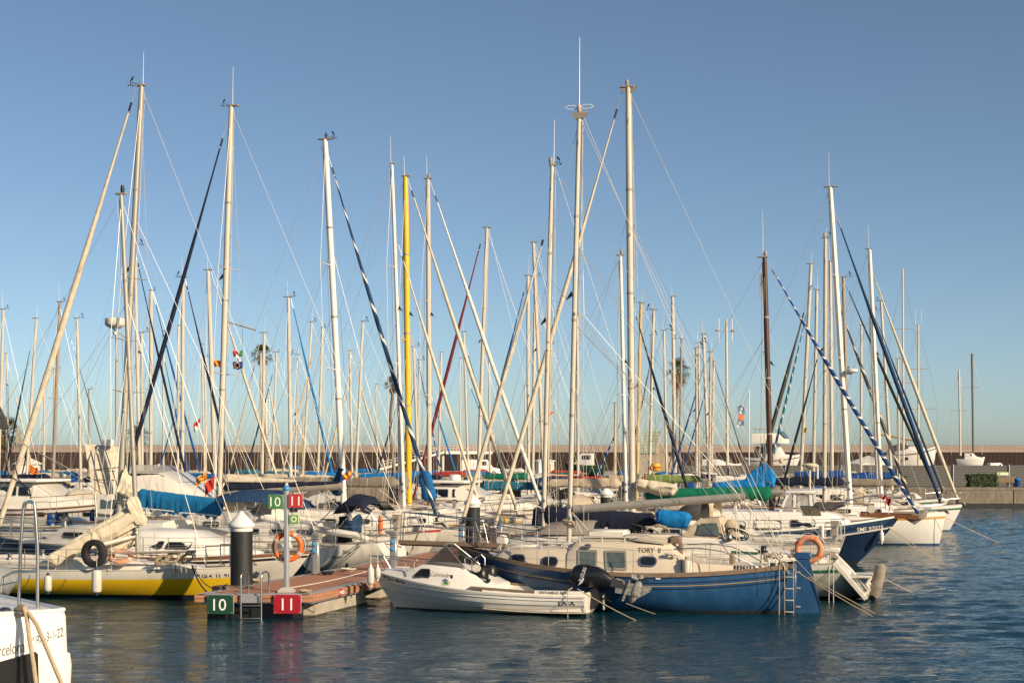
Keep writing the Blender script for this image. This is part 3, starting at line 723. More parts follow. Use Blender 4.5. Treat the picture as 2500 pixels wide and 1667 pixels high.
# horizontal mesh fence along the quay yard
FENCE = M('fence mesh grey', (.105,.10,.095), rough=.7, var=.15)
t = T('yard_fence', 'grey horizontal wire fence along the quay behind the sailing boats', 'fence', (40,135,LZ))
mb = MB(); mb.box((44.2,135.06,LZ+.98), (60,.012,1.86), 0); t.wpart('screen', mb, FENCE)
mb = MB()
for k in range(12): mb.box((44.2,135.0,LZ+.1+k*.16), (60,.03,.022), 0)
t.wpart('rail_wires', mb, M('fence wire', (.26,.25,.235), rough=.5, metal=.4))
for i in range(13): t.wpart('post', MB().box((14.4+i*4.98,134.95,LZ+1.0), (.09,.09,2.0), .01), ALUP)
# hedge, bench, sign, bin on the quay edge
def leafy(c, size, n, mats, seed, leaf=.16):
    rg = random.Random(seed); mb = MB()
    for i in range(n):
        p = V((rg.uniform(-1,1), rg.uniform(-1,1), rg.uniform(-1,1)))
        k = max(abs(p.x), abs(p.y), abs(p.z)); p = p*(rg.uniform(.82,1.02)/k) if rg.random() < .75 else p
        p = V((p.x*size[0]/2, p.y*size[1]/2, p.z*size[2]/2))*(1+.12*noise.noise(p*1.7+V((seed,0,0))))+V(c)
        a = V((rg.uniform(-1,1), rg.uniform(-1,1), rg.uniform(-1,1))).normalized(); b = a.orthogonal().normalized(); s_ = leaf*rg.uniform(.6,1.3)
        mb.add([p-a*s_, p+b*s_*.4, p+a*s_, p-b*s_*.4], [[0,1,2,3]], rg.randrange(len(mats)))
    return mb
LEAF = M('hedge leaf', (.035,.075,.015), rough=.6, var=.4); LEAFD = M('hedge leaf dark', (.018,.042,.010), rough=.6, var=.4); LEAFL = M('hedge leaf light', (.07,.11,.025), rough=.6)
hp = PZ(2402,124,LZ); solo('hedge', leafy((hp.x, 124.5, LZ+.62), (2.4,1.0,1.25), 2600, [LEAF, LEAFD, LEAFL], 3, .11), [LEAF, LEAFD, LEAFL], 'clipped green hedge block on the quay in front of the grey fence', 'hedge')
hp = PZ(2195,124,LZ); solo('bush', leafy((hp.x, 125.5, LZ+.55), (1.6,1.0,1.2), 1200, [LEAF, LEAFD, LEAFL], 5, .13), [LEAF, LEAFD, LEAFL], 'loose green bush by the fence behind the striped furled sails', 'bush')
b = PZ(2484,125,LZ); t = T('litter_bin', 'blue plastic litter bin beside the bench on the quay', 'litter bin', (b.x,125,LZ))
t.part('body', MB().lathe([(.16,0),(.2,.05),(.24,.75),(.25,.78)], (0,0,0), 14), C_ROYAL); t.part('lid', MB().lathe([(.27,.76),(.27,.82),(.2,.9),(0,.92)], (0,0,0), 14), C_SKY)
b = PZ(2457,125.5,LZ); t = T('bench', 'dark slatted bench on the quay under the green sign', 'bench', (b.x,125.6,LZ))
t.part('seat', MB().box((0,0,.45), (1.7,.45,.06), .01), WOOD); t.part('backrest', MB().box((0,.22,.75), (1.7,.06,.45), .01), WOOD)
for s_ in (-.7,.7): t.part('leg', MB().box((s_,0,.21), (.07,.4,.42), .01), BLACK)
t = T('notice_board', 'pale green notice board on two posts behind the quay bench', 'sign', (b.x-.1,126.1,LZ))
t.part('board', MB().box((0,0,1.25), (.95,.04,.28), .01), SIGN_L)
for s_ in (-.4,.4): t.part('post', MB().box((s_,.03,.6), (.05,.05,1.2), .005), ALUP)
[t.part('pictogram', MB().box((-.3+.2*k,-.022,1.25),(.11,.01,.11),.003), INKW if k else SIGN_G2) for k in range(4)]
# ------------------------------------------------------------------ yard things between the fence and the wall
def stand_boat(label, px, d, L, hull, bow, hgt=1.3, tall=1.6, group='boats standing ashore', mast=None, fly=False, beam=None):
    x = (px-1250)/F*d; t = T('motorboat' if not mast else 'sailboat', label, 'boat', (x,d,LZ+1.0 if fly or mast else LZ+.5), yaw_of(bow)*1.5 if bow > 0 else yaw_of(bow), group)
    H = Hull(-L/2, L/2, beam or L*.33, hgt, hgt*.95, hgt*1.25, draft=.5, boot=-.1, rise=-.3, brake=L*.12); t.H = H
    t.part('hull', H.mesh(n=16), [hull, ANTIBLUE]); t.part('deck', H.deck(), DECK)
    cab = Cabin([(-L*.2, L*.14, L*.12, hgt+tall), (L*.08, L*.14, L*.11, hgt+tall), (L*.2, L*.12, L*.09, hgt+.4), (L*.38, L*.05, L*.03, hgt+.2)], lambda x: H.sheerx(x)-.05)
    cb = t.part('cabin', cab.mesh(), WHITE2)
    if tall > .8:
        windows(t, cab, cb, -L*.17, L*.05, hgt+tall*.45, hgt+tall*.85, r=.08)
        for mb in cab.front(1, 2): t.part('windscreen', mb, GREYGLASS, cb)
    for q in (-.3, .05, .3): t.part('cradle', MB().box((L*q,0,-.75 if fly or mast else -.5), (.25, L*.2, .6), .02), GREYSPAR)
    return t
t = stand_boat('big white flybridge cruiser standing ashore behind the brown mast', 1888, 205, 7.5, WHITE2, 1, 1.7, 1.9, fly=True)
cb2 = Cabin([(-2.6,1.5,1.45,4.9),(1.0,1.5,1.3,4.9),(1.9,1.3,1.1,4.1)], lambda x: 3.6); t.part('flybridge', cb2.mesh(), WHITE2); t.part('flybridge_roof', MB().box((-.8,0,5.6), (3.4,2.8,.12), .05), WHITE2)
for o_ in ([(-1.4,2.2),(.5,2.2),(.55,3.1),(-1.4,3.1)],): t.part('saloon_window', MB().panel(o_, lambda x,z,o=0: V((x,-(1.03+o),z)), .02,.03), GLASS)
t.part('side_door', MB().box((-2.0,-1.0,2.4),(.7,.08,1.5),.02), C_SLATE); t.part('hull_stripe', t.H.strip(-1, lambda q: t.H.sheer(q)-.5, lambda q: t.H.sheer(q)-.38), C_NAVY); t.part('fly_screen', MB().hull([V((x,y,z)) for x,z in ((1.1,4.85),(1.9,4.2),(1.2,5.2)) for y in (-1.2,1.2)]), GREYGLASS)
for s_ in (-1,1):
    for x in (-2.2,.6): t.part('roof_post', MB().tube([(x,s_*1.2,4.9),(x,s_*1.25,5.6)], .04, 6), STEEL)
    t.part('fender_ball', MB().lathe([(0,-.35),(.25,-.25),(.35,0),(.25,.25),(0,.35)], (1.5,s_*1.9,1.2), 12), C_BEIGE)
stand_boat('white motorboat hull standing ashore behind the fence with dark cabin', 1745, 175, 6.4, WHITE2, 1, 1.2, .7)
stand_boat('green hulled launch with a grey windscreen standing before the slatted wall', 1428, 205, 5.6, GREENHULL, -1, 1.2, 1.5)
t = stand_boat('large white yacht hull ashore beyond the fence with a crane arm over it', 2225, 165, 5.4, WHITE2, 1, 2.3, .5, mast=1)
t.part('port_light', MB().box((-.4,-.99,1.5),(.45,.06,.3),.05), GLASS); t.part('port_light', MB().box((1.0,-.75,1.6),(.35,.06,.28),.05), GLASS); t.part('dark_cover', arcs([(-2.4,2.2,1.0,.5),(-1.2,2.5,1.0,.7),(-.2,2.6,.8,.3)]), C_SLATE); t.part('rub_stripe', t.H.strip(-1, lambda q: t.H.sheer(q)-.3, lambda q: t.H.sheer(q)-.2), C_NAVY)
t.part('davit', MB().tube([(-4.2,0,3.9),(-3.8,0,4.3),(1.5,0,3.3)], .16, 8), C_BEIGE); t.part('davit_post', MB().tube([(-.5,0,2),(-.5,0,3.7)], .1, 8), C_BEIGE)
tb = stand_boat('small white yacht ashore under two bare thin masts near the wall', 2370, 290, 5.2, WHITE2, 1, 1.5, 1.0, mast=1)
def van(label, px, d, col, L=4.8, h=2.3, w_=1.9, yaw=0., car=False):
    x = (px-1250)/F*d; t = T('parked_van' if not car else 'parked_car', label, 'van' if not car else 'car', (x,d,LZ), yaw, 'vehicles parked by the breakwater')
    if car: st = [(-L/2,w_/2,w_/2*.95,.95),(-L*.44,w_/2,w_*.38,1.0),(-L*.32,w_/2,w_*.36,h),(L*.08,w_/2,w_*.36,h),(L*.24,w_/2,w_*.42,.98),(L*.46,w_/2,w_/2*.9,.8),(L/2,w_/2*.95,w_/2*.85,.6)]
    else: st = [(-L/2,w_/2,w_/2*.92,h*.97),(-L*.46,w_/2,w_/2*.92,h),(L*.15,w_/2,w_/2*.9,h),(L*.30,w_/2,w_/2*.88,1.15),(L*.48,w_/2,w_/2*.85,.95),(L/2,w_/2*.95,w_/2*.8,.6)]
    cab = Cabin(st, lambda x: .38, .05, .12); b = t.part('body', cab.mesh(), gel(col[0], col[1], .1))
    windows(t, cab, b, (-L*.28 if car else L*.02), L*.14, h*.62, h*.9, r=.1)
    for mb in cab.front(3 if car else 2, 1): t.part('windscreen', mb, GLASS, b)
    for sx in (-.3,.32):
        for sy in (-1,1):
            wh = t.part('wheel', MB().torus((L*sx, sy*w_*.46, .32), .22, .1, Matrix.Rotation(math.pi/2,3,'X'), 16, 8), RUBBER); t.part('hub', MB().lathe([(.2,-.05),(.2,.05),(0,.06)], (L*sx, sy*w_*.46, .32), 12, Matrix.Rotation(math.pi/2,3,'X')), ALUP, wh)
    return t
WP = ('white vehicle paint', (.75,.74,.71))
van('white panel van parked beyond the boats in front of the slatted wall', 1175, 232, WP, 6.0, 2.35)
van('white van with glazed front parked by the slatted breakwater wall', 2434, 262, WP, 2.9, 1.75, 2.2)
van('dark car parked by the breakwater at the edge of the quay', 2492, 262, ('dark vehicle paint', (.04,.045,.05)), 4.0, 1.4, 1.8, 0, True)
def kiosk(label, px, d, w_, h, rh, mat=WHITE2):
    x = (px-1250)/F*d; t = T('kiosk', label, 'kiosk', (x,d,LZ), .2, 'pointed kiosks on the quay')
    t.part('wall', MB().box((0,0,h/2), (w_,w_,h), .03), mat)
    e = w_*.58; t.part('roof', MB().hull([V((sx*e,sy*e,h)) for sx in (-1,1) for sy in (-1,1)]+[V((sx*e,sy*e,h+.12)) for sx in (-1,1) for sy in (-1,1)]+[V((0,0,h+.12+rh))]), mat)
    t.part('door', MB().box((w_*.15,-w_/2-.01,h*.42), (w_*.3,.05,h*.82), .01), LTCONC)
kiosk('white hut with a pyramid roof between the thick masts', 1330, 225, 2.3, 2.1, .45)
kiosk('white tent with a peaked roof beside the tall leaning cream sail', 68, 222, 3.2, 1.7, 1.0, C_WHITE)
kiosk('white tent with a peaked roof behind the beige sail cover', 2120, 150, 3.0, 1.9, .8, C_WHITE)
# footbridge with stair, glass canopy, concrete block
t = T('footbridge', 'white steel footbridge and stair climbing to the promenade', 'footbridge', (-10,300,LZ))
WS = M('white steel', (.66,.64,.60), rough=.5)
a0, a1, a2 = PZ(925,296,2.0), PZ(1082,300,5.35), PZ(1195,306,5.35)
def slabpath(mb, a, b, w_, h):
    d_ = (b-a).normalized(); sd = d_.cross(V((0,0,1))).normalized()*w_/2
    return mb.hull([p+q+V((0,0,z)) for p in (a,b) for q in (sd,-sd) for z in (0,-h)])
t.wpart('stair', slabpath(MB(), a0, a1, 1.8, .4), WS); t.wpart('walkway', slabpath(MB(), a1, a2, 2.2, .55), WS)
mb = MB()
for a,b,n in ((a0,a1,16),(a1,a2,14)):
    for s_ in (-.9,.9):
        for z in (.55,1.1): mb.tube([a+V((0,s_,z)), b+V((0,s_,z))], .04, 4)
        for i in range(n+1): q = a.lerp(b,i/n)+V((0,s_,0)); mb.tube([q,q+V((0,0,1.1))], .03, 4)
t.wpart('handrail', mb, WS)
for q in (a1, a2): t.wpart('column', MB().box((q.x,q.y,3.2), (.4,.4,3.8), .03), WS)
t = T('glass_canopy', 'slanted green glass stair canopy with white side frame before the wall', 'canopy', (26,298,LZ))
a,b,c,d_ = PZ(1562,298,5.0), PZ(1600,298,5.0), PZ(1612,300,9.3), PZ(1578,300,9.3)
CAN = M('greenish canopy glass', (.24,.30,.22), rough=.25, var=.3, scale=.6)
th = V((0,.3,0)); t.wpart('glass', MB().hull([a,b,c,d_,a+th,b+th,c+th,d_+th]), CAN)
mb = MB()
for k in range(1,7): mb.tube([a.lerp(d_,k/7)-V((0,.05,0)), b.lerp(c,k/7)-V((0,.05,0))], .04, 4)
t.wpart('glazing_bars', mb, WS); e = V((.9,1.5,0)); t.wpart('side_frame', MB().hull([b,c,b+e,c+V((.25,1.5,0)), b+V((0,.4,0)), c+V((0,.4,0))]), LTCONC)
t.wpart('base', MB().box((27.3,300,3.2), (7.0,3,3.7), .05), M('stair concrete', (.34,.28,.21), rough=.9, scale=.6, bump=.3))
t = T('concrete_ramp', 'sandy concrete steps built against the breakwater wall', 'steps', (27,292,LZ)); mb = MB()
for k in range(7): mb.box((26+.4*k, 296-k*.05, LZ+.25+k*.42), (8.5-k*.6,2.6-k*.2,.42), .02)
t.wpart('steps', mb, M('sandy concrete', (.36,.29,.21), rough=.9, scale=.5))
t = T('concrete_pylon', 'leaning pale concrete pylon beside the green glass canopy', 'pylon', (33,300,LZ))
t.wpart('body', MB().hull([PZ(1630,300,LZ)-V((0,1,0)), PZ(1664,300,LZ)-V((0,1,0)), PZ(1630,300,LZ)+V((0,2,0)), PZ(1664,300,LZ)+V((0,2,0)), PZ(1652,300,7.6), PZ(1660,300,7.6), PZ(1652,301,7.6), PZ(1660,301,7.6)]), LTCONC)
# walker on the promenade
def person(label, p, group=None):
    t = T('person', label, 'person', p, 0)
    bm = bmesh.new(); J = {}
    def jv(k, co, r): J[k] = (bm.verts.new(co), r)
    jv('hip',(0,0,.92),.13); jv('chest',(.03,0,1.32),.15); jv('neck',(.05,0,1.50),.06); jv('head',(.07,0,1.66),.095)
    for s_, f in ((1,.28),(-1,-.26)):
        jv('k%d'%s_,(f*.55+.04,s_*.08,.50),.07); jv('f%d'%s_,(f,s_*.08,.09),.05); jv('t%d'%s_,(f+.17,s_*.08,.05),.04); jv('h%d'%s_,(.01,s_*.08,.86),.09)
        jv('s%d'%s_,(.03,s_*.19,1.40),.065); jv('e%d'%s_,(-f*.4,s_*.24,1.13),.045); jv('w%d'%s_,(-f*.55+.1,s_*.22,.90),.035)
    for a,b in (('hip','chest'),('chest','neck'),('neck','head'))+tuple((x%s_,y%s_) for s_ in (1,-1) for x,y in (('h%d','k%d'),('k%d','f%d'),('f%d','t%d'),('s%d','e%d'),('e%d','w%d'))): bm.edges.new((J[a][0],J[b][0]))
    for s_ in (1,-1): bm.edges.new((J['hip'][0],J['h%d'%s_][0])); bm.edges.new((J['chest'][0],J['s%d'%s_][0]))
    me = bpy.data.meshes.new('body'); order = list(J); bm.verts.index_update(); bm.to_mesh(me); bm.free()
    o = bpy.data.objects.new('body', me); COL.objects.link(o); o.parent = t.o; sk = o.modifiers.new('skin','SKIN')
    for i,k in enumerate(order): me.skin_vertices[0].data[i].radius = (J[k][1],)*2 if me.skin_vertices else (.05,.05)
    su = o.modifiers.new('sub','SUBSURF'); su.levels = su.render_levels = 1; me.materials.append(M('dark clothes', (.025,.025,.03), rough=.9))
    t.part('hair', MB().lathe([(.10,0),(.105,.05),(.07,.10),(0,.115)], (.06,0,1.68), 10), M('dark hair', (.02,.015,.01), rough=.8))
pp = P(1803,1097,316.5); 
def person_safe():
    t = person('person in dark clothes walking along the promenade behind its railing', V((pp.x,316.5,5.64)))
person_safe()
# palms
FR = M('palm frond', (.095,.105,.03), rough=.6, var=.5); FRD = M('dead palm frond', (.17,.10,.045), rough=.8, var=.4); TRK = M('palm trunk', (.20,.14,.09), rough=.9, var=.3)
def palm(label, px, py, d, s=1., seed=0):
    rg = random.Random(seed); top = P(px, py, d); zt = top.z-LZ; t = T('palm_tree', label, 'palm tree', (top.x,d,LZ), 0, 'palms beyond the marina')
    t.part('trunk', MB().tube([V((.3*math.sin(i*.4+seed),0,zt*i/12)) -V((.3*math.sin(4.8+seed),0,0)) for i in range(13)], [.28*s if i < 2 else .2*s for i in range(13)], 9), TRK)
    for nm, n, e0, e1, mt, ln in (('crown', 44, -28, 85, FR, 1.4), ('dead_fronds', 16 if seed != 3 else 30, -85, -50, FRD, 1.0 if seed != 3 else 1.35)):
        mb = MB()
        for i in range(n):
            az = rg.uniform(0,2*math.pi); el = math.radians(rg.uniform(e0,e1)); L = ln*s*rg.uniform(.75,1.1); o_ = V((0,0,zt))
            dr = V((math.cos(az)*math.cos(el), math.sin(az)*math.cos(el), math.sin(el))); tipb = o_+dr*L*.55; sd = dr.cross(V((0,0,1))).normalized(); up = sd.cross(dr)
            mb.tube([o_,tipb], .018*s, 3)
            for q in range(11):
                a = (q-5)*.24; dv = (dr*math.cos(a)+sd*math.sin(a)).normalized(); e = tipb+dv*L*.75*rg.uniform(.7,1.05)-V((0,0,L*.28*rg.uniform(.6,1.3))); m_ = tipb+dv*L*.4+up*.02
                wv = dv.cross(up)*.03*s; mb.add([tipb, m_+wv, e, m_-wv], [[0,1,2,3]])
        t.part(nm, mb, mt, sharp=180)
palm('palm with ragged fan crown behind the pale masts and small flags', 641, 868, 180, 1.0, 1)
palm('palm with thin crown half hidden behind the yellow mast', 961, 940, 200, .95, 2)
palm('palm with a brown skirt of dead fronds among the masts near the banner', 1656, 905, 180, 1.1, 3)
palm('dark palm low behind the tilted cream panel', 333, 1070, 190, 1.2, 4)
palm('dark palm behind the tall leaning cream sail', 8, 1062, 160, 1.5, 5)
# antenna mast, lattice light mast, banner flag
x = PZ(1776,150,0).x; t = T('antenna_mast', 'tall pale pole with four upright antennas on a cross frame', 'antenna mast', (x,150,LZ)); zt = P(1774,790,150).z-LZ
t.part('pole', MB().tube([(0,0,0),(-.1,0,zt)], [.16,.11], 10), PALE)
t.part('crossbar', MB().tube([(-.95,0,zt-.75),(.75,0,zt-.75)], .035, 6), ALU); t.part('crossbar', MB().tube([(-.5,0,zt-.35),(.3,0,zt-.35)], .025, 6), ALU)
for q in (-.75,.55): t.part('antenna', MB().tube([(q-.1,0,zt-1.8),(q-.1,0,zt+.5)], .045, 6), WHITESPAR)
for q in (-.9,.7): t.part('lamp', MB().lathe([(.25,-.05),(.2,.05),(0,.12)], (q-.1,0,zt-.7), 10), GREYSPAR)
t.part('camera_box', MB().box((-.1,0,zt+.1), (.22,.22,.6), .03), C_BEIGE)
x = PZ(632,215,0).x; t = T('lattice_mast', 'white lattice light mast standing behind the crossed furled sails', 'light mast', (x,222.6,LZ)); mb = MB(); zt = P(631,960,215).z-LZ
for a in range(3): mb.tube([(.35*math.cos(a*2.1),.35*math.sin(a*2.1),0),(.28*math.cos(a*2.1),.28*math.sin(a*2.1),zt)], .05, 5)
for k in range(22):
    z = zt*k/22
    for a in range(3): mb.tube([(.34*math.cos(a*2.1),.34*math.sin(a*2.1),z),(.31*math.cos(a*2.1+2.1),.31*math.sin(a*2.1+2.1),z+zt/22)], .03, 4)
t.part('lattice', mb, WHITESPAR)
x = PZ(1829,140,0).x; t = T('banner_flag', 'tall blue and orange feather banner flying from a thin pole', 'flag', (x,140,LZ)); zt = P(1828,952,140).z-LZ
t.part('pole', MB().tube([(0,0,0),(0,0,zt)], .05, 6), WHITESPAR)
x0 = PZ(1801,140,0).x-x; x1 = PZ(1817,140,0).x-x; z1 = P(0,990,140).z-LZ; z0 = P(0,1041,140).z-LZ; g = []
for i in range(9):
    g.append([V((lerp(x0,x1,j/4)-.05*math.sin(i), .06*math.sin(i*.9+j), lerp(z0,z1,i/8)+.25*j/4-.1)) for j in range(5)])
t.part('banner', MB().grid(g, mifn=lambda i,j: 1 if 3 <= (i+j//2) <= 4 else (2 if (i*3+j) % 4 == 0 else 0)), [canvas('banner blue',(.13,.20,.36)), canvas('banner orange',(.62,.20,.07)), C_WHITE]); t.part('halyard', wire((x1,0,z1),(0,0,zt-.2),.02), WIRE)
# ------------------------------------------------------------------ pontoon and its fittings
SL = math.tan(TH); pd = V((math.sin(TH), math.cos(TH), 0)); PL = 42
FL, FR_ = V((-7.67,37,0)), V((-4.95,37,0))
def pz(v, z): return V((v.x, v.y, z))
t = T('pontoon', 'floating pontoon with terracotta decking, grey edges and concrete floats', 'pontoon', (-6.3,37,0)); PONT = t
ang = -TH; rot = Matrix.Rotation(ang, 3, 'Z')
def quad(mb, a, b, c, d_, z0, z1, mi=0): return mb.hull([pz(p, z) for p in (a,b,c,d_) for z in (z0,z1)], mi)
e = V((.2,0,0))
# deck boards in bays across the pontoon
bm_ = MB(); n = 150
for i in range(n):
    a0, a1 = i/n*PL+.012, (i+1)/n*PL-.006
    quad(bm_, FL+e+pd*a0, FR_-e+pd*a0, FR_-e+pd*a1, FL+e+pd*a1, .55, .60)
o = t.wpart('deck_boards', bm_, TERRA); o['kind'] = 'stuff'
for a,b in ((FL,FL+e),(FR_-e,FR_)): t.wpart('edge_profile', quad(MB(), a,b,b+pd*PL,a+pd*PL, .45,.604), ALUP)
f = V((.07,0,0))
for i in range(6):
    a0, a1 = i*7+.03, i*7+6.97
    for a,b in ((FL-f,FL),(FR_,FR_+f)):
        for z in (.40,.492): t.wpart('fascia_board', quad(MB(), a+pd*a0, b+pd*a0, b+pd*a1, a+pd*a1, z, z+.086), TERRA)
for x0,x1 in ((-7.74,-6.62),(-6.12,-4.88)):
    for z in (.40,.492): t.wpart('fascia_board', MB().box(((x0+x1)/2,36.955,z+.043), (x1-x0,.08,.084), .006), TERRA)
t.wpart('front_profile', MB().box((-6.31,37.07,.56), (2.72,.14,.09), .01), ALUP)
t.wpart('ladder_plate', MB().box((-6.37,36.965,.47), (.48,.06,.17), .006), ALUP)
t.wpart('frame_channel', quad(MB(), FL+pd*.1-f*.5, FR_+pd*.1+f*.5, FR_+pd*PL+f*.5, FL+pd*PL-f*.5, .355,.395), ALUP)
WEED = M('weed line', (.075,.06,.025), rough=.8, var=.6, scale=12)
for i in range(9):
    a0 = .45+i*4.6; a1 = a0+3.6; s0 = V((.3,0,0))
    mb = MB(); A,B_,C_,D_ = FL+s0+pd*a0, FR_-s0*.2+pd*a0, FR_-s0*.2+pd*a1, FL+s0+pd*a1
    mb.hull([pz(p,z) for p in (A,B_,C_,D_) for z in (-.5,.0)]+[pz(p,.35) for p in (A+pd*.35,B_+pd*.35,C_-pd*.2,D_-pd*.2)])
    t.wpart('float', mb, CONC); o_ = V((.012,0,0)); t.wpart('weed_line', quad(MB(), A-o_-pd*.012, B_+o_-pd*.012, C_+o_+pd*.012, D_-o_+pd*.012, -.2, .035+.02*(i%3)), WEED)
t.wpart('black_front_board', MB().box((-6.3,37.2,.1), (2.35,.1,.5), .01), BLACK)  # plain black boards under the front edge, before the floats
t.wpart('black_front_board', MB().box((-6.3,37.36,-.05), (2.2,.2,.8), .01), BLACK)
g = V((-7.12,39.9,0)); t.wpart('pile_guide', MB().box((-7.3,39.6,.5), (.95,.5,.16), .01, rot), TERRA)
for q, dd in ((1.3,-.05),(6.5,-.05),(9.6,-.05),(5.4,2.78),(12,2.78)):
    c = FL+pd*q+V((.1+dd,0,.62)); mb = MB().tube([c+V((0,-.16,.07)),c+V((0,0,.045)),c+V((0,.16,.07))], .03, 7); mb.box(c+V((0,0,.01)), (.1,.16,.05), .01); t.wpart('cleat', mb, BLACK)
def pile(label, x, y):
    t = T('mooring_pile', label, 'pile', (x,y,0), 0, 'black mooring piles with white cone caps')
    t.part('sleeve', MB().lathe([(.29,-1.),(.29,2.0)], (0,0,0), 32), PILE)
    t.part('cap', MB().lathe([(.285,1.98),(.295,2.0),(.297,2.09),(.335,2.1),(.345,2.12),(.345,2.17),(.325,2.2),(.02,2.53),(0,2.535)], (0,0,0), 32), M('white cap', (.74,.74,.73), rough=.45, var=.04))
pile('thick black mooring pile with white cone cap at the end of the pontoon', -7.12, 39.9)
pile('black mooring pile with white cone cap beside the thick leaning cream sail', PZ(1154,59.7,0).x, 59.7)
pile('half hidden mooring pile whose white cone cap rises behind the navy sail cover', PZ(1480,75,0).x, 75)
# number signs
def plate(label, px0, px1, py0, py1, d, txt, mat, h=.62, tilt=0., dep=.05, name='number_sign', yaw=0., group='pontoon number signs'):
    a = P(px0,py1,d); b = P(px1,py0,d); w_ = b.x-a.x; hh = b.z-a.z; t = T(name, label, 'sign', ((a.x+b.x)/2, d, a.z), yaw, group)
    t.part('plate', MB().box((0,0,hh/2), (w_,dep,hh), .004), mat); t.part('back_frame', MB().box((.012,dep*.7,hh/2), (w_+.01,dep*.5,hh+.008), .003), ALUP)
    t.letters(txt, lambda u, v: V((u, -dep/2-.004, hh/2+v)), hh*h, INKW, bold=.0)
    if hh > .25:
        for sx in (-1,1):
            for sz in (.07,.93): t.part('bolt', MB().lathe([(.011,0),(.011,.006),(.006,.009),(0,.009)], (sx*(w_/2-.03), -dep/2, hh*sz), 8, Matrix.Rotation(math.pi/2,3,'X')), ALUP)
    return t
plate('large dark green number 10 sign low on the pontoon end over the water', 505, 569, 1452, 1498, 36.86, '10', SIGN_G)
plate('large crimson number 11 sign low on the pontoon end over the water', 668, 734, 1451, 1497, 36.86, '11', SIGN_R)
plate('small red 1140 berth plate on the pontoon side', 821, 837, 1436, 1453.5, 38.70, '1140', SIGN_R, .5, yaw=.35)
# sign pole
bx, by = -5.57, 37.45
t = T('sign_pole', 'ribbed aluminium pole on a cast foot carrying the upper number signs', 'sign pole', (bx,by,.6))
mb = MB(); prof = []
for j in range(32):
    a = 2*math.pi*j/32; r = .062+.006*(1 if j % 4 < 2 else -1); prof.append((r*math.cos(a), r*math.sin(a)))
mb.grid([[V((x,y,z)) for x,y in prof] for z in (.1,2.52)], 0, True, (True,True)); t.part('pole', mb, ALUP)
t.part('foot', MB().hull([V((sx*.2,sy*.17,z)) for sx in (-1,1) for sy in (-1,1) for z in (.006,.05)]+[V((sx*.1,sy*.09,.13)) for sx in (-1,1) for sy in (-1,1)]), M('cast grey', (.42,.41,.38), rough=.6))
t.part('lamp_base', MB().lathe([(.09,2.52),(.1,2.54),(.095,2.58),(.06,2.62)], (0,0,0), 16), SOCKET); t.part('lamp_lens', MB().lathe([(.05,2.60),(.045,2.68),(.02,2.73),(0,2.74)], (0,0,0), 14), CLEAR)
plate('green number 10 sign high on the aluminium pole', 655, 690.5, 1207, 1241.5, 37.36, '10', SIGN_G2, .66)
plate('red number 11 sign high on the aluminium pole', 705, 738.5, 1205.5, 1239, 37.36, '11', SIGN_R2, .66)
ls = plate('square green pictogram sign of a life ring on the aluminium pole', 706, 729.5, 1255, 1279, 37.40, ' .', SIGN_L, .01, name='safety_sign')
for ch in list(ls.o.children):
    if ch.name.startswith('lettering'): bpy.data.objects.remove(ch)
hh = 24/99; ls.part('green_field', MB().box((0,-.028,hh/2), (.205,.008,.205), .002), SIGN_G2)
rx = Matrix.Rotation(math.pi/2,3,'X')
ls.part('ring_symbol', MB().torus((0,-.034,hh/2), .055, .021, rx, 28, 6, flat=.2), SIGN_L)
mb = MB()
for q in range(4):
    a0 = math.pi/4+q*math.pi/2; mb.tube([V((.088*math.cos(a0+u), -.034, hh/2+.088*math.sin(a0+u))) for u in (-.5,-.25,0,.25,.5)], .005, 5)
ls.part('rope_symbol', mb, SIGN_L)
# ladder
t = T('swim_ladder', 'stainless ladder with hooped handrails on the pontoon end', 'ladder', (-6.37,36.9,0))
for px in (588,638):
    x = PZ(px,36.85,0).x; pts = [V((x,36.85,-.25)),V((x,36.85,1.0))]
    for k in range(7): a = math.pi*k/6; pts.append(V((x+.06-.06*math.cos(a), 37.05-.2*math.cos(a), 1.02+.12*math.sin(a))))
    pts.append(V((x+.12,37.25,.61))); t.wpart('handrail', MB().tube(pts, .021, 10), STEEL)
for z in (.33,.02,-.2): t.wpart('rung', MB().box((-6.365,36.85,z), (.5,.07,.028), .006), STEEL)
rb = P(702.5,1334,37.62); rot90 = Matrix.Rotation(math.pi/2,3,'X')
ringbuoy('bright orange life ring hung on the pontoon sign pole', rb, .325, .062, Matrix.Rotation(.12,3,'Z') @ rot90, ORANGE, REFLECT)
q = P(672,1334,37.5); solo('throw_line_float', MB().lathe([(0,-.16),(.035,-.15),(.045,0),(.035,.15),(0,.16)], q, 10), [WOOD], 'wooden float of a throw line hanging inside the orange life ring', 'float')
def pedestal(label, x, y):
    t = T('service_pedestal', label, 'power pedestal', (x,y,.605), -.12, 'power and water pedestals along the pontoon')
    t.part('column', MB().box((0,0,.48), (.2,.17,.94), .02), ALUP)
    t.part('front_panel', MB().box((0,-.09,.47), (.13,.01,.90), .003), M('pedestal grey', (.30,.31,.32), rough=.45, metal=.3))
    for k in range(4): t.part('louvre', MB().box((0,0,.98+k*.05), (.215,.185,.028), .008), ALUP)
    t.part('louvre_core', MB().box((0,0,1.04), (.16,.13,.22), .01), BLACK); t.part('top_cap', MB().box((0,0,1.165), (.2,.17,.03), .012), ALUP)
    for z in (.66,.86): t.part('socket', MB().lathe([(.055,0),(.06,.02),(.05,.05),(.03,.055),(.03,.075),(0,.08)], (-.02,-.095,z), 12, rot90), SOCKET)
pedestal('grey power pedestal with blue sockets on the pontoon near the sign pole', -5.58, 43.1)
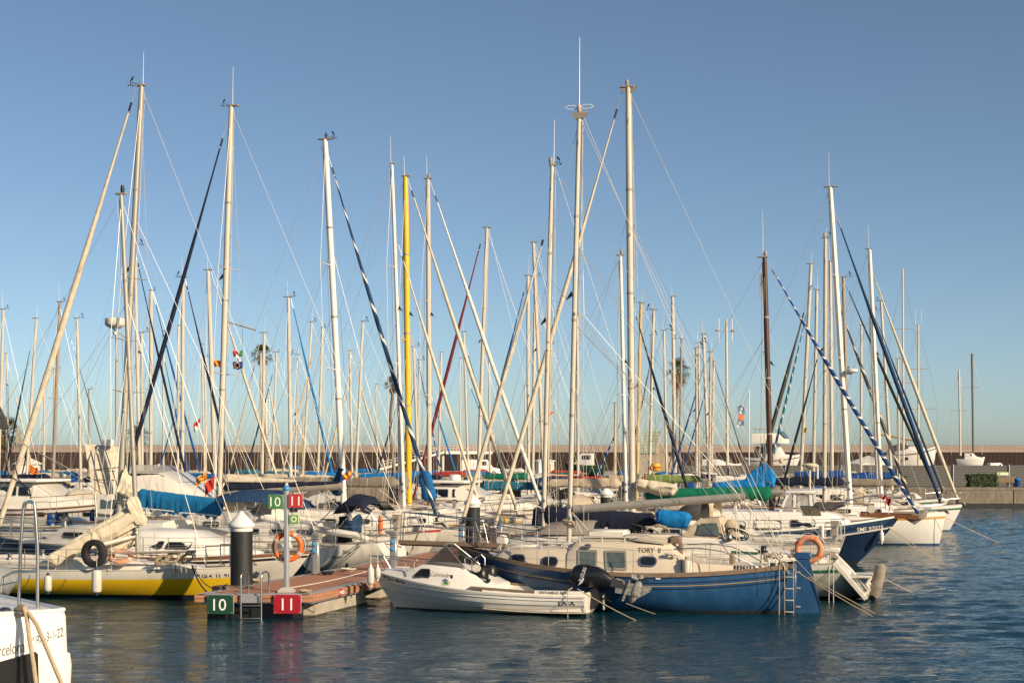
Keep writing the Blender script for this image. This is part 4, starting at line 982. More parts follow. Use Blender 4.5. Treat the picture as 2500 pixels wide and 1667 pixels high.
pedestal('grey power pedestal with blue sockets on the pontoon behind the small white cuddy boat', -3.46, 44.3)
pedestal('grey power pedestal with blue sockets just before the second mooring pile', PZ(1127,52.6,0).x, 52.6)
pedestal('grey power pedestal with blue sockets between the second pile and the cream cabin', PZ(1220,54.2,0).x, 54.2)
pz_ = V((-4.9,41.2,.5)); 
fender('grey fender between the pontoon edge and the small white cuddy boat', P(905,1378,38.75), .58, .09, OLDWHITE, OLDWHITE)
fender('short pale fender standing at the pontoon edge behind the cuddy boat rail', P(922,1378,39.1), .42, .075, OLDWHITE, OLDWHITE)
# ------------------------------------------------------------------ white cuddy boat
def cuddy():
    t = T('cuddy_boat', 'small white lapstrake cuddy boat with tilted black outboard, berthed at the pontoon corner', 'motorboat', (2.02,38.2,0), math.pi-TH); t.sx = 1.076; t.o.scale = (1.076,1,1)
    H = Hull(0, 5.5, 2.0, .50, .57, .98, brake=.8, srake=.06, tw=.88, draft=.25, boot=.035, rise=-.15, tm=.38, k=2.6, kb=1.1); t.H = H; t.laps = 4
    t.part('hull', H.mesh(laps=4, n=40), [WHITE2, M('weedy waterline', (.10,.085,.05), rough=.8)], sharp=25)
    for sd in (1,-1): t.part('gunwale', H.strip(sd, lambda q: H.sheer(q)-.035, lambda q: H.sheer(q)+.012, off=.04), WHITE)
    t.part('deck', H.deck(.0, .03, .42, 1.), WHITE); t.part('cockpit_floor', H.deck(.42, .0, 0., .44), DECK)
    for sd in (1,-1):
        mb = MB(); g = []
        for i in range(13):
            tt = lerp(0,.44,i/12); z = H.sheer(tt); b = H.b(tt); x = H.X(tt,1); g.append([V((x,sd*(b-.0),z+.012)), V((x,sd*(b-.02),z+.05)), V((x,sd*(b-.15),z+.05)), V((x,sd*(b-.17),z-.4))])
        t.part('side_deck', mb.grid(g), WHITE)
        t.part('gunwale_board', MB().hull([V((x,sd*(H.bx(x)-o),H.sheerx(x)+z)) for x in (1.2,2.72) for o in (.015,.14) for z in (.052,.10)]), WOOD)
        t.part('stern_coaming', MB().hull([V((x,sd*(H.bx(x)-o),H.sheerx(x)+z)) for x in (0.04,1.17) for o in (.02,.15) for z in (.05,.125)]), WHITE2)
    t.part('transom_board', MB().box((.06,0,.45), (.09,1.6,.2), .02), WHITE)
    st = [(2.2,.90,.74,.70),(2.28,.90,.72,.74),(3.1,.88,.62,1.17),(4.02,.70,.52,1.20),(4.38,.60,.44,1.03),(4.95,.36,.25,1.03),(5.38,.10,.05,1.02)]
    cab = Cabin(st, lambda x: H.sheerx(x)+.0, .03, .05); cb = t.part('cuddy', cab.mesh(), WHITE2)
    for sd in (1,-1):
        o = [(4.22,.86),(3.82,.86),(3.80,.90),(3.80,1.05),(3.84,1.09),(4.02,1.09),(4.06,1.08),(4.22,.92)]
        t.part('window', MB().panel(o, cab.surf(sd), .012, .03, 0, inset(o,.025)), [SEAL,GLASS], cb)
    # windscreen
    TG = M('tinted screen', (.05,.05,.045), rough=.05, var=.1, alpha=.42, spec=.8)
    A = {s_: V((3.98,s_*.50,1.2)) for s_ in (1,-1)}; B_ = {s_: V((3.50,s_*.36,1.68)) for s_ in (1,-1)}; C_ = {s_: V((2.92,s_*.66,1.12)) for s_ in (1,-1)}; D_ = V((4.1,0,1.22)); E = V((3.56,0,1.70))
    def pane(ps): 
        n = (ps[1]-ps[0]).cross(ps[2]-ps[0]).normalized()*.004; k = len(ps); return MB().add([p+n for p in ps]+[p-n for p in ps], [list(range(k)), list(range(k,2*k))[::-1]]+[[i,(i+1)%k,k+(i+1)%k,k+i] for i in range(k)])
    for s_ in (1,-1):
        for ps in ([A[s_],B_[s_],C_[s_]], [D_,E,B_[s_],A[s_]]):
            mb = MB(); n = (ps[1]-ps[0]).cross(ps[2]-ps[0]).normalized()*.004; k = len(ps)
            mb.add([p+n for p in ps]+[p-n for p in ps], [list(range(k)), list(range(k,2*k))[::-1]]+[[i,(i+1)%k,k+(i+1)%k,k+i] for i in range(k)]); t.part('windscreen', mb, TG)
        t.part('windscreen_frame', MB().tube([A[s_],B_[s_],C_[s_]], .016, 6), FRAME)
        t.part('grab_rail', MB().tube([V((2.95,s_*.55,1.2)),V((2.97,s_*.55,1.36)),V((2.87,s_*.56,1.40)),V((2.78,s_*.57,1.3)),V((2.78,s_*.58,1.05))], .014, 6), STEEL)
    t.part('windscreen_frame', MB().tube([B_[1],E,B_[-1]], .016, 6), FRAME); t.part('windscreen_frame', MB().tube([D_,E], .013, 6), STEEL); t.part('windscreen_frame', MB().tube([A[1],D_,A[-1]], .014, 6), STEEL)
    t.part('steering_console', MB().hull([V((x,y,z)) for x,z in ((3.35,1.15),(3.05,1.15),(3.05,1.3),(3.3,1.42)) for y in (-.5,-.1)]), BLACK)
    t.part('seat', MB().box((2.62,.42,.92), (.34,.4,.42), .06), BLACK); t.part('seat', MB().box((2.62,-.42,.92), (.34,.4,.42), .06), BLACK)
    t.part('steering_wheel', MB().torus((2.95,-.3,1.25), .16, .018, Matrix.Rotation(1.1,3,'Y'), 20, 6), BLACK)
    t.part('speaker', MB().lathe([(.0,.03),(.1,.03),(.11,0),(.09,-.03)], (2.66,.62,1.12), 16, Matrix.Rotation(-1.1,3,'X')), OLDWHITE)
    t.part('hose', MB().tube([V((2.6,.64,1.05)),V((2.5,.68,.92)),V((2.42,.7,.88)),V((2.3,.72,.83))], .02, 6), BLACK); t.part('lamp', MB().lathe([(0,-.06),(.05,-.05),(.06,.03),(0,.04)], (2.34,.72,.84), 10), BLACK)
    t.part('vent', MB().box((3.2,.86,.92), (.06,.05,.09), .01), BLACK)
    t.part('anchor_locker', MB().box((4.72,0,1.065), (.3,.3,.03), .01), WHITE)
    mb = MB(); pts = []
    for s_ in (1,-1):
        pl = [V((x,s_*max(.03,H.bx(x)*.86),z)) for x,z in ((4.22,1.24),(4.5,1.27),(4.9,1.31),(5.25,1.34),(5.48,1.35))]; pts.append(pl)
        mb.tube([V((4.20,s_*.66,1.0))]+pl, .014, 7)
        for i,xx in ((1,4.55),(3,5.2)): mb.tube([pl[i], V((xx-.12,s_*max(.03,H.bx(xx-.1)*.8),1.0))], .012, 6)
    mb.tube([pts[0][-1], V((5.56,0,1.35)), pts[1][-1]], .014, 7); t.part('bow_rail', mb, STEEL)
    t.part('stem_roller', MB().box((5.48,0,1.02), (.3,.1,.05), .01), STEEL)
    # lettering
    xt_, zt_ = at(t,958,1415,.5); hulltext(t, '7ªTA-1-46-02', xt_/1.076, zt_-.0, .112, INK, bold=.012, slope=-.10, wide=.80)
    for sd in (1,-1): t.part('lower_strake', H.strip(sd, lambda q: H.sheer(q)-.05-.19*sm(.35,1,q), lambda q: H.sheer(q)-.02-.19*sm(.35,1,q), .3, .998, .035), WHITE)
    hulltext(t, 'LAIA', .42, .326, .108, INK, bold=.012, wide=1.25, slope=.0)
    S_ = cab.surf(1)
    t.letters('Cabinado', lambda u,v: S_(3.54-u*1.0, .95+v-.04*u), .10, M('script grey', (.22,.19,.15)), cb, 0, .45, .95)
    t.letters('ESTABLE 500', lambda u,v: V((.72-u, H.bx(.72-u)-.012, H.sheerx(.72)+.088+v*.7)), .085, INKG, None, .015, .1, 1.0)
    o = rrect(3.27,.615,3.47,.745,.03); H2 = H.surf(1)
    S2 = cab.surf(1); t.part('sticker', MB().panel(rrect(3.25,.70,3.45,.80,.03), S2, .006, .01), SIGN_L, cb); t.part('sticker_mark', MB().panel(rrect(3.30,.72,3.42,.775,.03), S2, .010, .01), SIGN_G2, cb)
    # outboard, tilted up
    eng = t.part('outboard_bracket', MB().hull([V((x,y,z)) for x,z in ((.02,.62),(-.12,.66),(-.22,.30),(-.05,.12),(.02,.2)) for y in (-.13,.13)]), BLACK)
    secs = [(.50,1.02,.10,.10),(.47,1.01,.20,.16),(.36,.99,.27,.20),(.15,.95,.30,.22),(-.06,.91,.29,.215),(-.25,.86,.23,.18),(-.40,.81,.15,.12),(-.47,.79,.11,.10)]; g = []
    ex = V((-.945,0,-.327)).normalized(); ez = V((-.327,0,.945)).normalized()
    for x,z,a,b in secs:
        row = []
        for j in range(20):
            q = 2*math.pi*j/20; c,s_ = math.cos(q),math.sin(q); row.append(V((x,0,z))+ez*(a*math.copysign(abs(c)**.62,c))+V((0,b*math.copysign(abs(s_)**.62,s_),0)))
        g.append(row)
    EB = M('engine black', (.008,.008,.009), rough=.22, var=.1, coat=.4)
    cw = t.part('engine_cowl', MB().grid(g,0,True,(True,True)), EB)
    th_ = math.radians(-73)
    def eface(u,v):
        p = V((.19,0,.965))+ex*(v*1)+ez*(u)
        # follow the side of the cowl
        xx = p.x; yy = .2
        for (x0,z0,a0,b0),(x1,z1,a1,b1) in zip(secs,secs[1:]):
            if x1 <= xx <= x0: yy = lerp(b0,b1,(x0-xx)/(x0-x1)); break
        return V((p.x, yy+.008, p.z))
    t.letters('SUZUKI', lambda u,v: eface(u*.95+.03,-v), .085, INKW, cw, .012)
    t.part('cowl_stripe', MB().hull([eface(-.27,-.02),eface(-.05,.03),eface(-.05,.07),eface(-.16,.06)]+[eface(-.27,-.02)-V((0,.02,0)),eface(-.05,.05)-V((0,.02,0))]), INKW, cw)
    t.part('engine_midsection', MB().hull([V((x,y,z)) for x,z in ((-.42,.92),(-.44,.70),(-.80,.66),(-.74,.84)) for y in (-.09,.09)]), M('engine grey', (.05,.05,.05), rough=.45))
    SV = M('flaking silver paint', (.34,.33,.31), rough=.6, metal=.2, var=.7, scale=14, bump=.5)
    g0 = V((-1.04,0,.62)); K = 1.5
    t.part('engine_leg', MB().hull([V((x,y,z)) for x,z in ((-.58,.90),(-.56,.54),(-1.12,.46),(-1.05,.76)) for y in (-.07,.07)]), SV)
    R3 = Matrix((tuple((ex.x,0,ez.x)),(0,1,0),(ex.z,0,ez.z)))
    t.part('cavitation_plate', MB().hull([V((-.84,0,.63))+ez*u+ex*w_+V((0,y,0)) for u in (-.30,.34) for w_ in (-.016,.016) for y in (-.13,.13)]), SV)
    t.part('gearcase', MB().tube([g0+ez*k for k in (-.36,-.28,-.05,.16,.26)], [.01,.07,.11,.10,.08], 12), SV)
    t.part('skeg', MB().hull([g0+ex*a+ez*b+V((0,y,0)) for a,b in ((.08,.12),(.08,-.22),(.34,.20),(.32,.06)) for y in (-.012,.012)]), SV)
    pr = []
    for q in range(3):
        a = q*2.094+.4; rd = (ex*math.cos(a)+V((0,1,0))*math.sin(a)); td = (-ex*math.sin(a)+V((0,1,0))*math.cos(a)); c = g0+ez*.31; mb = MB(); gg = []
        for i in range(6):
            r = .07+.17*i/5; wv = .115*math.sin(math.pi*(.25+.7*i/5)); gg.append([c+rd*r+td*wv+ez*.035, c+rd*r+ez*.006, c+rd*r-td*wv-ez*.035])
        mb.grid(gg); t.part('propeller_blade', mb, SV)
    t.part('propeller_hub', MB().tube([g0+ez*.24,g0+ez*.40], [.08,.06], 12), SV)
    for k in range(4): t.part('tilt_ram', MB().tube([V((-.12-.05*k,.07*(k%2*2-1),.55-.05*k)),V((-.30-.06*k,.07*(k%2*2-1),.60-.1*k))], .022, 6), BLACK)
    for y in (-.06,.05): t.part('engine_rod', MB().tube([V((-.26,y,.48)),V((-.28,y,.10))], .018, 6), SV)
    return t
LA = cuddy()
q = LA.W((.18,.8,.68)); e = P(1559,1512,36.6)
solo('mooring_rope', MB().tube(sag(q,e+V((0,0,-.05)),.015), .014, 6), [ROPE], 'tan rope running from the cuddy boat stern down into the water', 'rope', 'mooring ropes')
q2 = LA.W((.36,1.02,.0)); qs = [LA.W((.3,.8,.70)), LA.W((.36,.98,.66)), LA.W((.36,1.03,.4)), LA.W((.36,1.02,-.05))]; solo('mooring_rope', MB().tube(qs,.013,6), [ROPE], 'short tan rope hanging down the cuddy boat side beside its name', 'rope', 'mooring ropes')
solo('mooring_rope', MB().tube(sag(LA.W((5.45,0,1.0)), P(690,1436,38.2)+V((0,0,.0)), .02), .011, 6), [ROPEW], 'thin pale rope from the cuddy boat bow across the pontoon deck', 'rope', 'mooring ropes')
# ------------------------------------------------------------------ blue double-ended motorsailer
def motorsailer():
    t = T('motorsailer', 'blue hulled motorsailer with cream wheelhouse, wooden rail and rudder hung on the stern', 'sailboat', (7.2,38.45,0), math.pi-TH, 'sailing boats moored in the marina')
    H = Hull(0, 8.9, 2.7, 1.22, .97, 1.48, brake=1.2, srake=.12, tw=.42, draft=.4, boot=.06, rise=-.2, tm=.5, k=3.4, kb=1.3, ks=2.4); t.H = H
    t.part('hull', H.mesh(n=40), [BLUEHULL, M('scummy waterline', (.05,.05,.045), rough=.85, var=.6, scale=9)], sharp=35)
    t.part('deck', H.deck(.06), CREAM)
    for sd in (1,-1):
        t.part('wooden_rail', H.strip(sd, lambda q: H.sheer(q)-.05, lambda q: H.sheer(q)+.055, off=.05), WOOD)
        for a,b,m in ((.205,.18,NAVYHULL),(.285,.27,GOLD),(.36,.335,NAVYHULL)): t.part('moulding', H.strip(sd, lambda q,a=a: H.sheer(q)-a, lambda q,b=b: H.sheer(q)-b, .02, .97, off=.014), m)
        for x in (3.3,4.5): t.part('scupper', MB().panel(rrect(x-.06,H.sheerx(x)-.10,x+.06,H.sheerx(x)-.06,.015), H.surf(sd), .03, .03), INKW)
    zb = lambda x: H.sheerx(x)-.08
    def S(px,py,wb,wt,y=.95): x,z = at(t,px,py,y); return (x,wb,wt,z)
    st = [S(1866,1381,.50,.46,.6),S(1800,1382,.78,.74),S(1705,1376,.92,.86),S(1664,1366,.98,.90)]
    coam = Cabin(sorted(st), zb, .0, .03); t.part('cockpit_coaming', coam.mesh(), CREAM)
    st = [S(1662,1364,.98,.9),S(1648,1352,.98,.86),S(1632,1330,.98,.82),S(1500,1327,.99,.80),S(1412,1326,.97,.78),S(1400,1327,.96,.77),S(1382,1344,.95,.76)]
    wh = Cabin(sorted(st), zb, .13, .08); w_ = t.part('wheelhouse', wh.mesh(), CREAM)
    st = [S(1384,1343,.93,.72),S(1300,1342,.88,.64),S(1219,1341,.72,.48),S(1200,1352,.64,.40),S(1178,1374,.55,.30)]
    fc = Cabin(sorted(st), zb, .10, .08); f_ = t.part('forward_cabin', fc.mesh(), CREAM)
    def win(cab,par,px0,py0,px1,py1,r,fr,mats,name='window',y=.95,lean=0.):
        x0,z1 = at(t,px0,py0,y); x1,z0 = at(t,px1,py1,y); 
        for sd in (1,-1):
            o = rrect(min(x0,x1),z0,max(x0,x1),z1,r)
            if lean: o = [(x-lean*(z-z0)*(1 if x > (x0+x1)/2 else .7),z) for x,z in o]
            t.part(name, MB().panel(o, cab.surf(sd), .02, .04, 0, inset(o,fr)), mats, par)
    win(wh,w_,1410,1341,1458,1386,.03,.055,[FRAMEG,GREYGLASS],lean=-.05); win(wh,w_,1479,1343,1531,1391,.03,.055,[FRAMEG,GREYGLASS],lean=-.12)
    win(wh,w_,1559,1356.5,1603,1382.5,.12,.035,[STEEL,GLASS],'porthole')
    win(fc,f_,1239,1353,1278,1378,.12,.035,[STEEL,GLASS],'porthole',.9); win(fc,f_,1319,1358,1360,1384,.12,.035,[STEEL,GLASS],'porthole',.92)
    for cab,par,pxs,py,y in ((wh,w_,(1415,1470,1525,1580),1318,.62),(fc,f_,(1222,1272,1322,1378),1335,.5)):
        for sd in (1,-1):
            pts = []
            for px in pxs: x,z = at(t,px,py,y); pts.append(V((x,sd*y,cab.at(x)[2]+.15)))
            mb = MB().tube([pts[0]-V((-.08,0,.1))]+pts+[pts[-1]-V((.08,0,.1))], .02, 6)
            for p in pts: mb.tube([p,p-V((0,0,.14))], .017, 5)
            t.part('grab_rail', mb, OLDWHITE, par)
    x,z = at(t,1434,1333,.95); t.part('navigation_light', MB().lathe([(0,-.08),(.05,-.07),(.06,0),(.05,.08),(0,.09)], (x,.87,z), 10, Matrix.Rotation(math.pi/2,3,'Y')), STEEL, w_)
    x0,_ = at(t,1600,1300,0); x1,_ = at(t,1565,1300,0); t.part('sliding_hatch', MB().box(((x0+x1)/2-.1,0,wh.at(x0)[2]+.16), (1.3,.8,.12), .04), CREAM, w_)
    x0,_ = at(t,1487,1300,0); t.part('roof_locker', MB().box((x0,.0,wh.at(x0)[2]+.22), (1.0,.7,.2), .05), WHITE, w_)
    x0,_ = at(t,1590,1312,.3); t.part('spray_coaming', arcs([(x0+.55,wh.at(x0)[2]+.08,.5,.08),(x0+.2,wh.at(x0)[2]+.06,.72,.18),(x0-.5,wh.at(x0)[2]-.0,.84,.14)]), CREAM, w_)
    S_ = wh.surf(1); x,z = at(t,1583,1343,.95); t.letters('TORY  II', lambda u,v: S_(x-u, z+v), .125, INKG, w_, .012, 0, .95)
    x,z = at(t,1588,1353,.95); t.letters('7ª ES', lambda u,v: S_(x-u, z+v), .04, INKG, w_)
    x,z = at(t,1660,1344,.5)
    t.part('companion_door', MB().box((x,.25,z-.25), (.05,.30,.8), .01), TEAK); t.part('door_post', MB().box((x-.02,.48,z-.22), (.10,.12,.85), .02), WOOD); t.part('door_cap', MB().box((x+.1,.5,z+.28), (.28,.28,.2), .03), WOOD)
    x,z = at(t,1640,1335,.9); t.part('rope_coil', coil((x+.05,.93,z-.22),.10,4,2), ROPEW)
    x,z = at(t,1682,1385,.7); zz = coam.at(x)[2]; t.part('vent_cowl', MB().lathe([(.11,-.35),(.11,.16),(.10,.18),(.06,.19),(.06,.28),(0,.29)], (x,.99,zz-.16), 16), CREAM)
    x,z = at(t,1812,1386,.9); sf = coam.surf(1)
    for k in range(6): t.part('vent_slot', MB().panel(rrect(x+.2-k*.075-.025,z-.045,x+.2-k*.075+.02,z+.045,.005), sf, .012, .02), BLACK)
    for k in range(4): t.part('fairlead', MB().box((.25+.18*k,H.bx(.25+.18*k)-.1,H.sheerx(.3)+.1), (.05,.05,.16), .012), WHITE)
    x,_ = at(t,1786,1370,.3); t.part('tiller_post', MB().box((x,.2,H.sheerx(x)+.2), (.12,.12,.5), .02), WOOD)
    # rudder hung outboard
    rud = MB().hull([V((x,y,z)) for x,z in ((-.03,1.42),(-.33,1.42),(-.36,1.25),(-.72,-.3),(-.03,-.3)) for y in (-.05,.05)]); ru = t.part('rudder', rud, BLUEHULL)
    t.part('rudder_head', MB().box((-.18,0,1.44), (.40,.15,.18), .02), BLUEHULL, ru)
    for z in (.15,.62,1.02): t.part('pintle', MB().box((-.04,0,z), (.16,.13,.05), .01), GREYSPAR, ru)
    t.part('sternpost', MB().box((.03,0,.5), (.10,.14,1.5), .02), BLUEHULL)
    # boarding ladder
    sdy = lambda x: H.bx(x)*.9+.10
    lad = MB(); xs_ = [at(t,px,1440,.6)[0] for px in (1906,1916,1938)]
    for x in xs_[1:]:
        lad.tube([V((x,.45,1.30)),V((x,.62,1.34)),V((x,.70,1.24)),V((x,.70,-.15))], .013, 7)
    t.part('boarding_ladder', lad, M('dull ladder tube', (.22,.19,.16), rough=.5, metal=.4))
    for z in (.95,.66,.37,.08): t.part('ladder_step', MB().box(((xs_[1]+xs_[2])/2,.70,z), (abs(xs_[2]-xs_[1]),.06,.024), .008), OLDWHITE)
    t.part('stern_line', MB().tube([V((xs_[0],.55,1.28)),V((xs_[0]+.02,.72,1.2)),V((xs_[0]+.02,.74,.5)),V((xs_[0]+.03,.74,-.1))], .013, 6), ROPE)
    t.part('rope_coil', coil((.55,.3,1.34),.2,4,5), ROPE)
    # bowsprit and pulpit
    bx_ = 8.4; tipx,_ = at(t,976,1326,0); zt = at(t,976,1327,0)[1]
    t.part('bowsprit', MB().hull([V((x,y,z)) for x,z,w2 in ((7.6,1.52,.2),(tipx,zt,.13)) for y in (-w2,w2) for z in (z-.05,z+.06)]), WOOD)
    mb = MB()
    for s_ in (1,-1):
        top = [V((6.5,s_*(H.bx(6.5)-.06),2.02)),V((7.4,s_*.62,2.1)),V((8.4,s_*.36,2.25)),V((tipx-.5,s_*.16,2.42)),V((tipx-.1,s_*.1,2.44)),V((tipx-.05,s_*.1,zt+.05))]
        mb.tube(top, .017, 7); mid = [V((6.5,s_*(H.bx(6.5)-.06),1.72)),V((7.4,s_*.6,1.82)),V((8.6,s_*.33,1.98)),V((tipx-.4,s_*.14,2.08))]; mb.tube(mid, .013, 6)
        for p,b in ((top[0],V((6.5,s_*(H.bx(6.5)-.05),H.sheerx(6.5)))),(top[1],V((7.3,s_*.58,H.sheerx(7.3)))),(top[2],V((8.2,s_*.25,1.55))),(top[3],V((tipx-.9,s_*.1,zt)))): mb.tube([p,b], .014, 6)
    t.part('pulpit', mb, STEEL)
    t.part('anchor_winch', MB().lathe([(.12,-.14),(.15,-.1),(.09,-.05),(.09,.05),(.15,.1),(.12,.14)], (7.75,0,1.72), 14, rot90), OLDWHITE); t.part('windlass_body', MB().box((7.75,0,1.6), (.26,.2,.2), .03), WHITE)
    t.part('bow_locker', MB().box((7.1,0,1.52), (.7,.6,.2), .04), WHITE)
    # stanchions and lifeline
    pts = []
    for px,h in ((1337,.62),(1548,.62),(1690,.6),(1730,.6)):
        x,_ = at(t,px,1390,1.2); pts.append(x)
    for sd in (1,-1):
        for x in pts: b = V((x,sd*(H.bx(x)-.06),H.sheerx(x)+.04)); t.part('stanchion', MB().tube([b,b+V((0,0,.6))], .014, 6), STEEL)
        t.part('lifeline', MB().tube([V((x,sd*(H.bx(x)-.06),H.sheerx(x)+.62)) for x in [6.5]+pts[::1]], .006, 4), WIRE)
        g = [V((pts[-1]+.9,sd*1.05,1.62)),V((pts[-1]+.3,sd*1.05,1.66)),V((pts[-1]-.3,sd*1.0,1.58)),V((pts[-1]-.7,sd*.9,1.42)),V((pts[-1]-1.05,sd*.8,1.24))]; t.part('stern_rail', MB().tube(g,.014,6), STEEL)
    # mast on the wheelhouse roof, bare boom
    b_ = t.L(P(1387,1327,39.95)); b_.y = 0; a_ = t.L(P(1414,278,39.95)); a_.y = 0; b_.z = wh.at(b_.x)[2]+.02 if b_.x < wh.st[-1][0] else fc.at(b_.x)[2]+.05
    t.part('mast_step', MB().box(b_+V((0,0,.05)), (.4,.35,.14), .03), OLDWHITE)
    m = rig(t, a_, b_, 13, 39.95, PALE, (.535,), 2.6, .95, .1, 8.6, (a_+V((.0,0,-3.9)), V((8.3,0,1.7)), [C_CREAM], .05, 0) if False else None, 0, False, 0, spl=.62)
    # radio loop antennas and whip on the masthead
    for s_ in (-1,1):
        c = a_+V((s_*.21,0,.18)); t.part('loop_antenna', MB().tube([c+V((.17*q[0],.03*q[0],.05*q[1])) for q in ((-1,0),(-.5,1),(.5,1),(1,0),(.5,-1),(-.5,-1),(-1,0))], .011, 5), WHITESPAR, m)
    t.part('antenna', MB().tube([a_,a_+V((-.01,0,2.02))], [.016,.006], 5), WHITESPAR, m); t.part('masthead_light', MB().lathe([(.05,.05),(.06,.1),(.06,.2),(.03,.24),(0,.25)], a_, 10), C_BEIGE, m)
    t.part('masthead_plate', MB().hull([a_+V((x,y,z)) for x,z in ((-.24,.02),(.24,.02),(.1,-.14),(-.12,-.12)) for y in (-.06,.06)]), GREYSPAR, m)
    p0,p1 = V((b_.x-.12,0,at(t,1400,1243,0)[1])), None; x,z = at(t,1818,1212,0); p1 = V((x,0,z)); t.part('boom', MB().tube([p0,p1], .085, 12, flat=1.25), ALU)
    t.part('topping_lift', wire(a_+V((-.1,0,-.05)), p1, .006), WIRE); x2,z2 = at(t,1795,1217,0)
    t.part('mainsheet', MB().tube([V((x2,0,z2)),V((x2-.05,.05,1.45))], .012, 5), ROPEW); t.part('mainsheet', MB().tube([V((x2-.02,-.03,z2)),V((x2-.12,-.05,1.45))], .012, 5), ROPEW)
    t.part('mainsheet_block', MB().box((x2,0,z2-.28), (.1,.06,.2), .02), WHITE)
    for k,(dx,z) in enumerate(((.6,b_.z+.05),(1.1,b_.z+.0))): t.part('halyard', MB().tube(sag(b_+V((-.1,.05*k,.9)),V((b_.x-dx,.3,z)),.03),.012,5), ROPEW)
    t.part('halyard_coil', coil(b_+V((-.02,.13,.62)),.13,5,7,.014), ROPE)
    return t
TO = motorsailer()
c = TO.W((-.33,-.02,1.60)); ringbuoy('faded pink orange life ring on the stern post of the blue motorsailer', c, .29, .075, Matrix.Rotation(-.25,3,'Z') @ rot90, ORANGE2, ORANGE)
for lab,a,b in (('tan stern rope of the blue motorsailer slanting into open water, lower one',(.3,.3,1.28),P(2130,1501,36.8)),('tan stern rope of the blue motorsailer slanting into open water, upper one',(.35,-.2,1.28),P(2137,1494,37.3))):
    solo('mooring_rope', MB().tube(sag(TO.W(a), b+V((0,0,-.03)), .01), .013, 6), [ROPE], lab, 'rope', 'mooring ropes')
solo('mooring_rope', MB().tube(sag(P(1529,1472,37.75), P(1599,1498,37.3), .01), .012, 6), [ROPE], 'tan rope end dipping into the water beside the raised propeller', 'rope', 'mooring ropes')
x = LA.W((1.9,-.95,.55))
# ------------------------------------------------------------------ old white sloop, reverse transom
DO = sailboat('old white sloop with green stripe, DOS lettering and sloped stern, navy cover on its boom', (1348,405,1326,1315), 44.6, -1, 12, (1329,575,1132,1262,[C_CREAM],13), None, 'old', None, A=8.4, beam=3.2, fb=(1.02,.95,1.25), mat=PALE, spread=(.50,), antenna=1.35, vane=1, boot=BLACKHULL, cabin=WHITE, zb=1.62, srake=-.85, brake=1.4, hk=dict(rise=.06,draft=.3,tw=.72,k=2.3,kb=1.1,ks=1.9), cabwin=4, plain=True, boomz=.75, tip=GREYSPAR, spl=.75)
H = DO.H
p0, p1 = DO.L(P(1320,1247,44.5)), DO.L(P(1604,1268,43.6)); p0.y = p1.y = 0; DO.part('boom', MB().tube([p0+V((.1,0,-.05)), p1+V((-.35,0,-.02))], .07, 10), ALU); cv = cover(p0, p1, .17, .16, .13, .42, 8.3, 44, 22, .95, .9); co_ = DO.part('sail_cover', cv, C_NAVY); lash(DO, cv, co_, C_NAVY)
DO.part('mast_boot', cover(p0+V((.17,0,-.5)), p0+V((.14,.001,.12)), .14, .12, .17, .16, 3.3, 12, 14, .9), C_NAVY); DO.part('topping_lift', wire(DO.top+V((-.1,0,-.05)), p1+V((-.3,0,.05)), .005), WIRE)
for q_ in (.35,.7): DO.part('mainsheet', MB().tube([p0.lerp(p1,q_)+V((0,.1,-.45)), p0.lerp(p1,q_-.08)+V((0,.5,-1.0))], .013, 5), ROPEW)
for sd in (1,-1): DO.part('stripe', H.strip(sd, lambda q: H.sheer(q)-.22, lambda q: H.sheer(q)-.14, 0, .97, .008), STRIPE_GREEN)
ca = Cabin([(-8.2,.95,.85,1.14),(-7.6,1.05,.95,1.22),(-6.4,1.12,1.0,1.34),(-5.6,1.05,.92,1.66),(-3.0,1.0,.85,1.72)], lambda x: H.sheerx(x)-.05, .05); cpt = DO.part('cockpit_coaming', ca.mesh(), WHITE)
S_ = ca.surf(1); x,z = at(DO,1887,1355,1.15); DO.letters('DOS', lambda u,v: S_(x-u, z+v, .05), .17, INKG, cpt, .0, 0, 1.15)
DO.part('coaming_stripe', MB().panel([(x+1.15,z+.02),(x+.45,z-.0),(x+.40,z+.07),(x+1.15,z+.10)], S_, .01, .02), STRIPE_GREEN, cpt); DO.part('coaming_stripe', MB().panel([(x-.45,z-.05),(x-1.25,z-.09),(x-1.2,z-.0),(x-.5,z+.03)], S_, .01, .02), STRIPE_GREEN, cpt)
for k,(px,py) in enumerate(((1863,1338),(1780,1330),(1938,1332))):
    xx,zz = at(DO,px,py,.95); DO.part('winch', MB().lathe([(.13,0),(.14,.03),(.09,.06),(.08,.11),(.11,.14),(.11,.16),(.05,.18),(0,.18)], (xx,.92,ca.at(xx)[2]-.02), 14), BLACK if k < 1 else STEEL)
xx,zz = at(DO,2080,1380,0); DO.part('transom_panel', MB().hull([V((x,y,z)) for x,z in ((-8.41,1.04),(-9.26,.06),(-9.34,.10),(-8.49,1.10)) for y in (-1.06,1.06)]), WHITE)
DO.part('swim_platform', MB().box((-9.12,0,.66), (.62,1.3,.06), .02), OLDWHITE)
for s_ in (-.5,.5): DO.part('platform_arm', MB().tube([(-9.4,s_,.62),(-9.3,s_,.45),(-9.4,s_,.3),(-9.2,s_,.15)], .05, 8), WHITE)
DO.part('stern_seat', MB().box((-8.3,.3,1.38), (.55,.5,.12), .03), WHITE); DO.part('stern_ladder', MB().tube([(-8.4,.2,1.3),(-8.9,.25,.8),(-9.3,.25,.2)], .03, 7), WHITE)
DO.part('windlass_coil', coil((-5.8,.9,1.8),.26,6,11), ROPED)
lx = at(DO,2024,1400,1.2)[0]
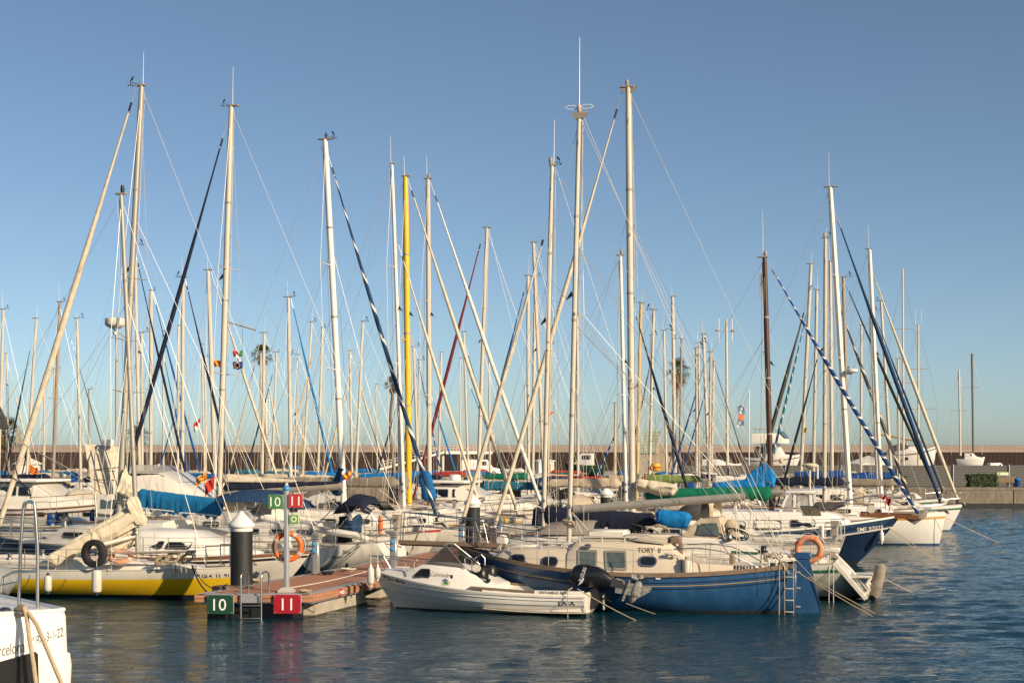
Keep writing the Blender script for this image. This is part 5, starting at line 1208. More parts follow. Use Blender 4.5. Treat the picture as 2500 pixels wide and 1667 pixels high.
for k in (0,.12): DO.part('fender_line', MB().tube([V((lx-k,1.15,1.05)),V((lx-k,1.22,.6)),V((lx-k,1.22,-.1))], .011, 5), ROPEW)
p = P(2142,1371,41.6); t = T('fender', 'long dirty grey cylindrical fender dangling off the swim platform', 'fender', (p.x+.02,41.6,0), 0, 'fenders hanging from the boats'); t.part('body', MB().tube([V((-.13,0,.12)),V((-.08,0,.2)),V((.0,0,.6)),V((.08,0,.95)),V((.07,0,1.02))], [.13,.155,.16,.155,.06], 14), M('dirty fender', (.30,.26,.20), rough=.8, var=.5, scale=4)); t.part('end_cap', MB().tube([V((-.17,0,.0)),V((-.13,0,.14))], [.06,.135], 12), BLACK)
solo('mooring_rope', MB().tube(sag(V((p.x,41.6,.7)), P(2227,1446,43.9), .0), .012, 6), [ROPE], 'tan rope stretching from the dangling grey fender out into open water', 'rope', 'mooring ropes')
# ------------------------------------------------------------------ navy ketch with long white trunk cabin
C_DKBLUE2 = canvas('deep royal canvas', (.012,.055,.20))
def ketch():
    d = 56.5; bx0 = PZ(1884,d,0).x; t = T('ketch', 'navy hulled motor ketch with long white windowed cabin and brown varnished mast', 'sailboat', (bx0,d,0), -TH, 'sailing boats moored in the marina')
    B = at(t,2196,1270,0)[0]; H = Hull(-6.2, B, 3.5, 1.35, 1.18, 1.78, brake=1.9, srake=.5, boot=.12, k=3, kb=1.05, tw=.75); t.H = H
    t.part('hull', H.mesh(n=40), [NAVYHULL, BLACKHULL]); t.part('deck', H.deck(.0), WHITE)
    for sd in (1,-1):
        t.part('rub_rail', H.strip(sd, lambda q: H.sheer(q)-.42, lambda q: H.sheer(q)-.36, off=.035), WHITE2)
        t.part('upper_strake', H.strip(sd, lambda q: H.sheer(q)-.355, lambda q: H.sheer(q)-.01, .0, .995, off=.008), gel('faded navy strake', (.028,.065,.13), .15)); t.part('toe_rail', H.strip(sd, lambda q: H.sheer(q)-.008, lambda q: H.sheer(q)+.06, off=.02), WHITE2)
    zb = lambda x: H.sheerx(x)-.05
    X = lambda px: at(t,px,1270,-1.3)[0]
    cab = Cabin([(X(1745),1.3,1.2,1.95),(X(1960),1.32,1.2,1.95),(X(2015),1.25,1.08,1.95),(X(2040),1.1,.9,1.86),(X(2072),.8,.6,1.62)], zb, .06, .08); cb = t.part('trunk_cabin', cab.mesh(), WHITE2)
    for a,b,y0,y1 in ((1768,1821,1271,1297),(1839,1908,1268,1294),(1927,1991,1267.5,1289)):
        z1 = at(t,a,y0,-1.3)[1]; z0 = at(t,a,y1,-1.3)[1]; windows(t,cab,cb,X(a),X(b),z0,z1,(-1,1),.09,.035)
    for mb in cab.front(2,1): t.part('forward_window', mb, GLASS, cb)
    for s_ in (-1,1): t.part('grab_rail', MB().tube([V((X(1750),s_*1.0,2.1)),V((X(1960),s_*1.0,2.1))], .02, 6), TEAK, cb)
    ph = Cabin([(X(1905),.95,.85,2.72),(X(1965),.95,.85,2.75),(X(1995),.9,.8,2.68)], lambda x: 1.95, .05, .05)
    # open pilothouse: posts, roof, glass
    for s_ in (-1,1):
        for a,b in ((1903,1922),(1938,1938),(1981,1976)): t.part('pilothouse_post', MB().hull([V((X(a)+dx,s_*.95+dy,1.95)) for dx in (-.05,.05) for dy in (-.04,.04)]+[V((X(b)+dx,s_*.88+dy,2.62)) for dx in (-.05,.05) for dy in (-.04,.04)]), WHITE2)
        o = [(X(1908),2.02),(X(1938)-.08,2.02),(X(1938)-.08,2.58),(X(1926),2.58)]; fn = lambda x,z,o_=0,s_=s_: V((x,s_*(.95-.1*(z-1.95)+o_*.3),z))
        t.part('pilothouse_window', MB().panel(o,fn,.0,.02),CLEAR); t.part('pilothouse_window', MB().panel([(X(1938)+.08,2.02),(X(1978),2.02),(X(1975),2.58),(X(1938)+.08,2.58)],fn,0,.02),CLEAR)
    t.part('pilothouse_roof', MB().box(((X(1915)+X(1985))/2,0,2.68), (X(1985)-X(1912),2.0,.10), .04), WHITE2)
    t.part('boat_cover', cover(V((X(1985),0,1.95)),V((X(2062),-.3,2.25)),.42,.06,1.0,.1,3,16,12,.25), C_SLATE)
    b_ = V((0,0,1.95)); a_ = t.L(P(1866,628,d)); a_.y *= .3
    tack = at(t,2243,1256,0)
    m = rig(t, a_, b_, 13, d, BROWNSPAR, (.62,), 3.2, 1.2, -6, B, (t.L(P(1880,650,d)), V((tack[0],0,tack[1])), [C_DKBLUE2, C_WHITE], .075, 24.), 0, 1.75, 0, tip=GREYSPAR, spl=.45)
    t.part('radar_reflector', MB().lathe([(0,0),(.04,.02),(.04,.9),(0,.92)], a_.lerp(b_,.13)+V((-.17,0,-.3)), 8), WHITESPAR, m)
    p0 = V((-.15,0,2.95)); x,z = at(t,1700,1196,0); t.part('boom', MB().tube([p0,V((x,0,z))], .07, 8), ALU)
    t.part('sail_cover', cover(p0,V((at(t,1735,1190,0)[0],0,z+.05)),.30,.22,.2,.16,5), C_SKY); t.part('mast_boot', MB().grid([[V((-.05+ .0,y,3.0+ .0)) for y in (-.2,0,.2)]]+[[V((-.02-q,y*(1-q*.5),2.95)) for y in (-.2,0,.2)] for q in (0,)]) if False else cover(V((-1.0,0,3.0)),V((.16,0,3.20)),.12,.72,.14,.3,8,28,20,1.2,.8), C_SKY)
    # bowsprit with anchor
    bs = at(t,2243,1262,0); t.part('bowsprit', MB().hull([V((x,y,z)) for x,z in ((B-1.4,1.82),(bs[0],bs[1]-.02)) for y in (-.16,.16) for z in (z-.06,z+.07)]), TEAK)
    t.part('anchor', MB().hull([V((bs[0]-.1+x,y,bs[1]+z)) for x,y,z in ((-.5,0,.0),(.1,-.12,.08),(.1,.12,.08),(.42,0,.28),(.38,0,.02),(-.05,0,-.28))]), GREYSPAR); t.part('anchor_shank', MB().box((bs[0]-.45,0,bs[1]+.16), (.9,.07,.09), .02), GREYSPAR)
    t.part('chain_winch', MB().lathe([(.15,-.1),(.1,-.04),(.1,.04),(.15,.1)], (B-1.0,0,2.05), 14, rot90), OLDWHITE)
    t.part('rope_coil', coil((B-2.3,-.3,1.80),.3,6,3), ROPE)
    mb = MB()
    for s_ in (1,-1):
        top = [V((B-2.6,s_*1.0,2.0)),V((B-1.9,s_*.8,2.35)),V((B-1.,s_*.5,2.55)),V((bs[0]-.9,s_*.15,2.62))]; mb.tube(top,.018,7)
        for p,q in ((top[1],V((B-1.9,s_*.8,1.7))),(top[2],V((B-1.2,s_*.45,1.8))),(top[3],V((B-.4,s_*.12,1.85)))): mb.tube([p,q],.015,6)
    t.part('pulpit', mb, STEEL)
    for px in (1790,1880,1985): 
        for s_ in (1,-1): t.part('stanchion', MB().tube([V((X(px),s_*1.55,zb(X(px)))),V((X(px),s_*1.55,zb(X(px))+.65))], .015, 6), STEEL)
    S_ = H.surf(-1); x,z = at(t,2123,1294.5,-.9); t.letters('SMF 97073', lambda u,v: V((x+u,-(H.y(x+u,z+.05+v+.08*u)+.022),z+.05+v+.085*u)), .155, INKW, None, .008, 0, .95)
    return t
KE = ketch()
fender('small white fender hanging under the navy ketch bow', KE.W((KE.H.xb-.62,-.36,1.30)), .5, .085, WHITE2, WHITE2)
for lab,a,b in (('tan rope from the navy ketch bow out to the water, upper one',(KE.H.xb-.8,-.2,1.7),P(2330,1393,55)),('tan rope from the navy ketch bow out to the water, lower one',(KE.H.xb-1.0,-.3,1.6),P(2318,1384,56))):
    solo('mooring_rope', MB().tube(sag(KE.W(a), b, .01), .013, 5), [ROPE], lab, 'rope', 'mooring ropes')
# white yacht with plumb bow beyond the ketch
WY = sailboat('white yacht with plumb bow and dark blue furled sail beyond the navy ketch', (2027,457,2074,1201), 69.5, 1, 13, (2042,528,2292,1219,[C_DKBLUE],11), (3.6,C_NAVY,.3,.25), 'bright', None, B=4.2, A=7.2, beam=3.8, fb=(1.3,1.25,1.48), mat=WHITESPAR, spread=(.46,.72), lod=1, antenna=1.6, vane=1, boot=STRIPE_BLUE, cabin=WHITE2, zb=1.75, brake=.35, hk=dict(boot=.07), cabwin=3, hood=C_NAVY, rail=WHITE2)
WY.part('radar', MB().lathe([(.0,-.10),(.2,-.09),(.27,-.04),(.27,.06),(.2,.1),(0,.11)], WY.L(P(2080,905,69.3)), 18), WHITE2); WY.part('radar_bracket', MB().tube([WY.L(P(2062,912,69.4)),WY.L(P(2080,912,69.3))], .05, 6), WHITESPAR)
H = WY.H; WY.letters('—', lambda u,v: V((WY.B-1.3+u,-(H.y(WY.B-1.3+u,1.2+v)+.01),1.2+v)), .01, INK)
for lab,a,b in (('thin tan rope from the white plumb bow to the water, long one',(WY.B-.3,-.2,1.4),P(2458,1332,71)),('thin tan rope from the white plumb bow to the water, steep one',(WY.B-.5,-.3,1.3),P(2328,1356,68))):
    solo('mooring_rope', MB().tube(sag(WY.W(a), b, .01), .014, 5), [ROPE], lab, 'rope', 'mooring ropes')
sailboat('white yacht with rounded bow and cream furled sail, second past the plumb bowed one', (2123,608,2147,1113), 82, 1, 10, (2131,668,2318,1219,[C_CREAM],10), (3.2,C_ROYAL,.3,.25), 'bright', None, A=6, B=4.2, beam=3.4, fb=(1.25,1.2,1.45), mat=WHITESPAR, spread=(.5,), lod=1, antenna=1.3, boot=STRIPE_BLUE, brake=.9, zb=1.75)
sailboat('white yacht last of the row by the open water, thin black furled sail', (2059,677,2070,1100), 90.5, 1, 9, (2063,690,2254,1216,[C_BLACK],8), (3.3,C_ROYAL,.35,.25), 'bright', None, A=5.5, B=5.5, beam=3.4, fb=(1.35,1.3,1.6), mat=GREYSPAR, spread=(.5,), lod=1, antenna=False, boot=WHITE2, brake=.3, zb=1.85)
# ------------------------------------------------------------------ yellow sloop
YE = sailboat('yellow and white sloop with messy lowered sails, tyre and life ring on deck', (296,475,337,1365), 42.9, 1, 11, None, None, 'yellow', gel('yellow boat white', (.66,.63,.55), .5), band=(.65,.999), B=3.4, A=7.2, beam=2.7, fb=(.80,.77,.88), mat=ALU, spread=(.6,), antenna=False, vane=0, boot=BLACKHULL, zb=1.05, cabwin=0, plain=True, hk=dict(boot=.11,k=2.9,tw=.6), brake=1.0, rail=OLDWHITE, tip=BLACK)
H = YE.H
hulltext(YE, '7ª GI-4  11  91', at(YE,484,1393,-1.2)[0], .66, .105, INK, bold=.01, slope=.02)
p0 = YE.L(P(336,1252,42.9)); p1 = YE.L(P(112,1362,42.4)); YE.part('lowered_sail', cover(p0+V((.1,0,.1)), p1, .12, .05, .20, .34, 3.3, 46, 26, .5, .8, 1.3), C_CREAM)
YE.part('gathered_sail', cover(YE.L(P(318,1212,42.8)), YE.L(P(352,1282,42.8)), .17, .12, .15, .20, 9.1, 30, 26, .8, 1.4, 1.8), C_CREAM); YE.part('boom', MB().tube([YE.L(P(330,1308,42.9)), YE.L(P(222,1336,42.3))], .06, 8), PALE)
YE.part('sail_roll', cover(p0+V((.05,.16,.05)), p1+V((.3,.2,.05)), .10, .05, .10, .22, 6.7, 46, 16, .7, .8, 1.4), C_CREAM); YE.part('sail_roll', cover(p0.lerp(p1,.1)+V((0,.1,.22)), p0.lerp(p1,.8)+V((0,.08,.12)), .10, .03, .12, .10, 2.9, 40, 14, .5, .8, 1.6), C_CREAM)
YE.part('sail_flap', cover(p0.lerp(p1,.05)+V((0,.12,-.3)), p0.lerp(p1,.42)+V((0,.2,-.42)), .12, .05, .06, .32, 5.6, 26, 14, .4, 1.2, 1.2), C_CREAM)
for q_ in range(5): YE.part('sail_tie', MB().tube([p0.lerp(p1,.12+.17*q_)+V((0,.22,.16)), p0.lerp(p1,.12+.17*q_)+V((.03,.30,-.1)), p0.lerp(p1,.13+.17*q_)+V((.05,.22,-.5))], .012, 5), ROPE)
YE.part('hanging_sail', cover(YE.L(P(322,1300,43.2)), YE.L(P(262,1345,43.0)), .25, .2, .1, .3, 4.1, 22, 16, .6, 1., .8), C_CREAM)
YE.part('spar_on_deck', MB().tube([YE.L(P(232,1352,41.9)),YE.L(P(478,1345,41.4))], .035, 8), GREYSPAR)
tc = P(230,1350,41.75); tt = T('tyre', 'black car tyre hung on the yellow sloop guard rail', 'tyre', tc, -.35)
prof = [(.22,-.09),(.26,-.10),(.34,-.10),(.375,-.08),(.385,-.03),(.385,.03),(.375,.08),(.34,.10),(.26,.10),(.22,.09)]
mb = MB(); rows = [[rot90 @ V((r*math.cos(2*math.pi*j/36), r*math.sin(2*math.pi*j/36), z)) for j in range(36)] for r,z in prof]; rows.append(rows[0]); tt.part('tread', mb.grid(rows,0,True), RUBBER)
ringbuoy('orange life ring lying flat on the yellow sloop deck', P(296,1364,41.9)+V((0,0,.06)), .27, .075, Matrix.Rotation(.5,3,'X'), ORANGE2, REFLECT)
solo('fender', MB().tube([P(283,1357,41.8)+V((0,0,.02)),P(313,1356,41.8)], .07, 10), [OLDWHITE], 'small pale fender lying inside the flat orange ring', 'fender', 'fenders hanging from the boats')
for k,(px,py) in enumerate(((420,1362),(455,1362),(395,1366))): YE.part('rope_coil', coil(YE.L(P(px,py,41.5)),.26-.04*k,6,20+k,.016), ROPE)
for k,px in enumerate((424,436,449)): YE.part('hanging_line', MB().tube([YE.L(P(px-8,1372,40.75)),YE.L(P(px-6,1398,40.6)),YE.L(P(px,1408,40.55)),YE.L(P(px+6,1396,40.6)),YE.L(P(px+3,1374,40.75))], .011, 5), ROPE if k else ROPED)
a = P(236,1384,40.95); fender('large scuffed white fender on the yellow hull with blue tips', a, .76, .135, OLDWHITE); fender('smaller white fender on the yellow hull with blue tips, close to the steel ladder', P(117,1398,41.6), .58, .105, OLDWHITE)
solo('mooring_rope', MB().tube(sag(YE.W((2.1,-.8,.95)), P(505,1444,38.6), .03), .02, 6), [ROPED], 'dark doubled rope from the yellow sloop down to the pontoon corner', 'rope', 'mooring ropes')
solo('mooring_rope', MB().tube(sag(YE.W((2.1,-.8,1.0)), P(556,1424,39.5), .14), .014, 6), [ROPE], 'slack tan rope from the yellow sloop to the thick black pile', 'rope', 'mooring ropes')
# ------------------------------------------------------------------ white yacht stern at the corner of the picture
def stern():
    t = T('motor_yacht', 'white motor yacht stern with black window, registration lettering and steel ladder', 'motor yacht', P(150,1700,24.2)*1.0*V((1,1,0)) if False else V((P(150,0,24.2).x,24.2,0)), 0)
    dx = V((math.cos(math.radians(38)), math.sin(math.radians(38)), 0)); nr = V((dx.y,-dx.x,0)); c = P(172,1490,24.6); ztop = c.z
    def Q(u,o,z): return V((c.x,c.y,0))+dx*u+nr*o+V((0,0,z))     # u along the transom (0 at its outer corner), o outwards
    g = []
    prof = [(-4.2,0)]+[(-.14+.0,0)]
    ring = [(-4.5,.0)]+[(-.16+.16*math.sin(a),-.16+.16*math.cos(a)) for a in [math.pi/2*i/6 for i in range(7)]]+[(.10,-5.5),(-4.5,-5.5)]
    for z,gr in ((-.4,.02),(.55,.06),(ztop-.70,.04),(ztop-.68,.0),(ztop-.10,-.02),(ztop-.03,-.04),(ztop,-.10)): g.append([Q(u+gr*(1 if u > -1 else 0), o+gr*.6*(1 if o > -3 else 0), z) for u,o in ring])
    t.wpart('hull', MB().grid(g,0,True,(False,True)), WHITE2)
    fn = lambda x,z,o=0: Q(x, o+.05, z)
    t.wpart('transom_window', MB().panel([(-.53,-.2),(-.56,.78),(-.60,.82),(-1.2,.70),(-2.2,.52),(-3.2,.4),(-3.2,-.2)], fn, .012, .03), M('black transom window', (.006,.006,.008), rough=.35, spec=.3))
    t.letters('Barcelona', lambda u,v: t.L(Q(-1.03+u, .008, ztop-.545+v+.12*u)), .19, M('grey script', (.16,.16,.165), rough=.4), None, .0, 0, .52)
    t.letters('2ª BA-3-1-22', lambda u,v: t.L(Q(-.40+u, -.004, ztop-.40+v+.25*u)), .15, INK, None, 0, 0, .50)
    t.wpart('deck_edge', MB().tube([Q(-4.4,-.1,ztop+.0),Q(-.2,-.1,ztop),Q(-.02,-.25,ztop),Q(.02,-5,ztop)], .04, 8), WHITE2)
    lad = MB(); X0, X1 = P(46,1480,25.4), P(92,1488,25.0); T0, T1 = P(60,1228,25.4), P(84,1228,25.0)
    lad.tube([X0,P(50,1340,25.4),P(56,1250,25.4),T0,T0.lerp(T1,.5)+V((0,0,.03)),T1,P(86,1250,25.0),P(92,1340,25.0),X1], .028, 10)
    for py in (1322,1396,): lad.tube([P(50,py,25.4),P(92,py-2,25.0)], .024, 8)
    t.wpart('boarding_ladder', lad, STEEL)
    rl = MB(); rl.tube([P(-30,1470,25.6),P(2,1440,25.6),P(8,1408,25.6),P(30,1397,25.5),P(90,1394,25.1)], .024, 8); rl.tube([P(4,1428,25.6),P(44,1420,25.4)], .02, 8); t.wpart('stern_rail', rl, STEEL)
    t.wpart('bollard', MB().lathe([(.14,0),(.15,.05),(.12,.14),(.06,.19),(0,.2)], P(12,1503,24.6)-V((0,0,.05)), 16), STEEL)
    return t
SY = stern()
kn = [P(36,1492,24.2),P(50,1478,24.1),P(62,1480,24.0),P(58,1500,24.0),P(40,1503,24.1),P(38,1486,24.2),P(60,1484,23.9),P(66,1510,23.9),P(72,1560,23.8),P(82,1620,23.7),P(92,1700,23.6)]
solo('mooring_rope', MB().tube(kn,.034,9), [ROPE], 'thick tan rope knotted on the yacht stern, strand falling straight down', 'rope', 'mooring ropes')
solo('mooring_rope', MB().tube([P(52,1490,24.0),P(70,1496,23.9),P(90,1524,23.8),P(115,1584,23.6),P(160,1690,23.4)],.034,9), [ROPE], 'thick tan rope knotted on the yacht stern, strand slanting outwards', 'rope', 'mooring ropes')
x = PZ(6,29.5,0).x; t = T('stern_quarter', 'shade grey sailboat quarter with steel rail behind the yacht stern', 'stern_quarter', (x-1.6,29.5,.55), 0)  # rounded stand-in for a sailboat's stern quarter, its shade put into the grey
t.part('hull', MB().tube([V((-1.8,0,.9)),V((0,0,.95)),V((1.2,0,1.0)),V((1.75,0,.96)),V((1.84,0,.9))], [.42,.42,.40,.26,.08], 16), M('shaded quarter grey', (.27,.275,.28), rough=.45, var=.1))
t.part('keel', MB().hull([V((a,b,c)) for a,c in ((-1.8,.5),(1.4,.6),(-1.8,-.6),(.9,-.6)) for b in (-.4,.4)]), GREYSPAR)
# ------------------------------------------------------------------ the fleet behind
OBB = []
def reg(x, y, A, B, bw, yaw): OBB.append((x,y,A,B,bw,yaw))
def overlap(x, y, A, B, bw, yaw):
    c,s_ = math.cos(yaw),math.sin(yaw); tot = 0
    for (x2,y2,A2,B2,b2,w2) in OBB:
        c2,s2 = math.cos(w2),math.sin(w2)
        for u in [lerp(-A,B,i/8) for i in range(9)]:
            for v in (-bw/2,0,bw/2):
                X,Y = x+c*u-s_*v-x2, y+s_*u+c*v-y2; uu = c2*X+s2*Y; vv = -s2*X+c2*Y
                if -A2 < uu < B2 and abs(vv) < b2/2: tot += 1
    return tot
for b in [o for o in COL.objects if o.get('category') == 'sailboat' and o.parent is None and o.get('group') == 'sailing boats moored in the marina']: reg(b.location.x, b.location.y, 6, 4.5, 3.4, b.rotation_euler[2])
def sb(*a, **k):
    t = sailboat(*a, **k); reg(t.loc.x, t.loc.y, t.A, t.B, t.beam, t.yaw); return t
def far(label, xt, yt, xm, ym, bow=1, w=6, zt=13, jib=None, **kw):
    best = None; L = kw.get('L', 8.5)
    for dz in (0,.6,-.6,1.2,-1.2,1.8,-1.8,2.5,-2.5,3.2,-3,4,5):
        d = F*(zt+dz-CH)/(HZ-yt); X = (xm-1250)/F*d
        lim = 116 if X > 9 else 214
        if d > lim or d < 63: continue
        xl = -7.67+SL*(d-37)
        if d < 80 and xl-5 < X < xl+8: pen = 6
        else: pen = 0
        if X > 9 and d < 62: continue
        o = overlap(X, d, L*.58, L*.42, 2.7, yaw_of(bow))+pen+abs(dz)*.25
        if best is None or o < best[0]: best = (o, d)
    d = best[1] if best else min(F*(zt-CH)/(HZ-yt), 113 if (xm-1250) > 300 else 210)
    kw.setdefault('L', 8.5); kw.setdefault('beam', 2.7)
    if jib is None: kw.setdefault('B', kw['L']*.42)
    return sb(label, (xt,yt,xm,ym), d, bow, w, jib, **kw)
BC = [C_NAVY, C_BLUE, C_BEIGE, C_CREAM, C_SKY, C_GREY, C_WHITE, C_NAVY, C_ROYAL]
RB = random.Random(11)
def bm(n=3.2, c=None):
    if c in (C_SKY, C_BLUE, C_ROYAL) and RB.random() < .6: c = RB.choice([C_NAVY, C_BEIGE, C_DKBLUE, C_GREY, C_CREAM, C_NAVY])
    return (n, c or R.choice(BC), .36, .22)

# --- the tall rigs
t = sb('tall white yacht with thick cream furled sail and bright blue cover on its boom', (346,210,293,1216), 50, -1, 15, (330,236,4,1150,[C_CREAM],17.5,1.3), None, 'grey', None, A=7.2, beam=3.8, fb=(1.05,1.0,1.3), mat=ALU, spread=(.30,.56), lod=0, antenna=1.1, vane=-1, zb=1.75, hood=None, B=4.8)
p0,p1 = t.L(P(335,1205,49.5)), t.L(P(548,1226,48.6)); t.part('boom', MB().tube([p0,t.L(P(612,1226,48.4))], .08, 8), ALU); t.part('sail_cover', cover(p0,p1,.20,.10,.17,.50,2.2,54,22,.9,.7), C_TEAL if False else canvas('boom cover blue canvas',(.008,.15,.34)))  # this cover has its own, slightly lighter blue cloth
for k in range(2): t.part('cover_trim', MB().tube(sag(p0.lerp(p1,.02+.5*k)+V((0,.17 if math.cos(t.yaw)<0 else -.17,-.46)),p0.lerp(p1,.45+.5*k)+V((0,.17,-.44)),-.01), .02, 6), C_WHITE)
t.part('sail_bag', cover(t.L(P(545,1222,48.5)),t.L(P(600,1226,48.4)),.28,.2,.26,.26,6.1,16,14,.9), C_CREAM); t.part('boom_end', MB().box(t.L(P(612,1227,48.4)),(.25,.2,.24),.03), ALU)
t.part('flaked_sail', cover(t.L(P(290,1190,49.9)),t.L(P(345,1208,49.6)),.95,.1,.35,.2,7.7,30,22,.5,1.,1.), C_CREAM)
hulltext(t,'7ª BA-2-2..',-t.A*.2,.62,.2,INK)
t = sb('tall white yacht with near black furled sail sweeping down to the grey masts', (565,260,537,1150), 56, -1, 15, (549,325,336,1112,[C_NAVY],13), None, 'white', None, A=7.5, B=4.6, beam=3.9, fb=(1.2,1.1,1.4), mat=PALE, spread=(.34,.6), lod=0, antenna=1.45, vane=-1, zb=1.9, bimini=None)
p0,p1 = t.L(P(545,1202,56)), t.L(P(836,1186,55.2)); t.part('boom', MB().tube([p0,p1], .12, 10, flat=1.2), GREYSPAR); t.part('sail_cover', cover(p0+V((0,0,.12)),p1+V((0,0,.12)),.40,.05,.2,.06,3.9,44,18,.6), C_NAVY); t.part('flaked_sail', cover(p0+V((0,0,.46)),p0.lerp(p1,.62)+V((0,0,.28)),.30,.04,.22,.10,8.8,36,18,.5,.6,.6), C_CREAM)
hulltext(t,'7ªBA-2-607',-3.8,1.0,.16,INK); t.part('spreader', MB().tube([t.L(P(552,785,56)),t.L(P(625,806,55.8))],.03,6),GREYSPAR)
t = sb('tall white yacht with navy and white striped furled sail and navy mast boot', (794,341,838,1195), 59, 1, 15, (804,395,1066,1262,[C_DKBLUE,C_WHITE],12,11.), (4.2,C_GREY,.35,.25), 'white', STRIPE_RED, A=7, beam=3.8, fb=(1.15,1.1,1.35), mat=WHITESPAR, spread=(.38,.66), lod=0, antenna=False, vane=1, zb=1.85, tip=ANTIBLUE)
t.part('mast_boot', cover(t.L(P(837,1210,59))+V((-.25,0,0)),t.L(P(834,1135,59)),.42,.12,.28,.2,5,14,12,.6), C_DKBLUE); hulltext(t,'6ª VI-5-19-18',2.5,.75,.16,INKG)
t = sb('slender bare white mast beside the yellow mast with a cream furled sail', (957,401,985,1200), 63, 1, 9, (978,616,1168,1225,[C_CREAM],9,1.), (3.8,C_GREY,.4,.25), 'white', None, A=6.5, beam=3.4, mat=WHITESPAR, spread=(.42,.7), lod=1, antenna=1.2, vane=1, zb=1.8)
t = sb('yacht with the bright yellow mast and taupe sail cover', (990,431,999,1250), 67, 1, 15, (1001,454,1266,1256,[C_CREAM],11,1.5), None, 'white', None, A=6.8, beam=3.8, fb=(1.15,1.1,1.35), mat=YELLOWSPAR, spread=(.5,), lod=0, antenna=.9, vane=0, zb=1.85)
p0 = t.L(P(985,1205,67)); p1 = t.L(P(842,1205,67.5)); t.part('boom', MB().tube([p0,p1],.08,8),ALU); t.part('sail_cover', cover(p0+V((0,0,-.05)),p1+V((0,0,.0)),.55,.42,.28,.55,2.7,40,18,.9), C_GREY)
t.part('mast_boot', cover(t.L(P(975,1245,66.5)),t.L(P(985,1150,66.5)),.30,.1,.32,.3,4.4,16,14,.5), C_GREY)
t = sb('yacht with pale mast, bright blue mast boot and white furled sail sloping beside it', (1045,437,1048,1146), 71, 1, 12, (1059,467,1320,1225,[C_WHITE],11,1.2), (3.6,C_SKY,.5,.3), 'white', None, A=6.5, beam=3.6, fb=(1.15,1.1,1.35), mat=PALE, spread=(.33,.62), lod=1, antenna=1.1, vane=0, zb=1.85, tip=GREYSPAR)
t.part('mast_boot', cover(t.L(P(1050,1225,70.8)),t.L(P(1042,1148,70.8)),.5,.15,.34,.35,6.6,16,14,.6), C_BLUE)
sb('yacht with maroon furled sail leaning across the pale mast with a white radome', (1189,556,1167,1178), 82, -1, 10, (1176,586,1006,1102,[C_MAROON],10), (3.9,C_TEAL,.42,.32), 'white', None, boomz=.45, A=6, beam=3.4, spread=(.4,.7), lod=1, antenna=False, vane=-1, zb=1.8)
t = sb('tall yacht with green boom cover and cream furled sail crossing the thick masts', (1534,214,1543,1162), 50.5, -1, 17, (1510,250,1206,1290,[C_CREAM],13,1.0), None, 'cream', None, A=6.8, beam=3.6, fb=(1.2,1.1,1.4), mat=PALE, spread=(.32,.655), lod=0, antenna=False, vane=0, zb=1.9, tip=GREYSPAR, spl=.62)
p0,p1 = t.L(P(1572,1208,50.3)), t.L(P(1890,1201,49.2)); t.part('boom', MB().tube([p0,p1+V((-.3,0,0))],.09,8),ALU); t.part('sail_cover', cover(p0+V((0,-.0,.02)),p1+V((0,0,0)),.20,.18,.22,.24,5.3,46,20,.95,.7), C_GREEN); t.part('bunched_sail', cover(t.L(P(1549,1178,50.2)),t.L(P(1655,1192,49.7)),.22,.12,.26,.26,1.9,34,22,.7,1.5,1.3), C_CREAM)
t.part('masthead_plate', MB().hull([t.top+V((x,y,z)) for x,z in ((-.3,.02),(.3,.02),(.1,-.2),(-.1,-.2)) for y in (-.06,.06)]), GREYSPAR)
sb('yacht with slim white mast touching the tallest cream one, navy furled sail', (1515,624,1527,1150), 62, 1, 9, (1552,765,1700,1180,[C_NAVY],9), bm(3.4,C_BEIGE), 'white', None, A=6, beam=3.3, mat=WHITESPAR, spread=(.45,), lod=1, antenna=False, vane=1, zb=1.8, tip=GREYSPAR)
sb('yacht with buff mast standing beyond the gathered cream sail', (1565,740,1556,1159), 76, -1, 9, None, bm(3.3,C_LIME), 'white', None, L=9, beam=3.2, mat=TANSPAR, spread=(.52,), lod=1, antenna=.5, vane=-1, zb=1.8)
# --- between the yellow sloop and the tall rigs
t = sb('low white sloop with dark wraparound windows and brown rubbing strake behind the yellow hull', (437,900,437,1150), 46.6, 1, 7, None, None, 'white', None, B=4.3, A=6.5, beam=3.0, fb=(1.0,.95,1.15), mat=ALU, spread=(.5,), lod=0, antenna=.4, vane=0, zb=1.55, cabwin=0, rail=TEAK, boot=BLACKHULL) if False else None
MBT = T('white_sloop', 'low white sloop with dark wraparound windows and brown strake moored behind the yellow hull', 'sailboat', (PZ(470,46.3,0).x,46.3,0), -TH, 'sailing boats moored in the marina'); t = MBT
Bx = at(t,759,1372,0)[0]; H = Hull(-3.0,Bx,3.0,1.0,.95,1.12,brake=1.3,boot=.1,tw=.75); t.H = H; t.part('hull',H.mesh(),[GREYHULL if False else WHITE,BLACKHULL]); t.part('deck',H.deck(),DECK)
for sd in (1,-1):
    t.part('strake',H.strip(sd,lambda q:H.sheer(q)-.16,lambda q:H.sheer(q)-.10,off=.03),BLACKHULL); t.part('rub_rail',H.strip(sd,lambda q:H.sheer(q)-.04,lambda q:H.sheer(q)+.03,off=.03),TEAK)
cab = Cabin([(-2.5,1.05,.8,1.50),(-1.2,1.1,.8,1.72),(.3,1.0,.7,1.66),(1.6,.7,.4,1.25),(2.2,.5,.3,1.1)],lambda x:H.sheerx(x)-.05,.08,.12); cb = t.part('cabin',cab.mesh(),WHITE2)
for a,b,c_,d_ in ((-2.3,-.55,1.18,1.42),(-.45,.35,1.18,1.40)): windows(t,cab,cb,a,b,c_,d_,(1,-1),.05,.01,[SEAL,GLASS],.35)
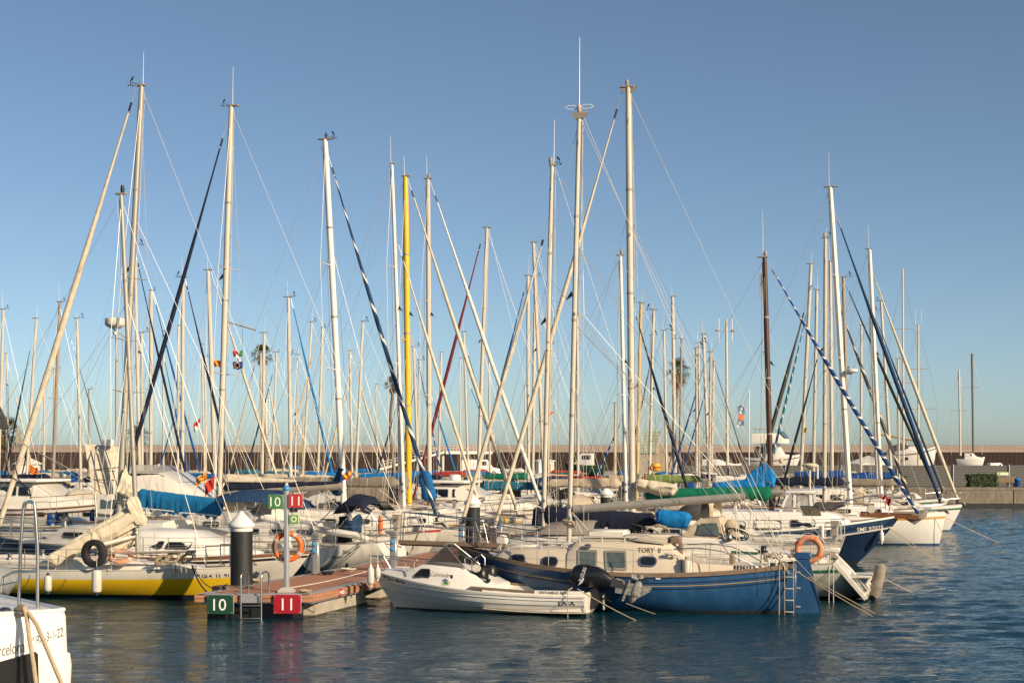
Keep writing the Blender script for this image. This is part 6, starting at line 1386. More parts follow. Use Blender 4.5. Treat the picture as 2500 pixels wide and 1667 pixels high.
guard(t,H,.06,.92,7,.6); hulltext(t,'6ª FE-1-6-16',at(t,575,1340,-1.3)[0],.80,.13,INKG)
xh,zh = at(t,470,1340,0); t.part('clear_hood', arcs([(xh+.55,1.2,.5,.05),(xh+.3,1.2,.6,.42),(xh-.2,1.2,.62,.52),(xh-.5,1.2,.62,.5)],14), CLEAR); t.part('hood_frame', MB().tube([V((xh-.5,.62*math.cos(a),1.2+.52*max(0,math.sin(a))**.8)) for a in [math.pi*i/12 for i in range(13)]],.025,6), WHITE2)
t.part('whip_antenna', MB().tube([V((-1.5,-.9,1.3)),V((-1.48,-.9,2.9))],[.02,.008],6), WHITESPAR); reg(t.loc.x,t.loc.y,3.0,Bx,3,t.yaw)
# white sloop with stainless stern frame and navy bimini, stern against the pontoon
t = T('stern_moored_sloop','white sloop moored stern to the pontoon under a folded navy bimini and navy wheel cover','sailboat',(PZ(900,52.3,0).x,52.3,0),math.pi-TH,'sailing boats moored in the marina')
As = -at(t,952,1360,.0)[0]; H = Hull(-As,8.0,3.2,1.05,.98,1.3,brake=1.2,boot=.1,tw=.78,srake=-.5,rise=.02,ks=2.2); t.H=H; t.part('hull',H.mesh(),[WHITE,BLACKHULL]); t.part('deck',H.deck(),DECK); guard(t,H,.05,.93,7,.75); reg(t.loc.x,t.loc.y,As,8,3.2,t.yaw)
cab = Cabin([(1.6,1.0,.85,1.65),(3.6,1.0,.8,1.68),(5.4,.7,.5,1.5),(6.2,.4,.3,1.3)],lambda x:H.sheerx(x)-.05); cb=t.part('cabin',cab.mesh(),WHITE)
for q in (2.0,3.0,4.0): windows(t,cab,cb,q-.3,q+.3,1.28,1.48,(1,-1))
for sd in (1,-1): t.part('coaming',MB().tube([V((-As+.4,sd*1.0,1.15)),V((0,sd*1.1,1.3)),V((1.6,sd*1.0,1.5))],.12,8),WHITE)
xb,zb_ = at(t,880,1220,0); t.part('bimini', arcs([(xb+.75,1.95,.75,.05),(xb+.55,2.1,.85,.22),(xb+.1,2.3,.9,.38),(xb-.35,2.25,.92,.35),(xb-.5,2.05,.9,.3)],12,2.4,.03,3), C_NAVY)
for sd in (1,-1):
    for a,b in ((.5,1.2),(-.3,.3),(.2,-.9)): t.part('bimini_leg', MB().tube([V((xb+a,sd*.88,2.35)),V((xb+b+.4,sd*1.15,1.2))],.016,6), STEEL)
xw,zw = at(t,868,1288,0); t.part('wheel_cover', MB().lathe([(0,-.08),(.4,-.07),(.46,0),(.4,.07),(0,.08)],(xw,0,1.55),24,Matrix.Rotation(math.pi/2-.3,3,'Y') @ Matrix.Rotation(0,3,'X')), C_DKBLUE); t.part('pedestal_cover', MB().hull([V((xw+.3+x,y,z)) for x,z,q in ((-.12,.95,.2),(.3,.95,.2),(.05,1.9,.15),(.25,1.9,.15)) for y in (-q,q)]), C_BLACK)
t.part('wheel_cover', MB().box((xw-.1,.55,1.5),(.5,.7,.55),.12), C_DKBLUE)
S_ = H.surf(1); x,z = at(t,822,1359,1.3); t.letters('Clipper',lambda u,v:V((x-u,H.y(x-u,z+v)+.012,z+v)),.12,M('script ink',(.08,.08,.08)),None,0,.4,1.2); x,z=at(t,848,1346,1.3); t.letters('303',lambda u,v:V((x-u,H.y(x-u,z+v)+.012,z+v)),.12,INKG)
p = t.W((-As+.15,.6,1.35)); solo('horseshoe_buoy', MB().tube([p+V((0,0,0)),p+V((.02,0,.2)),p+V((.03,0,.42)),p+V((.02,0,.62))],[.05,.085,.085,.05],10),[ORANGE],'upright orange rescue buoy on the stern rail of the white sloop near the pontoon','buoy')
t.part('boarding_plank', MB().tube([V((-As-.6,.5,.9)),V((-As+1.6,.7,1.35))],.03,6), GREYSPAR)
for k in (0,.1): solo('mooring_rope', MB().tube(sag(t.W((-As+.6,1.2,1.1-k)),P(770+40*k,1404,43.5),.02),.014,5),[ROPED],'black rope from the bimini sloop to the pontoon, '+('upper' if not k else 'lower')+' of a pair','rope','mooring ropes')
# beige motorsailer cabin with blue sail bundle and windscreen behind the navy boom
t = T('motorsailer','beige cabin motorsailer with raised sprayhood tucked behind the green boom','sailboat',(PZ(1690,53.2,0).x,53.2,0),math.pi-TH,'sailing boats moored in the marina'); H=Hull(-5.2,5,3.3,1.2,1.1,1.4,boot=.1,tw=.8); t.H=H; t.part('hull',H.mesh(n=20),[CREAM,BLACKHULL]); t.part('deck',H.deck(),DECK); reg(t.loc.x,t.loc.y,5.2,5,3.3,t.yaw)
X=lambda px: at(t,px,1260,1.2)[0]
cab=Cabin(sorted([(X(1737),1.25,1.1,2.0),(X(1700),1.25,1.08,2.35),(X(1618),1.25,1.05,2.35),(X(1600),1.2,1.0,1.9),(X(1540),1.0,.8,1.75),(X(1480),.7,.5,1.5)]),lambda x:H.sheerx(x)-.05,.08,.08); cb=t.part('cabin',cab.mesh(),CREAM)
windows(t,cab,cb,X(1670),X(1632),1.85,2.15,(1,-1),.05,.03,[FRAMEG,GREYGLASS]); windows(t,cab,cb,X(1700),X(1684),1.75,2.2,(1,-1),.05,.03,[FRAMEG,GREYGLASS]); guard(t,H,.05,.9,6,.6)
t.part('cabin_awning', arcs([(X(1740),1.9,1.2,.6),(X(1715),2.0,1.25,.9),(X(1690),2.3,1.1,.5)]), C_BEIGE); t.part('roof_hatch',MB().box((X(1655),0,2.47),(1.8,1.5,.14),.05),CREAM,cb)
x0,z0=at(DO,1603,1253,.3); x1,z1=at(DO,1690,1262,.3); DO.part('lowered_jib', cover(V((x0,.4,z0)),V((x1,.4,z1)),.14,.12,.22,.34,4.9,36,20,.9,1.2,.8), C_SKY)
xh,zh=at(DO,1700,1262,.3); DO.part('hood_windscreen', MB().hull([V((xh+a,y,z)) for a,z,q in ((.35,1.72,.8),(-.85,1.62,.85),(-.15,2.2,.65),(-.7,2.25,.7)) for y in (-q,q)]), C_BEIGE); DO.part('hood_window', MB().hull([V((xh+a,.86-.12*(z-1.7)/.5+o,z)) for a,z in ((-.1,1.78),(-.75,1.74),(-.2,2.08),(-.65,2.1)) for o in (0,.02)]), GREYGLASS); DO.part('hood_flap', cover(V((xh-1.0,.6,2.2)),V((xh-1.1,.6,1.55)),.2,.2,.12,.2,2,10,10), C_BEIGE)
xx,zz=at(DO,1400,1300,0); DO.part('dinghy_bottom', arcs([(xx+1.0,1.7,.6,.05),(xx+.6,1.7,.7,.35),(xx-.6,1.7,.72,.42),(xx-.75,1.7,.7,.4)],12,2.4,.01), GREYSPAR)
# clutter on the old sloop's deck
for k,(px,py) in enumerate(((1615,1292),(1560,1290),(1590,1296),(1730,1318))): x_,z_=at(DO,px,py,.5); DO.part('rope_coil', coil((x_,.5,z_),.2,5,40+k,.015), (ROPE,ROPED,ROPEW)[k%3])
# trawler yacht, small boats and flybridge cruisers
def mb_at(label,px,d,bow,A,B,beam,fb,st,wins,**k):
    t = motorboat(label,(PZ(px,d,0).x,d,0),yaw_of(bow),A,B,beam,fb,st,wins,group='motor cruisers moored in the marina',cat='motor cruiser',name='motor_cruiser',**k); reg(t.loc.x,t.loc.y,A,B,beam,t.yaw); return t
t = mb_at('cream trawler cruiser with brown strake, two big windscreen panes and three hull windows',120,78,1,4.4,5.6,3.6,(1.45,1.4,1.9),[(-3.4,1.5,1.35,2.62),(-.2,1.5,1.3,2.68),(.95,1.4,1.15,1.95),(3.2,1.1,.9,1.82),(4.2,.5,.4,1.8)],[(-2.6,-1.0,2.0,2.5,.08),(-.9,-.1,2.0,2.5,.08)],panes=[(1,3)],roof=(-3.7,.3,1.6,2.78,.14),stripe=None,rub=TEAK,hull=WHITE)
for k,px in enumerate((98,150,203)):
    x,z=at(t,px,1232,-1.7); t.part('hull_window', MB().panel(rrect(x-.28,.98,x+.28,1.22,.05),t.H.surf(-1),.015,.03,0,inset(rrect(x-.28,.98,x+.28,1.22,.05),.03)),[FRAME,GLASS])
for sd in (1,-1): t.part('strake', t.H.strip(sd,lambda q:t.H.sheer(q)-.34,lambda q:t.H.sheer(q)-.26,off=.03),TEAK)
t.part('foredeck_cover', cover(V((1.1,0,1.9)),V((4.4,0,1.95)),.5,.2,.9,.1,3,16,12,.4), C_CREAM); t.part('cockpit_awning', arcs([(-3.5,2.2,1.5,.5),(-4.2,2.0,1.6,.5),(-4.9,1.8,1.6,.3)]), C_BEIGE)
t = mb_at('small white open motorboat with thin blue stripe before the cream trawler',170,68,1,3.6,2.3,2.3,(.92,.9,1.1),[(-.8,.7,.6,1.2),(.3,.7,.55,1.25),(.9,.5,.35,1.05)],[(-.6,.2,1.05,1.18,.03)],stripe=STRIPE_BLUE); hulltext(t,'7ª BA-2-201-20',-.3,.78,.15,INKG)
for px,py in ((122,1266),(138,1264),(226,1258)): fender('navy blue fender standing '+{122:'beside the small open boat, stubby one',138:'on the small open boat by the thin arch',226:'between the small open boat and the trawler bow'}[px], P(px,py-4,67.5)+V((0,0,.2)), .6, .13, C_ROYAL, C_ROYAL)
t = mb_at('big white cruiser with dark window band under its sloping flybridge moulding',395,66,1,2.3,4.6,3.9,(1.6,1.5,1.8),[(-2.2,1.7,1.55,3.2),(-1.4,1.75,1.5,3.32),(.6,1.75,1.35,3.28),(2.55,1.4,1.1,2.3),(3.2,1.2,.9,1.9)],[],hull=WHITE2)
t.part('window_band', MB().panel([(-2.3,3.10),(-2.2,3.30),(.55,3.27),(.85,3.14),(-.5,3.17)],t.cab.surf(-1),.012,.03),GLASS); t.part('flybridge_screen', MB().hull([V((x,y,z)) for x,z,q in ((-1.6,3.36,1.3),(.5,3.34,1.1),(-1.6,3.62,1.2),(.0,3.6,1.0)) for y in (-q,q)]), CLEAR); t.part('porthole', MB().lathe([(.17,-.02),(.17,.03),(.11,.05),(0,.03)],(-.75,-1.56,2.85),16,rot90),STEEL); t.part('grab_rail',MB().tube([V((-1.2,-1.64,2.4)),V((.1,-1.68,2.42)),V((.45,-1.66,2.36)),V((.1,-1.7,2.28)),V((-1.2,-1.7,2.26))],.025,6),STEEL)
for x in (-2.0,-.8,.5): t.part('side_window', MB().panel([(x,1.75),(x+1.1,1.75),(x+1.3,2.15),(x,2.15)],t.cab.surf(-1),.015,.03),GREYGLASS)
t = mb_at('white hardtop cruiser with large dark side windows behind the second mooring pile',1180,76,1,5.2,3.4,3.6,(1.35,1.25,1.5),[(-3.0,1.5,1.35,2.55),(-.9,1.5,1.3,2.62),(.6,1.4,1.1,1.9),(2.2,.9,.7,1.75),(2.8,.4,.3,1.55)],[(-2.8,-1.4,1.98,2.4,.06),(-1.2,-.35,1.98,2.4,.06)],panes=[(1,2)],hull=WHITE,roof=(-3.3,-.5,1.55,2.74,.13))
for a,b in ((-2.5,-.9),(.1,1.7)): 
    o=rrect(a,1.05,b,1.38,.1); t.part('hull_window', MB().panel(o,t.cab.surf(-1),.014,.03,0,inset(o,.03)),[FRAME,GREYGLASS],t.cb)
t.part('radar_dome', MB().lathe([(.0,0),(.28,.0),(.3,.06),(.29,.24),(.2,.28),(0,.29)],(-1.5,0,2.82),18),WHITE2); t.part('foredeck_locker',MB().box((.95,-.3,1.98),(1.3,.9,.3),.12),WHITE)
t = mb_at('low white cruiser with pale blue window stripe seen under the long navy boom',800,70,-1,4.6,4.0,3.4,(1.3,1.2,1.4),[(-3.2,1.35,1.2,2.2),(.2,1.35,1.15,2.25),(1.6,1.1,.9,1.7),(2.8,.6,.4,1.5)],[(-2.6,.4,1.75,2.0,.05)],panes=[(1,2)],stripe=STRIPE_LT,hull=WHITE2)
t = mb_at('white cabin cruiser under the striped furled sails with a red cloth on its rail',2080,77,1,5,3.2,3.4,(1.35,1.25,1.5),[(-3,1.4,1.25,2.3),(-.4,1.4,1.2,2.35),(.9,1.2,1.0,1.8),(2.2,.6,.4,1.6)],[(-2.4,-1.2,1.8,2.1,.05),(-1.,-.3,1.8,2.1,.05)],panes=[(1,2)],hull=WHITE2) 
# tilted cream panel with steel frame and radar
t = T('canopy_panel','tall cream canopy panel tipped up on a stainless frame, white drum radar on top','canopy',P(250,1210,62)*1.0,0)
A=[P(206,1083,59),P(289,1090,59),P(290,1205,57.6),P(228,1207,57.6)]; th=V((0,.10,0)); t.wpart('panel', MB().hull(A+[p+th for p in A]), C_CREAM)
for pts in ([P(232,1090,58.6),P(262,1208,57.2)],[P(255,1092,58.4),P(288,1190,57.1)],[P(222,1148,58.3),P(292,1140,58.0)],[P(228,1170,58.0),P(280,1172,57.6)],[P(240,1090,58.4),P(231,1110,58.2),P(232,1200,57.4)]): t.wpart('frame', MB().tube(pts,.022,6), STEEL)
t.wpart('radar_drum', MB().lathe([(.20,-.02),(.22,0),(.22,.2),(.2,.22),(0,.23)],P(264,1087,58.7),18), WHITE2); t.wpart('support_leg', MB().tube([P(232,1205,57.6),P(236,1262,57.6)],.04,6),STEEL); t.wpart('support_leg', MB().tube([P(285,1205,57.6),P(285,1265,57.6)],.04,6),STEEL)
t = T('radar_mast','big cream radome with lamps on a steel pole beside the two grey masts','radar',V((PZ(284,60,0).x,60,1.0)),0); t.wpart('pole', MB().tube([PZ(284,60,1.0),P(285,806,60)],.06,8),ALU); t.wpart('radome', MB().lathe([(0,-.10),(.2,-.08),(.36,.02),(.40,.08),(.40,.30),(.36,.33),(0,.35)],P(281,797,60),24),C_BEIGE if False else WHITE); t.wpart('bracket', MB().tube([P(276,803,60),P(306,823,60)],.03,6),ALU); t.wpart('lamp', MB().lathe([(0,-.1),(.07,-.05),(.07,.06),(0,.1)],P(280,814,59.9),10),WHITESPAR)
# --- smaller masts, auto spaced in depth
J = lambda x0,y0,x1,y1,m,w=6,sp=0: (x0,y0,x1,y1,m if isinstance(m,list) else [m],w,sp)
SB2 = [C_ROYAL,C_WHITE]
far('sloop with pale mast at the picture edge, small platform on top',8,755,-3,1150,1,7,13.5,boom=bm(3,C_NAVY))
far('sloop with thin mast and a cream furled sail running to a small white tent',16,863,22,1130,1,5,12,J(21,895,92,1150,C_CREAM,5),boom=bm())
far('sloop with leaning pale mast and navy furled sail meeting the thick cream one',89,777,67,1130,-1,7,13.5,J(77,843,17,1040,C_NAVY,5),boom=bm(3.2,C_BLUE))
far('sloop with brown grey mast rising through the thick cream sail',146,737,131,1130,1,8,14,mat=GREYSPAR,boom=bm(3.6,C_NAVY),J=None) if False else far('sloop with brown grey mast rising through the thick cream sail',146,737,131,1130,1,8,14,mat=GREYSPAR,boom=bm(3.6,C_NAVY))
far('sloop with short pale mast and dull red furled sail',108,918,107,1130,-1,5,11,J(102,938,47,1130,C_MAROON,4),boom=bm(2.6))
far('sloop with yellow lamp on its thin mast beside the brown grey one',132,900,130,1120,1,4,11,boom=bm(2.6),mat=TANSPAR)
far('sloop with grey mast and a bare dark stay sloping past it, blue boom',188,777,196,1125,1,7,13.5,J(175,842,285,1090,C_SLATE,3),boom=bm(3.2,C_BLUE))
far('sloop with dull tan mast and no antenna left of the tilted cream panel',217,950,217,1110,1,5,10.5,mat=GREYSPAR,boom=bm(2.6),antenna=False) if False else far('sloop with short dull mast and no antenna near the tilted cream panel',217,950,217,1110,1,5,10.5,mat=GREYSPAR,boom=bm(2.6),antenna=False)
far('yacht with smooth pale mast close behind the two grey masts, black furled sail',329,600,340,1119,1,8,15,J(333,632,470,1133,C_NAVY,7),boom=bm(3.6,C_NAVY))
far('sloop with short mast and crossbar close behind the big radome pole',346,812,347,1119,1,7,12.5,boom=bm(3))
far('yacht with white lozenge radar reflector on its mast and a blue furled sail',369,709,368,1139,1,9,14,J(376,725,501,1139,C_ROYAL,6),boom=bm(3.4,C_BLUE))
far('sloop with thin white mast and bright blue furled sail low beside it',399,809,399,1130,1,5,12.5,J(400,870,470,1125,C_BLUE,5),boom=bm(3))
far('sloop with crossed aerials on top of its pale mast',436,795,434,1130,-1,6,12.8,boom=bm(3),J=None) if False else far('sloop with crossed aerials on top of its pale mast',436,795,434,1130,-1,6,12.8,J(434,990,412,1135,C_BLUE,4),boom=bm(3))
far('yacht with pale mast and black furled sail ending in a striped sheath',447,677,445,1130,1,9,14.2,J(455,690,583,1140,C_NAVY,8),boom=bm(3.5,C_BEIGE))
t = far('yacht with stout mast next to the tall white one and slim cream furled sail',508,659,524,1130,1,11,14.8,J(518,673,690,1172,C_CREAM,8),boom=bm(3.5,C_SKY))
far('sloop with thin twin tipped mast under the small catalan flag',492,841,499,1130,1,5,12,boom=bm(2.8))
far('sloop with short mast just beside the twin tipped one',501,872,503,1130,-1,5,12,boom=bm(2.8,C_NAVY))
far('yacht with bright blue furled sail sloping to the striped one',704,725,709,1108,1,9,14.6,J(712,735,826,1125,C_SKY,7),boom=bm(3.6,C_SKY))
far('sloop with white mast in front of the ragged palm, cream furled sails',645,812,640,1140,-1,8,12.8,J(637,822,548,1079,C_CREAM,5),boom=bm(3,C_TEAL))
far('sloop with twin mast touching the white one by the palm',637,860,637,1140,1,5,12,J(646,880,702,1075,C_CREAM,5),boom=bm(2.8,C_TEAL))
far('sloop with mast between the palm and the blue furled sail, navy staysail',675,860,666,1099,-1,6,12,J(668,905,592,1130,C_DKBLUE,5),boom=bm(2.8,C_SKY))
far('sloop with thin mast and long vane just past the blue furled sail',727,866,721,1124,-1,4,11.8,boom=bm(2.6))
far('sloop with mast leaning and a long cream sail furled behind it',761,786,741,1127,-1,6,12.6,J(781,815,691,1121,C_CREAM,5),boom=bm(2.8,C_SKY))
far('sloop with pale mast beside the thick white mast with the navy boot',787,800,776,1159,-1,7,12.8,boom=bm(3,C_SKY),J=None) if False else far('sloop with pale mast beside the thick white mast with the navy boot',787,800,776,1159,-1,7,12.8,boom=bm(3,C_SKY))
far('sloop with short rusty orange mast behind the blue furled sail',741,1012,738,1130,1,4,9.5,mat=TANSPAR,antenna=False,boom=bm(2.2))
far('sloop with tilted mast and cream furled sail sloping to a flag',886,785,870,1140,-1,7,12.8,J(878,815,781,1150,C_CREAM,5),boom=bm(3,C_ROYAL))
far('sloop with straight mast and cream furled sail crossing toward the taupe cover',854,856,859,1140,1,6,12,J(860,875,951,1178,C_CREAM,6),boom=bm(3,C_SKY))
far('sloop with very thin distant mast and spreaders near the second palm',918,938,921,1146,1,3,11,boom=bm(2.4))
far('sloop with slim mast hidden between the white and yellow masts, navy furled sail',970,796,975,1140,-1,6,12.6,J(968,990,915,1150,C_DKBLUE,5),boom=bm(2.8,C_NAVY))
far('sloop with mast and striped blue furled sail just past the yellow mast',1010,847,1020,1140,1,7,12.2,J(1016,860,1050,960,SB2,4,14.),boom=bm(2.8,C_ROYAL))
far('sloop with short mast paired beside the striped blue sail',1025,879,1018,1140,-1,6,11.8,J(1020,900,985,1120,C_BLACK,4),boom=bm(2.6,C_ROYAL))
far('sloop with mast behind the maroon furled sail and blue furled sail beyond',1077,860,1071,1146,1,6,12,J(1054,971,1118,1150,C_SKY,5),boom=bm(2.8,C_ROYAL))
t = far('sloop with thin mast and navy furled sail under a small white radome',1132,810,1142,1118,1,6,12.6,J(1139,853,1239,1150,C_NAVY,5),boom=bm(2.8,C_RED))
far('sloop with slim distant mast with two spreaders between cream furled sails',1123,875,1124,1140,-1,3,11.5,boom=bm(2.5),spread=(.4,.7))
far('sloop with mast just past the radome mast, bright blue furled sail',1194,863,1196,1140,1,5,12,J(1143,939,1217,1156,C_BLUE,5),boom=bm(2.6,C_RED))
far('yacht with three light topped masts side by side, tallest one, small black vane',1302,592,1322,1130,-1,9,15.4,J(1278,705,1148,1128,C_ROYAL,8),boom=bm(3.6,C_RED)) if False else far('yacht with tall slim mast behind the cream furled sail, dark blue sail beyond',1302,592,1326,1130,-1,9,15.4,J(1278,705,1148,1128,C_ROYAL,8),boom=bm(3.6,C_RED))
far('sloop with white mast standing nearest the navy furled sail, weather vane white',1289,673,1290,1146,-1,9,14.6,boom=bm(3.4,C_WHITE))
far('sloop with mast carrying a black lamp between two pale masts',1306,675,1301,1146,1,8,14.4,boom=bm(3.4,C_GREEN))
far('sloop with low thin mast beside the crossed cream sails',1282,942,1284,1146,1,4,10.8,boom=bm(2.4),spread=(.6,))
far('yacht with white mast standing right beside the looped antenna mast, double radome',1409,767,1411,1124,1,7,13,boom=bm(3,C_GREEN))
far('sloop with yellowish mast half hidden by the navy covered boom mast',1343,840,1338,1160,-1,6,12,mat=TANSPAR,boom=bm(3,C_RED),antenna=False)
t = far('sloop with short yellow pole mast and white drum reflector',1502,984,1501,1150,-1,6,10,J(1526,1009,1481,1153,SB2,5,10.),mat=TANSPAR,boom=bm(2.2),antenna=False)
R_ = dict(L=7.6, beam=2.5)
far('sloop with mast crossed by the navy furled sail, radome halfway up',1596,757,1586,1146,1,7,13,boom=bm(3,C_BEIGE),**R_)
far('sloop with mast doubled beside the radome one, dark blue furled sail',1591,818,1588,1146,-1,6,12.4,J(1600,830,1549,1120,C_DKBLUE,5),boom=bm(3),**R_)
far('yacht with kinked pale mast towering by the brown skirted palm',1642,724,1648,1153,1,9,14.4,boom=bm(3.2,C_BEIGE),**R_)
far('sloop with slim mast hanging a yellow float beside it',1621,807,1627,1159,1,6,12.6,boom=bm(3),**R_)
far('sloop with grey mast in front of the brown skirted palm',1664,828,1659,1150,-1,6,12.3,mat=GREYSPAR,boom=bm(3,C_WHITE),**R_)
far('sloop with mast past the palm, navy furled sail crossing it',1700,851,1701,1153,-1,7,12.2,J(1717,900,1655,1130,C_ROYAL,5),boom=bm(2.8,C_NAVY),**R_)
far('sloop with stout mast and long cream wire sail sloping to the brown mast',1717,815,1730,1153,1,8,12.8,J(1722,820,1845,1150,C_SLATE,3),boom=bm(3,C_NAVY),**R_)
far('sloop with mast having small black lamps, second of a close pair',1735,859,1732,1146,-1,6,12.2,J(1735,910,1680,1125,C_ROYAL,4),boom=bm(2.8),**R_)
far('sloop with mast completing the close pair before the four antenna pole',1743,883,1737,1140,1,6,11.8,boom=bm(2.8,C_NAVY),**R_)
far('sloop with thin mast between stout ones past the palm',1706,837,1707,1140,1,5,12.2,boom=bm(2.6),**R_)
far('yacht with tilted mast and a pair of furled sails, grey and striped blue',1980,644,1956,1140,-1,9,14.6,J(1968,745,1838,1156,C_SLATE,13),boom=(3,C_GREY,.5,.3),**R_)
far('yacht with mast just past the tilted one, striped blue furled sail beside the grey one',1994,708,1986,1146,-1,8,13.8,J(1972,752,1862,1140,[C_TEAL,C_WHITE],7,18.),boom=(3,C_NAVY,.5,.3),**R_)
far('yacht with white reflector and stout pale mast, dark furled sail to the brown mast',2015,581,2013,1134,-1,10,15.2,J(1996,872,1895,1130,C_NAVY,7),boom=bm(3.4,C_GREY),tip=GREYSPAR,**R_)
far('yacht with mast tucked behind the leaning white one, striped grey furled sail',2027,638,2031,1146,1,9,14.8,J(2036,712,2222,1238,[C_SLATE,C_CREAM],10,9.),boom=bm(3.4,C_BEIGE),**R_)
far('sloop with mast before the long cream furled sail and small wind vane',2151,735,2172,1090,1,7,13.2,boom=bm(2.8,C_ROYAL),**R_)
far('sloop with stepped pale mast between the dark furled sails',2103,794,2102,1140,1,6,12.6,boom=bm(2.8,C_BEIGE),**R_)
far('sloop with short mast and radome behind the dark blue furled sail',2192,876,2195,1140,1,5,11.8,boom=bm(2.6,C_ROYAL),**R_)
far('sloop with white furled sail bending down to the last bow of the row',2126,760,2140,1140,1,6,12.8,J(2140,780,2300,1195,C_DKBLUE,6),boom=bm(2.8,C_ROYAL),**R_)
# boom with charter advertising
t = T('charter_boom','pale advertising boom with charter lettering laid level before the fence','boom',PZ(1935,84,2.7),-TH*.0); pa,pb_ = P(1807,1164,84),P(2051,1180,84); t.wpart('spar', MB().tube([pa,pb_],.14,12,flat=1.1), M('grey spar paint',(.47,.46,.43),rough=.4)); dl=(pb_-pa).normalized()
t.letters('ALQUILER DE TEL 6634', lambda u,v: t.L(pa.lerp(pb_,.60)+dl*u+V((0,-.165,v+.02))), .17, INK, None, .01, 0, .92); t.letters('WWW.', lambda u,v: t.L(pa.lerp(pb_,.13)+dl*u+V((0,-.165,v+.02))), .17, INK, None, .01, 0, .92)
t.wpart('support', MB().tube([P(2040,1179,84),PZ(2040,84,1.0)],.05,6), ALU); t.wpart('support', MB().tube([P(1815,1164,84),PZ(1815,84,1.0)],.05,6), ALU)
t = T('satellite_dome','flat pale dish antenna on a short post above the ketch pilothouse','antenna',PZ(1977,66,1.8),0); t.wpart('post', MB().tube([PZ(1977,66,1.8),P(1977,1142,66)],.05,8),C_CREAM); t.wpart('dish', MB().lathe([(.0,-.12),(.3,-.08),(.34,0),(.3,.05),(0,.10)],P(1977,1135,66),22),C_CREAM); t.wpart('side_antenna', MB().tube([P(1996,1168,66),P(1996,1134,66)],.04,8),WHITESPAR)
# bare masts of the yacht standing ashore
for px,py,px2,w_,m_ in ((2341,903,2345,5,PALE),(2373,863,2376,5,BLACK)):
    d = 290; tb.part('mast', MB().tube([tb.L(P(px2,1112,d)),tb.L(P(px,py,d))],w_*d/F/2,8), m_ if m_ is PALE else M('black and pale mast',(.12,.11,.10))); tb.part('spreader', MB().tube([tb.L(P(px-19,1002 if px < 2350 else 945,d)),tb.L(P(px+20,1002 if px < 2350 else 945,d))],.07,5),ALU)
    for s_ in (-1,1): tb.part('shroud', MB().tube([tb.L(P(px,py+6,d)),tb.L(P(px+s_*20,1002 if px<2350 else 945,d)),tb.L(P(px2+s_*22,1110,d))],.035,4),WIRE)
for lab,px,py,px2,w_ in (('very tall thin mast of a yacht ashore, single spreader rod',2204,656,2206,6),('thin mast with two upright aerials of a yacht ashore',2242,792,2242,6)):
    d = 150; x=PZ(px2,d,0).x; t = T('standing_mast',lab,'mast',(x,d,LZ),0); tp=P(px,py,d)-V((x,d,LZ)); r=w_*d/F/2; t.part('pole', MB().tube([(0,0,0),tp],[r,r*.7],8),PALE)
    for f,h in ((.47,2.2),(.72,1.3)): t.part('spreader', MB().tube([tp*f+V((-h,0,.05)),tp*f,tp*f+V((h*.8,0,.05))],.04,5),ALU)
    for s_ in (-1,1): t.part('shroud', MB().tube([tp*.98,tp*.72+V((s_*1.1,0,.05)),tp*.47+V((s_*1.9,0,.05)),V((s_*1.6,0,1.5))],.012,4),WIRE)
    if px > 2220: 
        for s_ in (-.3,.3): t.part('antenna', MB().tube([tp+V((s_,0,0)),tp+V((s_,0,1.4))],.02,5),WHITESPAR)
        t.part('crossbar', MB().tube([tp+V((-.4,0,0)),tp+V((.4,0,0))],.03,5),ALU)
# --- flags
def flag(label,px0,py0,px1,py1,d,cols,vert=False,drop=.0,seed=0,emb=None):
    a=P(px0,py0,d); b=P(px1,py1,d); w_=b.x-a.x; h=a.z-b.z; t=T('flag',label,'flag',(a.x,d,b.z),0,'small flags flying among the masts'); g=[]; nx,nz=12,10
    for i in range(nz+1): g.append([V((w_*j/nx, .05*math.sin(j*.9+i*.4+seed)*j/nx*2, h*(1-i/nz)-drop*(j/nx)+.03*math.sin(j*.8+seed))) for j in range(nx+1)])
    n=len(cols); t.part('cloth', MB().grid(g,mifn=lambda i,j: (min(n-1,int(j/nx*n)) if vert else min(n-1,int((i+.5)/nz*n)))), cols); t.part('halyard', wire((0,0,-.6),(0,0,h+1.2),.008), WIRE)
    if emb: emb(t,w_,h)
    return t
FY=canvas('flag yellow',(.72,.42,.03)); FRd=canvas('flag red',(.50,.04,.03)); FG=canvas('flag green',(.05,.22,.08)); FB=canvas('flag blue',(.02,.04,.20)); FW=canvas('flag white',(.75,.73,.68))
flag('red and yellow striped catalan flag flying beside the tall white mast',548,877,522,893,56,[FY,FRd,FY,FRd,FY,FRd,FY,FRd,FY],drop=.05)
flag('green white and red flag on a halyard beside the tall white mast',592,857,569,872,55.8,[FG,FW,FRd],True)
def stars(t,w_,h):
    for q in range(10): a=q*.628; t.part('star', MB().lathe([(.02,-.01),(.02,.01)],(w_*.5+.09*math.cos(a),-.14,h*.5+.09*math.sin(a)),5,rot90),FY)
flag('dark blue flag with a circle of yellow stars under the tricolour',592,884,569,901,55.8,[FB],emb=stars)
flag('red over white pennant flying from a thin mast',489,1020,473,1042,100,[FRd,FW],drop=.4)
flag('red and white flag low over the big white cruiser roof',391,1132,375,1147,90,[FW,FRd],drop=.1)
flag('yellow and red striped flag beside the peaked white tent',72,1133,94,1155,100,[FY,FRd,FY,FRd,FY,FRd,FY],drop=.3)
flag('red and yellow ensign drooping behind the big white cruiser',505,1152,478,1172,62,[FY,FRd,FY,FRd,FY],drop=.25,seed=2)
flag('dark red rolled ensign beside the cream flaked sail',524,1160,500,1190,60,[FRd],drop=.35,seed=1)
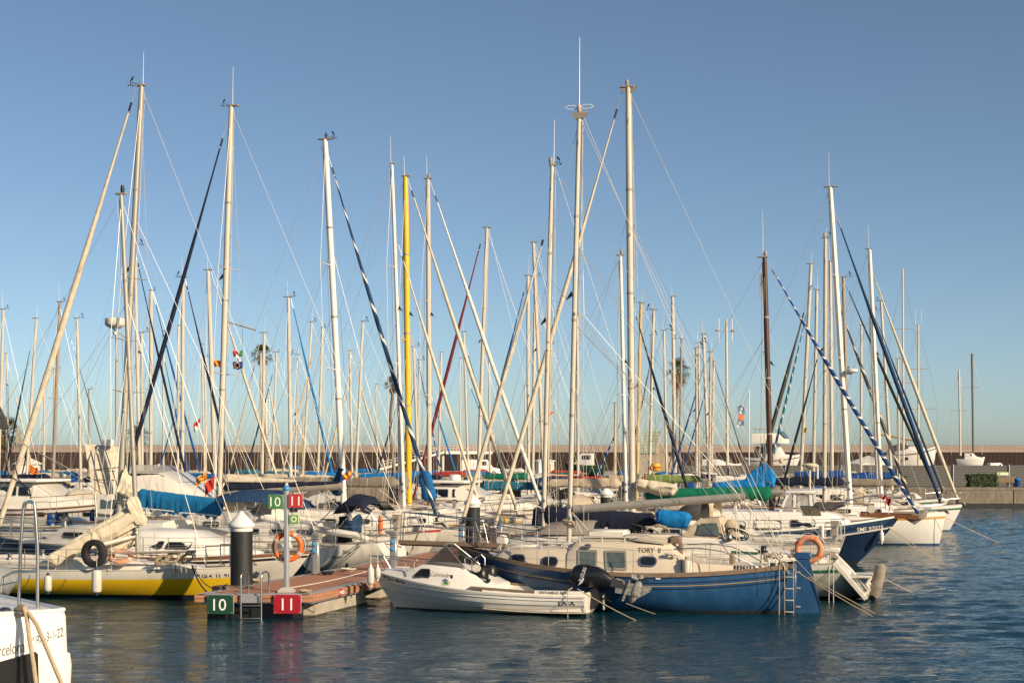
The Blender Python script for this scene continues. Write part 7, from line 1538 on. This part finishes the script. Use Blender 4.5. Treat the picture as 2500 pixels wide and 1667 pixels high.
flag('red yellow red ensign by the navy mast boot',858,1148,838,1164,57,[FRd,FY,FY,FRd],drop=.15)
flag('tiny red yellow red ensign on the mast by the gathered cream sail',1592,1138,1584,1147,70,[FRd,FY,FRd])
flag('faded red flag drooping over the gathered cream sail',1571,1160,1582,1176,52,[FRd],drop=.15)
flag('small yellow signal flag on a halyard near the tilted mast',1962,1045,1969,1056,84,[FY])
flag('small red and white flag among wires beside the navy covered boom mast',1351,1006,1343,1016,84,[FRd,FW])
flag('red cloth pegged to the rail under the striped blue sail',2163,1212,2174,1230,62.0,[FRd],drop=.1); flag('orange red cloth hanging over the rail beside the red one',2150,1209,2163,1218,62.2,[canvas('orange cloth',(.55,.12,.05))])
x=P(1598,1140,75); t=T('marker_float','round yellow float hanging between masts before the sandy steps','float',x,0); t.part('float', MB().lathe([(0,-.22),(.2,-.18),(.27,-.02),(.27,.06),(.2,.18),(0,.22)],(.05,0,0),16),M('yellow float',(.65,.35,.02),rough=.5)); t.part('band', MB().lathe([(.275,-.03),(.275,.03)],(.05,0,0),16),FRd); t.part('line', wire((.05,0,.2),(.05,0,2.5),.01),WIRE)
# lazily hung black halyards and clew at the picture edge
solo('sail_clew', MB().hull([P(0,990,49),P(-10,1048,49),P(22,1043,49.0),P(10,1010,49),P(4,1000,49.1),P(20,1046,49.1)]),[C_SLATE],'grey folded clew of a furled sail at the picture edge','sail')
solo('sail_clew', MB().hull([P(36,1080,49.6),P(42,1035,49.6),P(58,1082,49.5),P(40,1040,49.7),P(50,1088,49.6)]),[C_CREAM],'cream clew sticking out of the thick cream furled sail','sail')
for lab,pts in (('black slack sheet looping from the clew to the steel ladder, inner one',[P(18,1045,48),P(24,1090,47),P(45,1170,45),P(72,1195,42),P(75,1215,40)]),('black slack sheet looping from the clew to the steel ladder, outer one',[P(12,1045,48),P(10,1110,47),P(22,1160,45),P(60,1185,42),P(74,1200,40)])): solo('sheet', MB().tube(pts,.018,6),[ROPED],lab,'rope','mooring ropes')
for lab,a,b in (('white rope from the cream clew running across to the grey masts, upper',P(57,1082,49.5),P(262,1212,47)),('white rope from the cream clew running across to the grey masts, lower',P(57,1084,49.5),P(255,1190,47))): solo('sheet', MB().tube([a,b],.012,5),[ROPEW],lab,'rope','mooring ropes')
# ------------------------------------------------------------------ small things lying on the pontoon
def coil_thing(label, px, py, r, m, seed, n=6):
    d = CH-.61; d = F*d/(py-HZ); p = P(px, py, d); rg = random.Random(seed); pts = []
    for i in range(n*16):
        a = i/16*2*math.pi; rr = r*(.55+.45*(i/(n*16)))*(1+.1*rg.uniform(-1,1)); pts.append(p+V((rr*math.cos(a), rr*math.sin(a), .02+.012*(i//16)+.01*rg.uniform(-1,1))))
    solo('rope_coil', MB().tube(pts, .016, 5), [m], label, 'rope coil', 'rope coils lying on the pontoon')
coil_thing('pale rope coil on the deck edge beside the black pile', 628, 1422, .22, ROPE, 1)
coil_thing('dark rope coil on the deck edge beside the grey pedestal near the sign pole', 800, 1402, .2, ROPED, 2)
coil_thing('tan rope coil on the deck corner behind the crimson sign', 745, 1446, .16, ROPE, 3, 4)
coil_thing('white rope coil on the far deck edge before the bimini sloop', 850, 1394, .22, ROPEW, 4)
for lab, pts in (('tan rope dangling over the pontoon side near the crimson sign', [(758,1446,.62),(764,1452,.55),(766,1475,.3),(768,1508,-.05)]), ('tan rope looped down the pontoon side beside the cuddy boat bow', [(878,1424,.62),(886,1432,.5),(884,1450,.3),(896,1470,.0)])):
    q = []
    for px,py,z in pts: q.append(PZ(px, F*(CH-z)/(py-HZ), z))
    solo('mooring_rope', MB().tube(q, .013, 5), [ROPE], lab, 'rope', 'mooring ropes')
